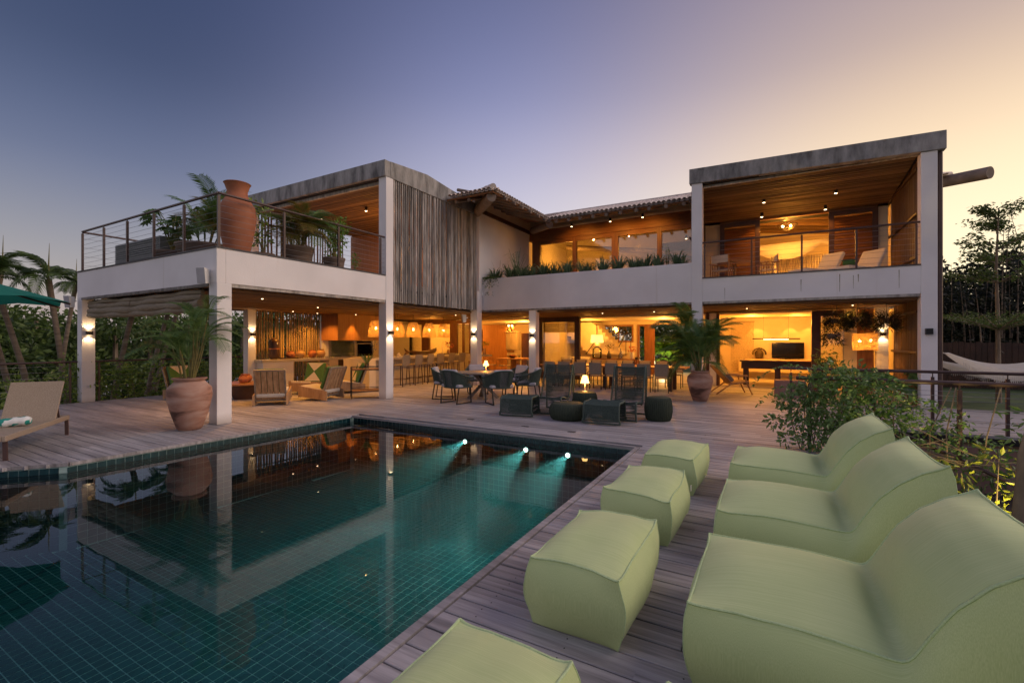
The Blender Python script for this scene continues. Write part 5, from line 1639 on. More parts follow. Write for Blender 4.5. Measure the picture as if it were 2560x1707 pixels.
wc = wishbone()
for i, (x, y, a, lb) in enumerate(((-12.3, 19.0, 60, 'leftmost wishbone chair in front of the red wood wall'), (-11.7, 18.7, 20, 'wishbone chair second from left at the indoor table'), (-10.85, 18.5, 180, 'wishbone chair with its back to the terrace at the indoor table'), (-9.8, 19.2, -90, 'wishbone chair at the right end of the indoor table by the column'))):
    if i == 0: wc.location = (x, y, 0); wc.rotation_euler = (0, 0, R(a)); wc['label'] = lb
    else: dup(wc, (x, y, 0), R(a), lb)
t = thing('fruit_bowl', 'dark bowl of fruit with yellow flowers on the indoor table', 'bowl', (-11.0, 19.5, .752))
mb = MB(); mb.lathe([(.05, 0), (.2, .06), (.22, .1), (.20, .1), (.05, .03)], 18); mb.build('bowl', M['darkwood'], t, smooth=50)
mb = MB()
for k in range(9):
    a = k * .7; mb.lathe([(.005, 0), (.05, .03), (.055, .06), (.03, .1), (.004, .11)], 8, (.12 * math.cos(a), .12 * math.sin(a), .06))
mb.build('fruit', M['terra_red'], t, smooth=60)['kind'] = 'stuff'
t = thing('tall_cupboard', 'grey-green painted cupboard with cornice in the kitchen room', 'cupboard', (-11.9, 21.2, 0))
mb = MB(); mb.box(-.33, .33, -.2, .2, 1.1, 2.02); mb.box(-.33, .33, -.15, .2, 0, .85); mb.build('carcass', M['taupe'], t)
for s in (-1, 1):
    mb = MB(); mb.box(s * .165 - .15, s * .165 + .15, -.225, -.202, 1.14, 1.98); mb.build('door', M['taupe'], t, bevel=.01)
mb = MB(); mb.box(-.38, .38, -.25, .22, 2.02, 2.1); mb.build('cornice', M['taupe'], t, bevel=.02)
for x, m_, lb, h in ((-.2, 'leaf_blue', 'small green vase on top of the painted cupboard', .22), (.05, 'terra_red', 'small red vase on top of the painted cupboard', .26)):
    pot(-11.9 + x, 21.15, 2.105, .09, h, lb, m_, 'vase', 'cupboard_vase', .5)
tag(MB().box(-11.37, -11.3, 21.15, 21.95, .0, 2.0).build('interior_door', M['darkwood']), 'dark door standing open beside the painted cupboard', 'door')
tag(MB().box(-10.3, -9.6, 22.0, 22.2, 1.55, 1.9).build('air_conditioner', M['white'], bevel=.02), 'white air conditioner high on the kitchen wall', 'air conditioner')
def chandelier(x, y, z, label, r=.28):
    t = thing('chandelier', label, 'chandelier', (x, y, z))
    mb = MB()
    for k in range(12):
        a = 2 * PI * k / 12
        mb.tube([(r * math.cos(a), r * math.sin(a), 0), (r * .55 * math.cos(a + .4), r * .55 * math.sin(a + .4), -.12), (.03 * math.cos(a + .8), .03 * math.sin(a + .8), -.2)], .009, 5)
    mb.tube([(r * math.cos(2 * PI * k / 24), r * math.sin(2 * PI * k / 24), 0) for k in range(25)], .012, 6)
    for k in range(3):
        a = 2 * PI * k / 3; mb.tube([(r * math.cos(a), r * math.sin(a), 0), (0, 0, .2)], .008, 5)
    mb.build('cage', M['bronze'], t, smooth=60)
    for k in range(2):
        mb = MB(); mb.lathe([(.005, -.04), (.035, -.02), (.035, .02), (.005, .04)], 12, ((-1) ** k * r * .35, 0, -.03)); mb.build('bulb', M['glow'], t, smooth=60)
    point('chandelier_glow', (0, 0, -.06), 40, WARM, .05, t)
    return t
chandelier(-11.9, 20.9, 2.42, 'spiky bronze chandelier with bare bulbs in the kitchen room', .3)
chandelier(.52, 18.5, 5.62, 'tapered metal star lantern hanging in the upper bedroom', .33)
t = thing('shelf_flowers', 'yellow-green flowers in a glass vase on a stone shelf beside the column', 'vase', (-11.0, 17.0, 1.0))
mb = MB(); mb.box(-.2, .28, -.2, .2, -.09, 0); mb.build('shelf', M['stonetop'], t)
mb = MB(); mb.lathe([(.06, 0), (.07, .1), (.05, .25), (.06, .28)], 14); mb.build('vase', M['clear'], t, smooth=50)
mb = MB()
for k in range(60):
    a = random.uniform(0, 6.3); r = random.uniform(0, .26); z = .5 + random.uniform(-.1, .08) - r * .2
    c = Vector((r * math.cos(a), r * math.sin(a), z)); s1 = Vector((random.uniform(-1, 1), random.uniform(-1, 1), random.uniform(-1, 1))) * .035; s2 = Vector((random.uniform(-1, 1), random.uniform(-1, 1), random.uniform(-1, 1))) * .035
    mb.add([c - s1, c + s2, c + s1, c - s2], [(0, 1, 2, 3)])
mb.build('blossoms', M['leaf_lit'], t)['kind'] = 'stuff'

# ================================================================== LONG OUTDOOR TABLE
lt = thing('long_table', 'very long wooden dining table with sling chairs in front of the garden opening', 'table', (0, 0, 0))
for k in range(4):
    mb = MB(); mb.box(-7.3, -2.3, 15.0 + k * .26, 15.25 + k * .26, .71, .76); mb.build('table_board', M['cabinet'], lt, bevel=.004)
for x in (-6.8, -4.9, -2.75):
    for y in (15.15, 15.85):
        mb = MB(); mb.box(x - .06, x + .06, y - .06, y + .06, 0, .71); mb.build('leg', M['darkwood'], lt)
def sling_chair():
    t = thing('sling_chair', '', 'chair', (0, 0, 0), 0, 'taupe sling chairs at the long table')
    mb = MB(); mb.box(-.21, .21, -.2, .2, .43, .47); mb.build('seat', M['taupe'], t, bevel=.012)
    mb = MB(); mb.obox((0, .215, .69), (.42, .028, .40), (R(-6), 0, 0)); mb.build('backrest', M['taupe'], t, bevel=.01)
    for sx in (-1, 1):
        mb = MB(); mb.beam((sx * .2, -.19, .44), (sx * .2, -.2, 0), .022, .022); mb.build('leg', M['blackmetal'], t)
        mb = MB(); mb.beam((sx * .2, .2, .86), (sx * .2, .2, 0), .022, .022); mb.build('leg', M['blackmetal'], t)
    return t
sc0 = sling_chair()
near = [-6.7, -6.15, -5.55, -5.02, -4.47, -3.94, -3.44, -2.89]
names = ['eighth', 'seventh', 'sixth', 'fifth', 'fourth', 'third', 'second', 'first']
for i, x in enumerate(near):
    lb = 'taupe sling chair on the near side of the long table, %s from the potted palm' % names[i]
    if i == 0: sc0.location = (x, 14.7, 0); sc0.rotation_euler = (0, 0, PI + R(3)); sc0['label'] = lb
    else: dup(sc0, (x, 14.7, 0), PI + R(random.uniform(-4, 4)), lb)
for i, x in enumerate([-6.9, -6.3, -5.7, -5.1, -4.5, -3.9, -3.3, -2.8]):
    dup(sc0, (x, 16.35, 0), R(random.uniform(-4, 4)), 'taupe sling chair on the far side of the long table, %s from the potted palm' % names[i])
dup(sc0, (-7.75, 15.5, 0), R(90), 'taupe sling chair at the left head of the long table')
cs = thing('console_table', 'wooden console table with lamp and vases against the stair wall', 'console table', (-6.2, 20.4, 0))
mb = MB(); mb.box(-1.2, 1.1, -.2, .2, .74, .79); mb.build('tabletop', M['redwood'], cs)
for x in (-1.1, 1.0):
    for y in (-.15, .15):
        mb = MB(); mb.box(x - .04, x + .04, y - .04, y + .04, 0, .74); mb.build('leg', M['redwood'], cs)
t = thing('console_lamp', 'big glass table lamp with lit drum shade on the console', 'table lamp', (-6.98, 20.4, .79))
mb = MB(); mb.lathe([(.18, 0), (.22, .04), (.22, .42), (.12, .52), (.06, .56)], 22); mb.build('glass_base', M['clear'], t, smooth=50)
mb = MB(); mb.lathe([(.14, .56), (.10, .66), (.02, .72)], 18); mb.build('neck', M['ivory'], t, smooth=50)
mb = MB(); mb.lathe([(.30, .72), (.26, 1.08)], 26); mb.f = mb.f[:-2]; mb.build('lamp_shade', M['glow_soft'], t, smooth=60)
point('lamp_glow', (0, 0, .9), 22, WARM, .05, t)
for x, r, h, m_, lb in ((-6.4, .10, .36, 'bronze', 'dark bottle vase with dried leaves on the console'), (-5.85, .07, .46, 'blueglaze', 'tall blue and white bottle on the console'), (-5.35, .10, .30, 'white', 'white vase of red flowers on the console'), (-5.1, .12, .08, 'bronze', 'small dark bowl at the right end of the console')):
    tt = thing('console_vase', lb, 'vase', (x, 20.35, .79), 0, 'vases on the console table')
    mb = MB(); mb.lathe([(r * .8, 0), (r, h * .15), (r * .95, h * .55), (r * .35, h * .75), (r * .3, h)] if h > .31 else [(r * .7, 0), (r, h * .3), (r * .95, h)], 16); mb.build('body', M[m_], tt, smooth=50)
    if m_ in ('bronze', 'white') and h > .1:
        mb = MB()
        for k in range(50):
            a = random.uniform(0, 6.3); q = random.uniform(.02, .22); z = h + random.uniform(.02, .28)
            c = Vector((q * math.cos(a), q * math.sin(a), z)); s1 = Vector((random.uniform(-1, 1), random.uniform(-1, 1), random.uniform(-1, 1))) * .04; s2 = Vector((random.uniform(-1, 1), random.uniform(-1, 1), random.uniform(-1, 1))) * .03
            mb.add([c - s1, c + s2, c + s1, c - s2], [(0, 1, 2, 3)])
        mb.build('dried_leaves' if m_ == 'bronze' else 'blossoms', M['leaf_palm_yellow'] if m_ == 'bronze' else M['redflower'], tt)['kind'] = 'stuff'
sf = thing('white_sofa', 'white sofa with loose cushions under the staircase', 'sofa', (-7.9, 19.9, 0))
mb = MB(); mb.box(-.8, .7, -.35, .35, .1, .42); mb.build('seat', M['ivory'], sf, bevel=.05)
mb = MB(); mb.box(-.8, .7, .2, .45, .42, .85); mb.build('backrest', M['ivory'], sf, bevel=.06)
for x in (-.4, .05, .45):
    mb = MB(); mb.obox((x, .12, .62), (.42, .14, .38), (R(-15), R(random.uniform(-15, 15)), 0)); mb.build('cushion', M['ivory'], sf, bevel=.05)
tag(MB().obox((-7.9, 22.14, 1.62), (.22, .05, .18), (0, R(20), 0)).build('wall_carving', M['bronze'], bevel=.03), 'small dark carving on the stair wall', 'carving')

# ================================================================== GAMES ROOM
t = thing('television', 'black flat television on the back wall of the right room', 'television', (.66, 22.1, 0))
mb = MB(); mb.box(-.58, .57, -.06, .0, .88, 1.53); mb.build('screen', M['tv'], t, bevel=.006)
mb = MB(); mb.box(-.1, .1, -.12, .05, .80, .86); mb.build('stand', M['blackmetal'], t)
mb = MB(); mb.box(-1.15, 1.75, 21.72, 22.15, .30, .78); tag(mb.build('sideboard', M['cream']), 'low cream sideboard under the television', 'sideboard')
t = thing('mask_sculpture', 'dark crowned carving left of the television', 'sculpture', (-.38, 21.95, .78))
mb = MB(); mb.lathe([(.2, 0), (.2, .05), (.14, .1), (.17, .3), (.13, .4), (.04, .48)], 14)
for k in range(9):
    a = PI * k / 8; mb.obox((.24 * math.cos(a), 0, .28 + .22 * math.sin(a)), (.07, .06, .09), (0, -a, 0))
mb.build('carving', M['bronze'], t, smooth=40)['kind'] = 'stuff'
t = thing('pool_table', 'red-brown billiard table with thick legs in the right room', 'billiard table', (0, 0, 0))
mb = MB(); mb.box(-.9, 1.75, 18.6, 19.95, .60, .84); mb.build('apron', M['darkwood'], t, bevel=.01)
mb = MB(); mb.box(-.95, 1.8, 18.55, 20.0, .845, .90); mb.build('cushion_rail', M['darkwood'], t, bevel=.01)
mb = MB(); mb.box(-.8, 1.65, 18.7, 19.85, .902, .908); mb.build('playing_cloth', M['jar'], t)
for x in (-.75, .25, 1.5):
    mb = MB(); mb.box(x - .09, x + .09, 18.7, 18.9, 0, .6); mb.build('leg', M['darkwood'], t)
t = thing('billiard_lamp', 'slim bar lamp hanging on two wires over the billiard table', 'pendant lamp', (0, 19.3, 0))
mb = MB(); mb.box(-.55, .95, -.04, .04, 1.66, 1.70); mb.build('bar', M['darkwood'], t)
mb = MB(); mb.box(-.2, .6, -.02, .02, 1.652, 1.659); mb.build('led_strip', M['glow'], t)
for x in (-.2, .6):
    mb = MB(); mb.tube([(x, 0, 1.7), (x, 0, 2.56)], .004, 5); mb.build('wire', M['blackmetal'], t)
point('lamp_glow', (.2, 0, 1.58), 18, WARM, .05, t)
cu = thing('sequin_curtain', 'shimmering curtain of shell discs beside the television wall', 'curtain', (-1.05, 21.9, 0))
mb = MB(); mb.tube([(-.42, 0, 2.42), (.5, 0, 2.42)], .012, 6); mb.build('curtain_rod', M['bronze'], cu)
mb = MB()
for i in range(23):
    x = -.40 + i * .039
    for j in range(56):
        z = 2.38 - j * .038
        a = random.uniform(-.9, .9); cx, sx_ = math.cos(a) * .016, math.sin(a) * .016; ti = random.uniform(-.006, .006)
        mb.add([(x - cx, -sx_, z), (x, ti, z + .017), (x + cx, sx_, z), (x, -ti, z - .017)], [(0, 1, 2, 3)])
M['shell'] = mat('shell_disc', (.75, .55, .28), (.08, .035, .01), .25, (60, 60, 60), lo=.45, hi=.55, metal=.4)
mb.build('shell_discs', M['shell'], cu)['kind'] = 'stuff'
t = thing('rope_easy_chair', 'light wood easy chair with woven back and blue cushion at the right column', 'armchair', (-1.0, 15.45, 0), R(112))
for sx in (-.3, .3):
    mb = MB(); mb.tube([(sx, .55, .0), (sx, .15, .30), (sx, -.35, .38)], .022, 8); mb.tube([(sx, -.48, 0), (sx, -.30, .40), (sx * 1.05, -.28, .56)], .022, 8); mb.build('leg', M['pinewood'], t, smooth=60)
    mb = MB(); mb.tube([(sx, .10, .32), (sx, .55, .84)], .022, 8); mb.build('back_post', M['pinewood'], t, smooth=60)
    mb = MB(); mb.tube([(sx * 1.05, -.34, .56), (sx * 1.1, .0, .58), (sx * 1.03, .34, .60)], .020, 8); mb.build('armrest', M['pinewood'], t, smooth=60)
mb = MB(); mb.obox((0, -.1, .36), (.58, .56, .03), (R(-8), 0, 0)); mb.build('seat', M['basket'], t)
mb = MB(); mb.obox((0, .33, .60), (.58, .03, .64), (R(-41), 0, 0)); mb.build('backrest', M['basket'], t)
mb = MB(); mb.obox((0, .12, .50), (.4, .12, .3), (R(-40), 0, 0)); mb.build('cushion', M['greybox'], t, bevel=.04)
t = tag(MB().cbox(.12, .9, 15.1, 15.6, 0, .48, .01).build('planter_block', M['pinkwall']), 'rose coloured masonry block behind the climbing plant', 'planter')
t = thing('hanging_basket_lamp', 'cylindrical woven cane lamp with two bulbs in the right corner', 'pendant lamp', (2.4, 16.5, 0))
mb = MB(); basket(mb, [(.30, 1.34), (.30, 1.82)], 60, 14, 5); mb.build('shade', M['basket'], t)
for x in (-.12, .14):
    mb = MB(); mb.lathe([(.005, 1.56), (.035, 1.58), (.035, 1.62), (.005, 1.65)], 12, (x, 0, 0)); mb.build('bulb', M['glow'], t, smooth=60)
mb = MB(); mb.tube([(0, 0, 1.82), (0, 0, 2.6)], .008, 6); mb.build('flex', M['blackmetal'], t)
point('lamp_glow', (0, -.05, 1.5), 16, WARM, .03, t)

# ================================================================== UPPER BEDROOM + BALCONY
bed = thing('canopy_bed', 'bed canopy with knotted ivory drapes in the upper room', 'bed', (0, 0, 0))
mb = MB(); mb.tube([(-.6, 19.8, 5.2), (2.8, 19.8, 5.3)], .02, 6); mb.tube([(-.6, 19.8, 3.3), (-.6, 19.8, 5.2)], .02, 6); mb.tube([(2.8, 19.8, 3.3), (2.8, 19.8, 5.3)], .02, 6); mb.build('canopy_frame', M['darkwood'], bed)
def drape(pts_top, bot, folds=40, amp=.03):
    mb = MB(); n = folds * 2
    for i in range(n + 1):
        f = i / n
        x = pts_top[0][0] + (pts_top[1][0] - pts_top[0][0]) * f; zt = pts_top[0][1] + (pts_top[1][1] - pts_top[0][1]) * f
        o_ = amp * (1 if i % 2 else -1) * random.uniform(.6, 1.2)
        mb.v += [(x, 20.6 + o_, zt), (x, 20.6 + o_ * 1.3, bot)]
    mb.f = [(2 * i, 2 * i + 1, 2 * i + 3, 2 * i + 2) for i in range(n)]
    return mb
drape([(-.5, 4.72), (2.9, 4.95)], 3.3).build('curtain', M['ivory'], bed, smooth=60)
mb = MB(); n = 26
for i in range(n + 1):
    f = i / n; x = -.6 + 3.4 * f
    sagf = abs(math.sin(f * PI * 2)) if f > .02 else 0
    zt = 5.2 + .1 * f; zl = zt - .12 - .50 * (abs(math.sin(f * PI * 1.5)) ** .8)
    for k in range(5):
        q = k / 4; mb.v.append((x, 19.72 - .10 * math.sin(q * PI), zt + (zl - zt) * q))
mb.f = [(i * 5 + k, i * 5 + k + 1, (i + 1) * 5 + k + 1, (i + 1) * 5 + k) for i in range(n) for k in range(4)]
mb.build('swag', M['ivory'], bed, smooth=60)
mb = MB(); mb.lathe([(.03, 0), (.10, .5), (.07, .9), (.03, 1.05), (.10, 1.25)], 10, (.15, 19.7, 3.5)); mb.build('knotted_drape', M['ivory'], bed, smooth=60)
t = thing('balcony_table', 'round wooden table on the upper balcony behind the railing', 'table', (-.95, 15.8, ZT - .1))
mb = MB(); mb.lathe([(.48, .70), (.5, .72), (.5, .75), (.01, .751)], 26); mb.build('tabletop', M['cabinet'], t, smooth=40)
mb = MB(); mb.lathe([(.25, 0), (.05, .06), (.05, .7)], 14); mb.build('pedestal', M['darkwood'], t, smooth=50)
def director(x, y, rz, lb):
    t = thing('director_chair', lb, 'chair', (x, y, ZT - .1), rz, 'white canvas chairs on the upper balcony')
    mb = MB(); mb.obox((0, .22, .78), (.5, .02, .22), (R(-8), 0, 0)); mb.build('canvas_back', M['ivory'], t)
    mb = MB(); mb.box(-.25, .25, -.2, .2, .44, .46); mb.build('canvas_seat', M['ivory'], t)
    for sx in (-.27, .27):
        mb = MB()
        for y_ in (-.22, -.07, .08, .22): mb.box(sx - .012, sx + .012, y_ - .012, y_ + .012, .02, .64 if y_ < .2 else .9)
        mb.box(sx - .025, sx + .025, -.26, .26, .64, .665); mb.box(sx - .013, sx + .013, -.25, .25, 0, .02)
        mb.build('side_frame', M['cabinet'], t)
    return t
director(-1.25, 15.35, R(160), 'white canvas chair left of the balcony table')
director(-.05, 15.9, R(-80), 'white canvas chair right of the balcony table')
def sunchair(x, y, rz, lb):
    t = thing('white_sun_chair', lb, 'sun chair', (x, y, ZT - .1), rz, 'white cushioned sun chairs on the upper balcony')
    mb = MB(); mb.obox((0, -.45, .28), (.62, 1.1, .12)); mb.build('seat_cushion', M['ivory'], t, bevel=.04)
    mb = MB(); mb.obox((0, .28, .56), (.62, .12, .72), (R(-32), 0, 0)); mb.build('back_cushion', M['ivory'], t, bevel=.04)
    mb = MB(); mb.obox((0, -.2, .19), (.6, 1.4, .05)); mb.build('frame', M['cabinet'], t)
    for sx in (-.27, .27):
        for y_ in (-.85, .4):
            mb = MB(); mb.box(sx - .02, sx + .02, y_ - .02, y_ + .02, 0, .18); mb.build('leg', M['cabinet'], t)
    return t
sunchair(1.35, 16.0, R(-42), 'left white cushioned sun chair in front of the right louvred door')
sunchair(2.3, 16.0, R(-42), 'right white cushioned sun chair with a green bowl')
pot(1.9, 15.4, ZT + .25, .16, .16, 'green bowl on the right sun chair', 'green_cushion', 'bowl', 'green_bowl', .95)

# ================================================================== LOUDSPEAKERS, BLIND, TERRACE THINGS
def speaker(x, y, z, rz, lb, s=1):
    t = thing('loudspeaker', lb, 'loudspeaker', (x, y, z), rz, 'white outdoor loudspeakers')
    mb = MB(); mb.add([(-.09 * s, -.16 * s, .15 * s), (.09 * s, -.16 * s, .15 * s), (.07 * s, 0, .13 * s), (-.07 * s, 0, .13 * s), (-.09 * s, -.12 * s, -.16 * s), (.09 * s, -.12 * s, -.16 * s), (.07 * s, 0, -.14 * s), (-.07 * s, 0, -.14 * s)], [(0, 3, 2, 1), (4, 5, 6, 7), (0, 1, 5, 4), (2, 3, 7, 6), (0, 4, 7, 3), (1, 2, 6, 5)])
    mb.build('cabinet', M['white'], t, bevel=.008)
    mb = MB(); mb.add([(-.08 * s, -.164 * s, .14 * s), (.08 * s, -.164 * s, .14 * s), (.08 * s, -.125 * s, -.15 * s), (-.08 * s, -.125 * s, -.15 * s)], [(0, 3, 2, 1)]); mb.build('grille', M['cushion'], t)
    mb = MB(); mb.beam((0, .0, 0), (0, .08, .03), .03, .03); mb.build('bracket', M['white'], t)
    return t
speaker(-9.50, 4.78, 2.86, R(25), 'white loudspeaker at the top of the front column over the potted palm')
speaker(-15.8, 4.72, 2.62, R(20), 'white loudspeaker on the far left corner column above the parasol tip')
speaker(-9.62, 13.62, 2.42, R(-40), 'white loudspeaker on the column at the right end of the pole screen')
bl = thing('reed_blind', 'rolled-up reed blind sagging under the left terrace edge', 'blind')
mb = MB()
for q, (dz, r) in enumerate(((-.10, .05), (-.20, .07), (-.33, .09), (-.44, .07))):
    pts = []
    for k in range(30):
        f = k / 29; x = -15.45 + 5.45 * f
        pts.append((x, 4.95 + .03 * math.sin(k * .9 + q), 2.70 + dz - .02 * math.sin(f * PI) + .025 * noise.noise(Vector((x * .8, q * 3, 0)))))
    mb.tube(pts, [r * (1 + .2 * noise.noise(Vector((k * .4, q, 5)))) for k in range(30)], 10)
mb.build('reed_roll', M['blind'], bl, smooth=60)
mb = MB(); mb.tube([(-15.5, 4.9, 2.69), (-12.6, 4.9, 2.70), (-9.9, 4.9, 2.72)], .03, 8); mb.build('top_pole', M['slat'], bl, smooth=60)
for x in (-13.0, -10.6):
    mb = MB(); mb.tube([(x, 4.90, 2.7), (x, 4.86, 2.3), (x + .03, 4.95, 2.2)], .006, 5); mb.build('cord', M['bark'], bl)
ur = thing('terracotta_urn', 'tall terracotta amphora behind the terrace railing corner', 'urn', (-9.72, 5.5, ZT - .08))
mb = MB(); mb.lathe([(.19, 0), (.22, .08), (.33, .62), (.355, .88), (.33, 1.08), (.24, 1.24), (.195, 1.32), (.19, 1.42), (.235, 1.55), (.255, 1.575), (.24, 1.585), (.19, 1.50), (.17, 1.38)], 44, wob=.02); mb.build('body', M['terra_red'], ur, smooth=50)
gb_ = thing('louvred_box', 'grey louvred metal box on the left terrace', 'metal box', (-13.6, 5.6, ZT - .1))
mb = MB(); mb.box(-1.2, 1.15, -.35, .35, 0, .78); mb.build('casing', M['greybox'], gb_, bevel=.01)
for k in range(14):
    mb = MB(); mb.obox((-.02, -.36, .05 + k * .052), (2.28, .03, .012), (R(30), 0, 0)); mb.build('louvre', M['greybox'], gb_)

# ================================================================== SUN LOUNGER, TOWEL, PARASOL
sl_ = thing('sun_lounger', 'beige wicker sun lounger with raised back at the left edge of the deck', 'sun lounger', (-10.5, 3.1, 0), math.atan2(-.57, .82))
# local +x towards the foot; width goes to local -y
mb = MB(); mb.box(0, 1.95, -.05, 0, .26, .34); mb.box(0, 1.95, -.70, -.65, .26, .34); mb.box(0, .05, -.65, -.05, .26, .34); mb.box(1.9, 1.95, -.65, -.05, .26, .34); mb.build('frame', M['wicker'], sl_, bevel=.012)
mb = MB(); mb.box(.55, 1.9, -.65, -.05, .30, .33); mb.build('seat', M['wicker'], sl_)
mb = MB(); mb.obox((.32, -.35, .60), (.75, .66, .03), (0, R(62), 0)); mb.build('backrest', M['wicker'], sl_, bevel=.01)
for x, y in ((.04, -.03), (1.9, -.03), (.04, -.67), (1.9, -.67)):
    mb = MB(); mb.beam((x, y, .28), (x - .01, y, 0), .045, .03); mb.build('leg', M['steel'], sl_)
mb = MB(); mb.beam((.12, -.1, .30), (.22, -.1, .62), .025, .02); mb.build('back_strut', M['steel'], sl_)
tw = thing('rolled_towel', 'rolled teal and white towel on the wicker sun lounger', 'towel', (-9.85, 2.25, .40), math.atan2(-.57, .82) + PI / 2)
mb = MB(); mb.tube([(x, 0, .012 * math.sin(x * 9)) for x in [-.22 + .44 * k / 12 for k in range(13)]], [.045] + [.065 + .006 * math.sin(k * 2.2) for k in range(11)] + [.045], 12); mb.build('towel_roll', M['towel'], tw, smooth=60)
um = thing('green_parasol', 'teal green canvas parasol reaching in from the left edge', 'parasol', (-11.15, 1.55, 0), R(12))
n = 8; Rr = 1.75
mb = MB()
apex = (0, 0, 2.80)
for k in range(n):
    a0, a1 = 2 * PI * k / n, 2 * PI * (k + 1) / n
    for i in range(6):
        f0, f1 = i / 6, (i + 1) / 6
        def P_(f, a): return (Rr * f * math.cos(a), Rr * f * math.sin(a), 2.80 - .55 * f)
        def Pm(f): 
            am = (a0 + a1) / 2; rr = Rr * math.cos(PI / n) * f * (1 - .03 * f)
            return (rr * math.cos(am), rr * math.sin(am), 2.80 - .50 * f)
        mb.add([P_(f0, a0), P_(f1, a0), Pm(f1), Pm(f0)], [(0, 1, 2, 3)]); mb.add([Pm(f0), Pm(f1), P_(f1, a1), P_(f0, a1)], [(0, 1, 2, 3)])
mb.build('canopy', M['parasol'], um, smooth=40)
for k in range(n):
    a = 2 * PI * k / n
    mb = MB(); mb.beam((.05 * math.cos(a), .05 * math.sin(a), 2.74), (Rr * math.cos(a), Rr * math.sin(a), 2.225), .02, .03); mb.build('rib', M['darkwood'], um)
mb = MB(); mb.tube([(0, 0, 0), (0, 0, 2.85)], .03, 10); mb.build('pole', M['darkwood'], um, smooth=50)
mb = MB(); mb.lathe([(.3, 0), (.3, .05), (.06, .08), (.05, .25)], 20); mb.build('base', M['concrete'], um, smooth=40)
# hammocks ------------------------------------------------------------
def hammock(a, b, sag, wdt, lb, ph=0):
    t = thing('hammock', lb, 'hammock', (0, 0, 0), 0, 'white cotton hammocks on the lawn')
    a = Vector(a); b = Vector(b); tv = (b - a); side_ = Vector((-tv.y, tv.x, 0)).normalized()
    mb = MB(); n, m = 26, 14
    for i in range(n + 1):
        f = i / n; c = a.lerp(b, f) + Vector((0, 0, -sag * 4 * f * (1 - f)))
        w = wdt * math.sin(PI * f) ** .55 + .03
        for k in range(m + 1):
            q = -1 + 2 * k / m
            mb.v.append(tuple(c + side_ * (q * w * .38) + Vector((0, 0, (abs(q) ** 1.5 * .5 + q * .10) * w + .012 * math.sin(k * 2.6 + f * 5 + ph)))))
    mb.f = [(i * (m + 1) + k, i * (m + 1) + k + 1, (i + 1) * (m + 1) + k + 1, (i + 1) * (m + 1) + k) for i in range(n) for k in range(m)]
    mb.build('cloth', M['hammock'], t, smooth=60)
    mb = MB()
    for i in range(60):
        f = .12 + .76 * i / 60; c = a.lerp(b, f) + Vector((0, 0, -sag * 4 * f * (1 - f))); w = wdt * math.sin(PI * f) ** .55
        p_ = c + side_ * (-w * .35) * (1 if side_.y > 0 else -1) + Vector((0, 0, w * .2))
        mb.tube([p_, p_ + Vector((0, -.01, -.16 - .04 * math.sin(i * .8)))], .006, 4, caps=False)
    mb.build('fringe', M['hammock'], t)['kind'] = 'stuff'
    for e, s in ((a, a + (a - b).normalized() * .35), (b, b + (b - a).normalized() * .35)):
        mb = MB(); mb.tube([e, s + Vector((0, 0, .18))], .014, 6); mb.build('cord', M['hammock'], t)
hammock((3.75, 15.0, 1.30), (6.3, 15.3, 1.45), .72, .62, 'front white cotton hammock sagging beside the right corner column')
hammock((3.85, 16.6, 1.05), (6.9, 16.9, 1.4), .6, .5, 'rear cream hammock hanging behind the front one', 2)
# ================================================================== VEGETATION
def leafquad(mb, c, d_, w, l, up=None):
    """one leaf: a folded diamond of two quads-ish triangles"""
    d_ = d_.normalized(); s = d_.cross(Vector((random.uniform(-1, 1), random.uniform(-1, 1), random.uniform(-.3, 1))))
    if s.length < .01: s = Vector((1, 0, 0))
    s.normalize(); n_ = s.cross(d_)
    a = c; b = c + d_ * l * .45 + s * w / 2 + n_ * w * .12; e = c + d_ * l; f = c + d_ * l * .45 - s * w / 2 + n_ * w * .12
    mb.add([a, b, e, f], [(0, 1, 2), (0, 2, 3)])
def crown(mb, clumps, per, size, aspect=.5, flat=1.0, shell=.6):
    for (cx, cy, cz, r) in clumps:
        for _ in range(int(per * r * r)):
            v = Vector((random.gauss(0, 1), random.gauss(0, 1), random.gauss(0, 1)))
            v.normalize(); q = r * (shell + (1 - shell) * random.random()) * random.uniform(.85, 1.12)
            p_ = Vector((cx + v.x * q, cy + v.y * q, cz + v.z * q * flat))
            d_ = v + Vector((random.uniform(-1, 1), random.uniform(-1, 1), random.uniform(-1.1, .5))) * .9
            s = size * random.uniform(.6, 1.3)
            leafquad(mb, p_, d_, s * aspect, s)
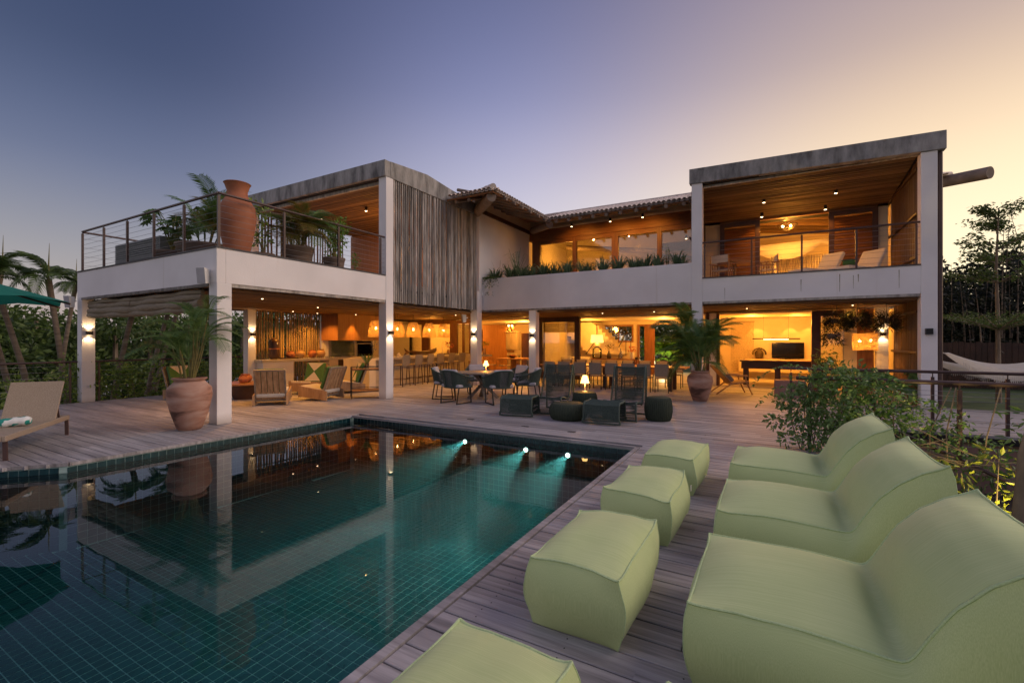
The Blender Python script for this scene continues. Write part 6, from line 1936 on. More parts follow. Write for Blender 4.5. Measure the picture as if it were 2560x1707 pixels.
def frond_mesh(name, L, droop, nl, ll, mat_, width=.02, up=.9, droopleaf=.35, stemr=.012, seed=0):
    rnd = random.Random(seed); mb = MB()
    pts = []
    n = 12
    for i in range(n + 1):
        f = i / n
        pts.append(Vector((L * (f * (1 - droop * .25 * f)), .0, L * (up * f - (up * .45 + droop) * f * f))))
    for i in range(nl):
        f = .16 + .84 * i / nl
        q = f * n; k = min(n - 1, int(q)); p_ = pts[k].lerp(pts[k + 1], q - k); tg = (pts[k + 1] - pts[k]).normalized()
        le = ll * (math.sin(PI * min(1, (f - .10) * 1.02)) ** .5 + .12) * rnd.uniform(.85, 1.1)
        for s in (-1, 1):
            d_ = (tg * (.55 + .5 * f) + Vector((0, s * 1.0, .18))).normalized()
            mid_ = p_ + d_ * le * .5; tip = p_ + d_ * le + Vector((0, 0, -droopleaf * le * rnd.uniform(.6, 1.3)))
            w = tg * width * .5
            mb.add([p_ - w * .5, p_ + w * .5, mid_ + w, mid_ - w, tip], [(0, 1, 2, 3), (3, 2, 4)])
    me = mb.mesh(name, mat_)
    st = MB(); st.tube(pts, [stemr * (1 - .8 * i / n) for i in range(n + 1)], 5)
    o = len(me.vertices)
    # join the rachis into the same frond
    mb.add(st.v, st.f)
    bpy.data.meshes.remove(me)
    return mb.mesh(name, mat_)
def make_fronds(mat_, L, n=4, **k):
    return [frond_mesh('frond', L * random.uniform(.85, 1.1), random.uniform(.35, .75), mat_=mat_, seed=i + int(L * 100), **k) for i in range(n)]
def palm(name, label, cat, loc, fronds, stems, nfr, h0, h1, tilt=(15, 75), potr=None, group=None, stem_mat='stem', scale=(.8, 1.15), lean=.12, stemr=.014, fmin=.35):
    t = thing(name, label, cat, loc, 0, group)
    for s in range(stems):
        a = random.uniform(0, 2 * PI); r = random.uniform(.0, (potr or .1) * .6)
        b = Vector((r * math.cos(a), r * math.sin(a), h0)); hh = random.uniform(h0 + (h1 - h0) * .35, h1)
        tp = b + Vector((math.cos(a) * lean * (hh - h0), math.sin(a) * lean * (hh - h0), hh - h0))
        mb = MB(); mb.tube([b, (b + tp) / 2 + Vector((.02, .01, 0)), tp], [stemr * 1.2, stemr, stemr * .6], 7); mb.build('stem', M[stem_mat], t, smooth=60)
        for k in range(max(1, nfr // stems)):
            f = random.uniform(fmin, 1); p_ = b.lerp(tp, f)
            az = a + random.uniform(-1.7, 1.7) if stems > 3 else 2 * PI * k / (nfr / stems) + random.uniform(-.4, .4)
            inst(random.choice(fronds), t, p_, (0, R(-random.uniform(*tilt)) , az), [random.uniform(*scale)] * 3, 'frond')
    return t
# big potted palms on the deck -------------------------------------------
PROF = [(.17, 0), (.20, .03), (.30, .35), (.355, .62), (.34, .76), (.25, .86), (.225, .885), (.27, .915), (.275, .94), (.25, .945), (.22, .90), (.21, .84)]
fr_a = make_fronds(M['leaf_palm'], .95, 5, nl=34, ll=.30, width=.032, up=.55)
fr_l = make_fronds(M['leaf_palm'], .95, 5, nl=36, ll=.24, width=.016, up=.75, droopleaf=.25)
fr_r = make_fronds(M['leaf_palm'], .95, 6, nl=40, ll=.27, width=.019, up=.6, droopleaf=.4)
def potted_palm(label, x, y, s, prof_s, nfr, h1, yscale=1.0, stems=9, lean=.22, tilt=(5, 60), sc=(.8, 1.1), fmin=.35, fr=None):
    t = palm('potted_palm', label, 'potted palm', (x, y, 0), fr or fr_a, stems, nfr, .80 * prof_s, h1, tilt, .18, 'areca palms in big terracotta pots', scale=sc, lean=lean, fmin=fmin)
    mb = MB(); mb.lathe([(r * s, z * prof_s) for r, z in PROF], 44, wob=.0); mb.build('pot', M['terra'], t, smooth=45)
    mb = MB(); mb.lathe([(.01, .80 * prof_s), (.21 * s, .81 * prof_s)], 20); mb.build('soil', M['soil'], t)
    return t
potted_palm('tall airy areca palm in a banded terracotta pot beside the front column', -9.22, 4.36, 1.0, 1.0, 44, 2.25, stems=13, lean=.24, sc=(.75, 1.0), tilt=(10, 70), fmin=.55, fr=fr_l)
potted_palm('dense dark areca palm in a terracotta pot before the right column', -1.62, 13.1, .92, .86, 84, 1.95, stems=16, lean=.30, tilt=(-8, 72), sc=(.8, 1.2), fr=fr_r)
# upper terrace plants ----------------------------------------------------
def planter(t, r, h, m_='clay_old'):
    mb = MB(); mb.lathe([(r * .72, 0), (r * .8, h * .1), (r * .98, h * .86), (r * 1.03, h * .9), (r * 1.03, h), (r * .92, h), (r * .9, h * .85)], 30, wob=.02); mb.build('pot', M[m_], t, smooth=45)
    mb = MB(); mb.lathe([(.01, h * .88), (r * .9, h * .88)], 20); mb.build('soil', M['soil'], t)
fr_y = make_fronds(M['leaf_palm_yellow'], .8, 4, nl=26, ll=.26, width=.022, up=.6)
fr_t = make_fronds(M['leaf_palm'], .8, 4, nl=26, ll=.26, width=.022, up=.6)
ZF = ZT - .08
t = palm('terrace_palm', 'yellowing palm in a wide old clay pot on the upper terrace', 'potted palm', (-9.85, 7.0, ZF), fr_y + fr_y + fr_t, 8, 44, .45, 1.25, (5, 75), .25, lean=.25, scale=(.9, 1.2)); planter(t, .36, .52)
t = palm('terrace_palm', 'dark feathery palm in a low trough left of the amphora', 'potted palm', (-11.2, 5.6, ZF), fr_t + fr_y[:1], 9, 52, .4, 1.35, (5, 78), .35, lean=.3, scale=(.85, 1.2)); planter(t, .55, .45)
def leafy(name, label, loc, r, h, n, size, m_, zc, rr, pot_r, pot_h, asp=.45, cat='potted plant'):
    t = thing(name, label, cat, loc)
    if pot_r: planter(t, pot_r, pot_h)
    mb = MB()
    for k in range(7):
        a = random.uniform(0, 6.3)
        mb.tube([(0, 0, pot_h * .9 if pot_r else 0), (rr * .3 * math.cos(a), rr * .3 * math.sin(a), (zc + pot_h) * .5), (rr * .6 * math.cos(a), rr * .6 * math.sin(a), zc + random.uniform(-.1, .2))], [.012, .008, .004], 5)
    mb.build('stem', M['stem'], t, smooth=60)['kind'] = 'stuff'
    mb = MB(); cl = [(random.uniform(-rr, rr) * .6, random.uniform(-rr, rr) * .6, zc + random.uniform(-h, h) * .4, r * random.uniform(.5, .9)) for _ in range(7)]
    crown(mb, cl, n, size, asp, 1, .2)
    mb.build('foliage', M[m_], t)['kind'] = 'stuff'
    return t
leafy('leafy_pot_plant', 'bushy light green plant in a clay pot near the right end of the terrace railing', (-9.8, 8.0, ZF), .34, 1.2, 1500, .10, 'leaf_bright', .85, .28, .27, .42)
leafy('leafy_pot_plant', 'trailing pale green plant in a round pot right of the amphora', (-9.95, 6.2, ZF), .26, 1.1, 600, .12, 'leaf_hedge', .85, .3, .24, .25)
leafy('leafy_pot_plant', 'thin sprig in a small pot beside the tall column', (-9.75, 8.65, ZF), .12, .3, 1200, .08, 'leaf_bright', .45, .1, .10, .15)
# philodendron with large lobed leaves
t = thing('philodendron', 'philodendron with large dark lobed leaves behind the left terrace railing', 'potted plant', (-12.3, 5.45, ZF)); planter(t, .38, .38)
mb = MB()
pts = [(0, 0)]; m = 9
lob = MB(); prof = []
for k in range(2 * m + 1):
    f = k / (2 * m); a = -2.5 + 5.0 * f
    r = (.26 if k % 2 else .15) * (1 - .25 * abs(a) / 2.5)
    prof.append((r * math.cos(a) + .1, r * math.sin(a), -.05 * abs(a) * (k % 2)))
lob.add([(0, 0, .0)] + prof, [(0, k + 1, k + 2) for k in range(2 * m)])
lobm = lob.mesh('lobed_leaf', M['leaf_palm'])
for k in range(24):
    a = random.uniform(0, 2 * PI); ht = random.uniform(.4, 1.2); r = random.uniform(.2, .6)
    tip = Vector((r * math.cos(a), r * math.sin(a), .38 + ht))
    mb = MB(); mb.tube([(0, 0, .36), (r * .4 * math.cos(a), r * .4 * math.sin(a), .38 + ht * .7), tip], .009, 5); mb.build('leaf_stalk', M['stem'], t, smooth=60)
    inst(lobm, t, tip, (random.uniform(-.4, .4), R(random.uniform(10, 60)), a), [random.uniform(.7, 1.1)] * 3, 'lobed_leaf')
# climbers on the pole screen of the terrace
t = thing('terrace_climber', 'thin dark climber on the poles of the left terrace screen', 'climbing plant', (-15.6, 10.6, ZF))
mb = MB()
for k in range(320):
    leafquad(mb, Vector((random.uniform(0, .15), random.gauss(0, .6), abs(random.gauss(0, .9)))), Vector((random.uniform(-1, 1), random.uniform(-1, 1), -.5)), .07, .13)
mb.build('foliage', M['leaf_tree'], t)['kind'] = 'stuff'
# bromeliads in the planter wall ------------------------------------------
def strap_mesh(seed, n=46, L=.42):
    rnd = random.Random(seed); mb = MB()
    for k in range(n):
        a = rnd.uniform(0, 2 * PI); l = L * rnd.uniform(.6, 1.15); up = rnd.uniform(.9, 2.6)
        d_ = Vector((math.cos(a), math.sin(a), up)).normalized(); s = Vector((-math.sin(a), math.cos(a), 0)); w = .011
        p0 = Vector((0, 0, 0)); p1 = p0 + d_ * l * .5; p2 = p1 + (d_ + Vector((0, 0, -.25))).normalized() * l * .3; p3 = p2 + (d_ + Vector((0, 0, -.7))).normalized() * l * .25
        mb.add([p0 - s * w * .6, p0 + s * w * .6, p1 - s * w, p1 + s * w, p2 - s * w * .7, p2 + s * w * .7, p3], [(0, 1, 3, 2), (2, 3, 5, 4), (4, 5, 6)])
    return mb.mesh('leaf_rosette', M['leaf_blue'])
straps = [strap_mesh(i) for i in range(4)]
bx = [-8.95, -8.2, -7.75, -7.35, -6.95, -6.5, -6.05, -5.4, -4.75, -4.2, -3.8, -3.4, -3.0, -2.35]
desc = ['first', 'second', 'third', 'fourth', 'fifth', 'sixth', 'seventh', 'eighth', 'ninth', 'tenth', 'eleventh', 'twelfth', 'thirteenth', 'fourteenth']
for i, x in enumerate(bx):
    t = thing('bromeliad', 'grey-green spiky bromeliad, %s from the pole screen in the planter wall' % desc[i], 'bromeliad', (x, 14.62, 3.74), 0, 'bromeliads in the planter wall')
    for k in range(3):
        inst(straps[(i + k) % 4], t, (random.uniform(-.15, .15), random.uniform(-.12, .06), random.uniform(.02, .1)), (0, 0, random.uniform(0, 6)), [random.uniform(1.1, 1.5)] * 3, 'leaf_rosette')
def grass_tuft(name, label, loc, n, L, m_, cat='grass', spread=.3, w=.008):
    t = thing(name, label, cat, loc); mb = MB()
    for k in range(n):
        a = random.uniform(0, 2 * PI); l = L * random.uniform(.5, 1.1); s = Vector((-math.sin(a), math.cos(a), 0)) * w
        p0 = Vector((random.uniform(-.08, .08), random.uniform(-.08, .08), 0)); out = Vector((math.cos(a), math.sin(a), 0)) * spread
        p1 = p0 + out * l * .4 + Vector((0, 0, l * .55)); p2 = p0 + out * l * 1.1 + Vector((0, 0, l * .95)); p3 = p0 + out * l * 1.9 + Vector((0, 0, l * .88))
        mb.add([p0 - s, p0 + s, p1 - s, p1 + s, p2 - s * .6, p2 + s * .6, p3], [(0, 1, 3, 2), (2, 3, 5, 4), (4, 5, 6)])
    mb.build('blades', M[m_], t)['kind'] = 'stuff'
    return t
grass_tuft('tall_grass', 'tall wispy grass standing in the planter against the white wall', (-8.0, 14.6, 3.74), 40, 1.15, 'leaf_blue')
grass_tuft('tall_grass', 'dry thin weeds at the left end of the planter', (-8.75, 14.6, 3.74), 25, .8, 'leaf_palm_yellow', w=.005)
t = thing('trailing_vine', 'small vine hanging over the left end of the planter onto the pole screen', 'climbing plant', (-9.05, 14.3, 3.88)); mb = MB()
for k in range(420):
    f = random.random(); leafquad(mb, Vector((random.gauss(0, .18) + .1, -.12 + random.gauss(0, .05), .08 - f * f * .75 * abs(math.cos(random.random() * 2)))), Vector((random.uniform(-1, 1), -.5, -1)), .035, .06)
mb.build('foliage', M['leaf_tree'], t)['kind'] = 'stuff'
for x, h in ((-5.55, .5), (-5.1, .4), (-2.75, .62)):
    t = leafy('planter_shrub', 'slender leafy shoot rising among the bromeliads, %s' % {-5.55: 'left one by the first mullion pair', -5.1: 'just right of the middle mullion', -2.75: 'in front of the rightmost pane'}[x], (x, 14.65, 3.7), .12, h, 900, .06, 'leaf_hedge', h, .12, None, 0, cat='shrub')

# hanging ferns in the right corner ---------------------------------------
def fern(x, y, z, r, lb, n=1100):
    t = thing('hanging_fern', lb, 'hanging plant', (x, y, z), 0, 'dark hanging ferns')
    mb = MB()
    for k in range(n):
        a = random.uniform(0, 2 * PI); q = random.random() ** .6 * r; l = random.uniform(.10, .22)
        p_ = Vector((q * math.cos(a), q * math.sin(a), random.uniform(-.30, .10) + .12 * (1 - q / r)))
        leafquad(mb, p_, Vector((math.cos(a) * .8, math.sin(a) * .8, random.uniform(-1.2, .9))), .014, l)
    mb.build('foliage', M['leaf_dark'], t)['kind'] = 'stuff'
    mb = MB(); mb.tube([(0, 0, .05), (0, 0, 2.6 - z)], .006, 5); mb.build('cord', M['blackmetal'], t)
    mb = MB(); mb.lathe([(.05, -.12), (.13, -.08), (.16, .02)], 14); mb.build('basket', M['bark'], t, smooth=60)
fern(1.62, 15.5, 2.20, .27, 'left large hanging fern in front of the dark door frame')
fern(2.08, 15.4, 2.24, .25, 'middle hanging fern beside the red panelled wall')
fern(2.75, 15.7, 2.20, .25, 'right hanging fern above the corner wall lamp')
fern(1.50, 15.2, 1.78, .2, 'lowest hanging fern at the glass door edge', 500)
leafy('corner_plant', 'leafy red-tinged plant in front of the right glass door', (1.5, 15.9, 0), .3, .6, 500, .16, 'leaf_palm', 1.0, .35, .2, .3, .25)
fan = MB()
for k in range(15):
    a = -1.35 + 2.7 * k / 14
    p_ = Vector((math.cos(a), math.sin(a), 0)); s = Vector((-math.sin(a), math.cos(a), 0)) * .035
    fan.add([(0, 0, 0), tuple(p_ * .2 + s), tuple(p_ * .38 + Vector((0, 0, -.06))), tuple(p_ * .2 - s)], [(0, 1, 2, 3)])
fanm = fan.mesh('fan_leaf', M['leaf_palm'])
for (x, y, n, lb) in ((2.1, 15.0, 12, 'fan palm in front of the hanging cane lamp'), (2.75, 14.7, 9, 'low fan palm beside the right pole wall')):
    t = thing('fan_palm', lb, 'fan palm', (x, y, 0))
    for k in range(n):
        a = random.uniform(0, 2 * PI); h = random.uniform(.45, .95); r = random.uniform(.1, .4)
        tip = Vector((r * math.cos(a), r * math.sin(a), h))
        mb = MB(); mb.tube([(0, 0, 0), tip * .6, tip], .007, 5); mb.build('leaf_stalk', M['stem'], t, smooth=60)
        inst(fanm, t, tip, (random.uniform(-.3, .3), R(random.uniform(0, 50)), a), [random.uniform(.8, 1.1)] * 3, 'fan_leaf')
# trolley plant
t = thing('trolley_plant', 'glass vase with broad green leaves on the bar trolley', 'vase', (-9.95, 9.25, .82))
mb = MB(); mb.lathe([(.045, 0), (.05, .16), (.06, .17)], 14); mb.build('vase', M['clear'], t, smooth=60)
mb = MB()
for k in range(6):
    a = k * 1.05; d_ = Vector((math.cos(a) * .6, math.sin(a) * .6, .9)).normalized(); s = Vector((-math.sin(a), math.cos(a), 0)) * .035
    mb.add([(0, 0, .1), tuple(d_ * .25 + s + Vector((0, 0, .1))), tuple(d_ * .42 + Vector((0, 0, .08))), tuple(d_ * .25 - s + Vector((0, 0, .1)))], [(0, 1, 2, 3)])
mb.build('leaves', M['leaf_palm'], t)
t = thing('orchid', 'thin flower spike behind the bar trolley on the bar end', 'orchid', (-12.2, 11.6, 1.02)); mb = MB(); mb.tube([(0, 0, 0), (.0, .05, .3), (.03, .1, .55)], .01, 5); mb.build('stem', M['stem'], t)
mb = MB()
for k in range(30): leafquad(mb, Vector((random.gauss(0, .03), .06 + random.gauss(0, .05), random.uniform(.2, .6))), Vector((random.uniform(-1, 1), random.uniform(-1, 1), 0)), .05, .06)
mb.build('petals', M['blueglaze'], t)['kind'] = 'stuff'

# ---------------------------------------------------------------- climbing plant over the near railing
cv = thing('climbing_plant', 'dense glossy climbing plant spilling over the near garden railing', 'climbing plant', (.9, 8.1, 0))
mb = MB()
clv = [(-.35, -.05, .92, .30), (-.1, 0, 1.08, .27), (.2, .05, 1.02, .30), (.45, 0, .92, .26), (-.45, -.1, .55, .34), (-.1, -.1, .6, .38), (.3, -.05, .55, .38), (-.3, -.1, .18, .28), (.1, -.1, .2, .34),
       (-.72, -.1, .70, .15), (-.82, -.12, .4, .13), (-.68, -.1, .15, .13), (.62, 0, .5, .26)]
crown(mb, clv, 3600, .074, .5, 1.0, .25)
crown(mb, [(.85, .1, .70, .25), (.95, .1, .3, .38), (1.25, .1, .5, .25), (1.4, .1, .15, .38), (1.1, .1, -.1, .4), (1.75, .15, .0, .36), (2.1, .1, -.2, .4), (2.5, .1, -.35, .4)], 900, .08, .5, 1, .2)
for k in range(26):      # long sprays
    a = Vector((random.uniform(-.6, .9), -.1, random.uniform(.5, 1.25))); d_ = Vector((random.uniform(-1.0, .7), random.uniform(-.3, .3), random.uniform(-.2, .5)))
    p_ = a.copy()
    for j in range(22):
        p_ += d_.normalized() * .035; d_.z -= .05
        for q in (-1, 1): leafquad(mb, p_, Vector((random.uniform(-1, 1), random.uniform(-1, 1), random.uniform(-.8, .3))), .028, .06)
mb.build('foliage', M['leaf_vine'], cv)['kind'] = 'stuff'
mb = MB()
for k in range(14):
    x = random.uniform(-.5, 1.6); mb.tube([(x, 0, -.05 if x < .5 else -.9), (x + random.uniform(-.2, .2), -.1, .4), (x + random.uniform(-.3, .3), 0, 1.0)], .008, 5)
for k in range(10):
    x = random.uniform(-.2, 1); mb.tube([(x, -.15, random.uniform(.1, .5)), (x + .5, -.25, random.uniform(0, .3)), (x + 1.2, -.1, random.uniform(-.2, .4))], .006, 5)
mb.build('vine_stem', M['bark'], cv, smooth=60)['kind'] = 'stuff'
def shrub(name, label, loc, cl, per, size, m_, asp=.35, cat='shrub', group=None, sh=.15):
    t = thing(name, label, cat, loc, 0, group); mb = MB()
    for c in cl: mb.tube([(c[0] * .2, c[1] * .2, 0), (c[0] * .7, c[1] * .7, c[2] * .6), (c[0], c[1], c[2])], [.012, .008, .003], 5)
    mb.build('stem', M['bark'], t, smooth=60)['kind'] = 'stuff'
    mb = MB(); crown(mb, cl, per, size, asp, 1, sh); mb.build('foliage', M[m_], t)['kind'] = 'stuff'
    return t
shrub('garden_shrub', 'leafy shrub behind the right garden rail post', (3.0, 8.7, -1.0), [(0, 0, 1.5, .35), (.4, 0, 1.3, .4), (.2, .2, .9, .5), (-.4, 0, .8, .45), (.8, 0, 1.7, .3)], 400, .12, 'leaf_vine')
shrub('garden_shrub', 'tangled dark shrub under the rear garden railing', (2.2, 9.6, -1.0), [(0, 0, .8, .5), (.6, 0, .6, .5), (-.6, 0, .9, .4), (1.2, 0, .9, .5), (1.9, .3, .8, .5)], 350, .09, 'leaf_tree')
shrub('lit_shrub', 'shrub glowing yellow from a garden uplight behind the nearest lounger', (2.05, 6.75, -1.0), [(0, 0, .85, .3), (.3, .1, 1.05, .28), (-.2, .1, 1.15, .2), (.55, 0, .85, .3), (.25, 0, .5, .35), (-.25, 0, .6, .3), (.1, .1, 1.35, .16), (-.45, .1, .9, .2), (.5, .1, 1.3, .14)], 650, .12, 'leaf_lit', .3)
t = thing('garden_uplight', 'small garden spike light under the yellow-lit shrub', 'garden light', (2.2, 6.25, -1.0))
mb = MB(); mb.tube([(0, 0, 0), (0, 0, .12)], .03, 12); mb.build('housing', M['blackmetal'], t)
mb = MB(); mb.tube([(0, 0, .121), (0, 0, .125)], .024, 12); mb.build('lens', M['glow_led'], t)
spot('garden_beam', (0, 0, .14), (-.05, .5, 1.1), 260, (1, .72, .25), 90, .7, .03, t)
t = thing('slim_tree', 'slim tree trunk lit golden at the right edge behind the nearest lounger', 'tree', (1.95, 5.75, -1.0))
mb = MB(); mb.tube([(-.06, 0, 0), (-.03, 0, .9), (.02, .02, 1.6), (.35, .1, 3.0)], [.05, .045, .04, .03], 10); mb.build('trunk', M['bark'], t, smooth=60)
mb = MB(); crown(mb, [(.6, .0, 3.2, .5), (.9, .3, 3.0, .4)], 200, .12, .4); mb.build('crown', M['leaf_vine'], t)['kind'] = 'stuff'
t = thing('flower_stalks', 'budding green stalks at the right edge before the hammock', 'plant', (3.35, 8.9, -1.0)); mb = MB(); mb2 = MB()
for k in range(3):
    x = k * .12; pts = [(x, 0, 0), (x - .05, 0, 1.2), (x - .18 - k * .03, 0, 2.45 - k * .2)]
    mb.tube(pts, [.012, .01, .006], 6)
    for j in range(24):
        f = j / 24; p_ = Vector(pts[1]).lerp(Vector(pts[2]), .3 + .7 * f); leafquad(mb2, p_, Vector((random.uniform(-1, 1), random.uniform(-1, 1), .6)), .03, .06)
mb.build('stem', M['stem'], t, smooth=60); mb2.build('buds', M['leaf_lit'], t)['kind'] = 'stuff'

gc = MB()
crown(gc, [(1.6 + random.uniform(0, 3.5), random.uniform(3.5, 10.4), -.95 + random.uniform(0, .2), random.uniform(.25, .45)) for _ in range(46)], 260, .12, .45, .6, .3)
gc.build('ground_cover', M['leaf_vine'])['kind'] = 'stuff'
# ---------------------------------------------------------------- trees right
t = thing('tiered_tree', 'slender tree with flat tiers of leaves standing behind the hammocks', 'tree', (5.33, 17.0, -.05))
mb = MB(); mb.tube([(0, 0, 0), (-.01, 0, 1.2), (-.02, 0, 2.4), (-.05, 0, 3.6), (0, 0, 5.2)], [.062, .052, .042, .03, .012], 10); mb.build('trunk', M['bark'], t, smooth=60)
mb = MB(); ml = MB()
for k in range(12):
    a = 2 * PI * k / 12; L_ = random.uniform(1.0, 1.5)
    mb.tube([(0, 0, 1.95), (L_ * .5 * math.cos(a), L_ * .5 * math.sin(a), 2.15), (L_ * math.cos(a), L_ * math.sin(a), 2.35)], [.02, .014, .006], 5)
    for j in range(240):
        f = random.random() ** .7; da = random.gauss(0, .2)
        leafquad(ml, Vector((L_ * f * math.cos(a + da), L_ * f * math.sin(a + da), 1.98 + .38 * f + random.gauss(0, .03))), Vector((random.uniform(-1, 1), random.uniform(-1, 1), .2)), .03, .07)
for z in (3.4, 3.9, 4.3, 4.8, 5.1):
    for k in range(6):
        a = random.uniform(0, 6.3); L_ = random.uniform(.4, 1.3) * (5.7 - z) / 2.2 + .15
        mb.tube([(0, 0, z - .2), (L_ * math.cos(a), L_ * math.sin(a), z + .15)], [.012, .004], 5)
        for j in range(90):
            f = random.uniform(.3, 1.1); leafquad(ml, Vector((L_ * f * math.cos(a) + random.gauss(0, .08), L_ * f * math.sin(a) + random.gauss(0, .08), z - .2 + .35 * f + random.gauss(0, .05))), Vector((random.uniform(-1, 1), random.uniform(-1, 1), -.3)), .04, .11)
mb.build('branches', M['bark'], t, smooth=60)['kind'] = 'stuff'; ml.build('crown', M['leaf_tree'], t)['kind'] = 'stuff'
def bamboo(x, y, h, seed, label):
    t = thing('bamboo_clump', label, 'bamboo', (x, y, -.1), 0, 'bamboo and dark trees behind the lawn'); rnd = random.Random(seed); mb = MB(); ml = MB()
    for k in range(9):
        bx_, by_ = rnd.gauss(0, .5), rnd.gauss(0, .5); hh = h * rnd.uniform(.65, 1.05); lx, ly = rnd.gauss(0, .35), rnd.gauss(0, .3)
        pts = [(bx_ + lx * f * f, by_ + ly * f * f, hh * f) for f in (0, .3, .6, .85, 1)]
        mb.tube(pts, [.035, .03, .02, .01, .004], 5)
        for j in range(60):
            f = rnd.uniform(.3, 1) ** 1.2; spread = .5 * (1.15 - f)
            p_ = Vector((bx_ + lx * f * f + rnd.gauss(0, spread), by_ + ly * f * f + rnd.gauss(0, spread), hh * f + rnd.gauss(0, .12)))
            for q in range(3): leafquad(ml, p_, Vector((rnd.uniform(-1, 1), rnd.uniform(-1, 1), -rnd.random())), .04, .22)
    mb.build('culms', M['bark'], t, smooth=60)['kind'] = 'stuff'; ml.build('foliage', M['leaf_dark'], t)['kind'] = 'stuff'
pos = [(6.0, 23.5, 4.6, 'nearest the downpipe'), (7.4, 25.0, 5.6, 'behind the slender tree, left'), (8.4, 24.0, 7.4, 'tall with bare tips behind the slender tree'), (9.6, 26, 7.0, 'at the right edge of the picture, front'), (11.2, 25.5, 7.6, 'at the right edge of the picture, back'), (12.8, 28, 8, 'farthest right')]
for i, (x, y, h, lb) in enumerate(pos): bamboo(x, y, h, i + 50, 'bamboo clump %s' % lb)
for i, (x, y, s, lb) in enumerate([(5.2, 24.5, 1.0, 'beside the downpipe'), (7.3, 27.0, 1.25, 'in the middle of the dark mass'), (9.5, 28.5, 1.3, 'right of the slender tree'), (12, 27, 1.3, 'at the right picture edge'), (15, 29, 1.4, 'outermost on the right')]):
    t = thing('dark_tree', 'dark round backlit tree %s' % lb, 'tree', (x, y, 0), 0, 'bamboo and dark trees behind the lawn')
    mb = MB(); mb.tube([(0, 0, -.1), (0, 0, 2.5 * s)], [.15, .08], 8); mb.build('trunk', M['bark'], t, smooth=60)
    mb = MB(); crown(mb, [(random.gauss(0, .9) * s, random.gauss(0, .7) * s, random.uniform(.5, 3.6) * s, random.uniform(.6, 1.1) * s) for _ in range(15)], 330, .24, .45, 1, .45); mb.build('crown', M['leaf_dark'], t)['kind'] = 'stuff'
fe = thing('board_fence', 'dark board fence at the back of the lawn', 'fence', (0, 0, 0))
for k in range(90):
    mb = MB(); mb.box(3.6 + k * .15, 3.74 + k * .15, 21.9 + .01 * (k % 2), 21.93 + .01 * (k % 2), -.05, 1.55 + random.uniform(-.03, .03)); mb.build('board', M['darkwood'], fe)

# garden seen through the back opening --------------------------------------
for i, (x, y, h, m_, lb) in enumerate(((-5.35, 24.6, 1.4, 'leaf_bright', 'bright green palm clump just outside the garden opening, left of the sliding door'), (-4.3, 24.2, 1.5, 'leaf_bright', 'bright lit palm clump outside the garden opening, right of the sliding door'), (-3.2, 25.2, 2.2, 'leaf_palm', 'darker arching palm outside the garden opening'), (-2.4, 24.6, 1.6, 'leaf_tree', 'dark palm at the right of the garden opening'))):
    frs = make_fronds(M[m_], 1.2, 3, nl=24, ll=.5, width=.06, up=.8)
    palm('garden_palm', lb, 'palm', (x, y, -.05), frs, 3, 22, .1, h, (10, 70), .2, 'palms outside the garden opening')
point('garden_lamp_glow', (-4.6, 23.2, .5), 60, (1, .85, .4), .1, villa)
for i, x in enumerate((-12, -8.5, -5.5, -2.5, .5)):
    t = thing('garden_tree', 'dark garden tree behind the house, %s' % ['far left', 'left', 'middle', 'right', 'far right'][i], 'tree', (x, 29 + (i % 2) * 2, -.1), 0, 'trees behind the house')
    mb = MB(); mb.tube([(0, 0, 0), (0, 0, 2.5)], [.15, .08], 8); mb.build('trunk', M['bark'], t, smooth=60)
    mb = MB(); crown(mb, [(random.gauss(0, 1.0), random.gauss(0, .7), random.uniform(.4, 3.2), random.uniform(.7, 1.1)) for _ in range(13)], 260, .26, .45, 1, .4); mb.build('crown', M['leaf_tree'], t)['kind'] = 'stuff'

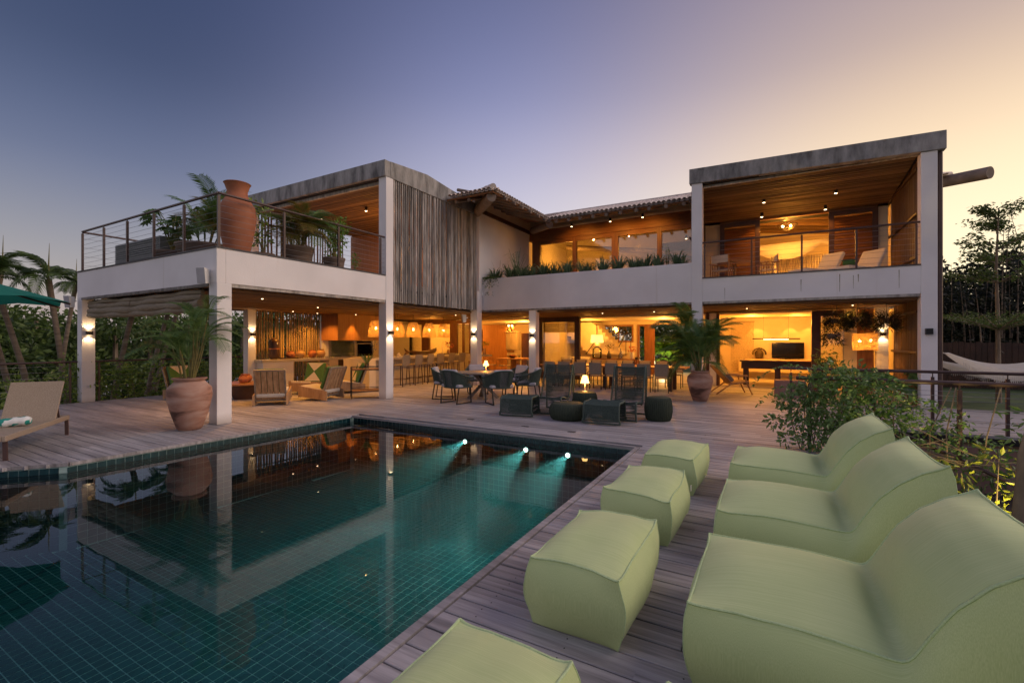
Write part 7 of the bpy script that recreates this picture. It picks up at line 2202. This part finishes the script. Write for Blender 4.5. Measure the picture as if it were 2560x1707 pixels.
# ---------------------------------------------------------------- left side: hedge, palms, far trees
for i in range(9):
    y = 3.2 + i * 1.05
    dense = 1.0
    lbs = ['behind the sun lounger', 'just left of the corner column', 'just right of the corner column', 'right of the corner column, under the blind', 'under the middle of the blind', 'left of the potted palm', 'behind the potted palm', 'behind the front column', 'at the back of the terrace']
    shrub('hedge_shrub', 'green hedge shrub climbing the deck railing %s' % lbs[i], (-16.1, y, -1.2), [(random.uniform(-.3, .25), random.uniform(-.55, .55), random.uniform(.9, 2.1) - (.35 if i < 2 else 0), random.uniform(.3, .45)) for _ in range(13)], 620, .11, 'leaf_hedge', .55, 'hedge', 'hedge shrubs along the left railing', .3)
fr_p = make_fronds(M['leaf_tree'], 1.7, 5, nl=34, ll=.5, width=.05, up=.6, droopleaf=.5)
def tall_palm(px_az, dist, h, leanx, label, seed):
    """px_az: azimuth left of the view axis in degrees"""
    a = R(29.447 + px_az); x, y = -math.sin(a) * dist, math.cos(a) * dist
    t = thing('tall_palm', label, 'palm tree', (x, y, -1.6), 0, 'tall palms by the pond')
    H = h + 1.6; side_ = Vector((-math.sin(a + PI / 2), math.cos(a + PI / 2), 0)) * -leanx
    pts = [side_ * (f ** 1.3) + Vector((0, 0, H * f)) for f in (0, .25, .5, .75, 1)]
    mb = MB(); mb.tube(pts, [.10, .085, .075, .07, .085], 8); mb.build('trunk', M['trunk'], t, smooth=60)
    mb = MB(); mb.tube([pts[-1], pts[-1] + Vector((.1, 0, 1.1))], [.03, .004], 5); mb.build('spear', M['stem'], t)
    for k in range(13):
        inst(fr_p[k % 5], t, pts[-1], (0, R(-random.uniform(-12, 60)), k * 2 * PI / 13 + random.uniform(-.2, .2)), [random.uniform(.5, .72)] * 3, 'frond')
def az(px): return math.degrees(math.atan((1280 - px) / 1140.4))
tall_palm(az(47), 22, 3.9, -1.0, 'leftmost tall palm above the parasol', 1)
tall_palm(az(99), 21, 3.5, -1.0, 'tall palm with brown ringed trunk leaning left over the sun lounger', 2)
tall_palm(az(177), 20, 3.5, -.5, 'tall palm directly left of the corner column', 3)
tall_palm(az(140), 27, 4.0, .6, 'more distant palm between two nearer palms on the left', 4)
tall_palm(az(269), 20, 2.9, .7, 'palm with leaning trunk seen right of the corner column', 5)
tall_palm(az(355), 22, 3.2, .9, 'pale leaning palm trunk under the middle of the blind', 6)
tall_palm(az(375), 24, 3.2, 1.0, 'reddish leaning palm trunk left of the potted palm', 7)
tall_palm(az(-60), 24, 4.2, .6, 'palm beyond the left picture edge', 8)
wood = MB(); wt = MB()
for i in range(46):
    a = R(29.447 + 54 - i * 1.3); dist = random.uniform(36, 50)
    x, y = -math.sin(a) * dist, math.cos(a) * dist
    s = random.uniform(.75, 1.2)
    wt.tube([(x, y, -1.8), (x, y, 2.6 * s)], [.2, .1], 6)
    crown(wood, [(x + random.gauss(0, 1.5) * s, y + random.gauss(0, 1.0) * s, random.uniform(-1.6, 3.0) * s, random.uniform(.8, 1.4) * s) for _ in range(14)], 150, .36, .5, 1, .45)
wo_ = wood.build('far_wood', M['leaf_tree']); wo_['kind'] = 'stuff'; wo_['label'] = 'dense dark green wood across the pond'
wt.build('trunk', M['bark'], wo_)['kind'] = 'stuff'
wood = MB()
for i in range(24):
    x = 4 + i * .8; y = 26 + random.uniform(0, 3)
    crown(wood, [(x + random.gauss(0, .7), y, random.uniform(-.2, 2.6), random.uniform(.7, 1.1)) for _ in range(6)], 300, .26, .5, 1, .4)
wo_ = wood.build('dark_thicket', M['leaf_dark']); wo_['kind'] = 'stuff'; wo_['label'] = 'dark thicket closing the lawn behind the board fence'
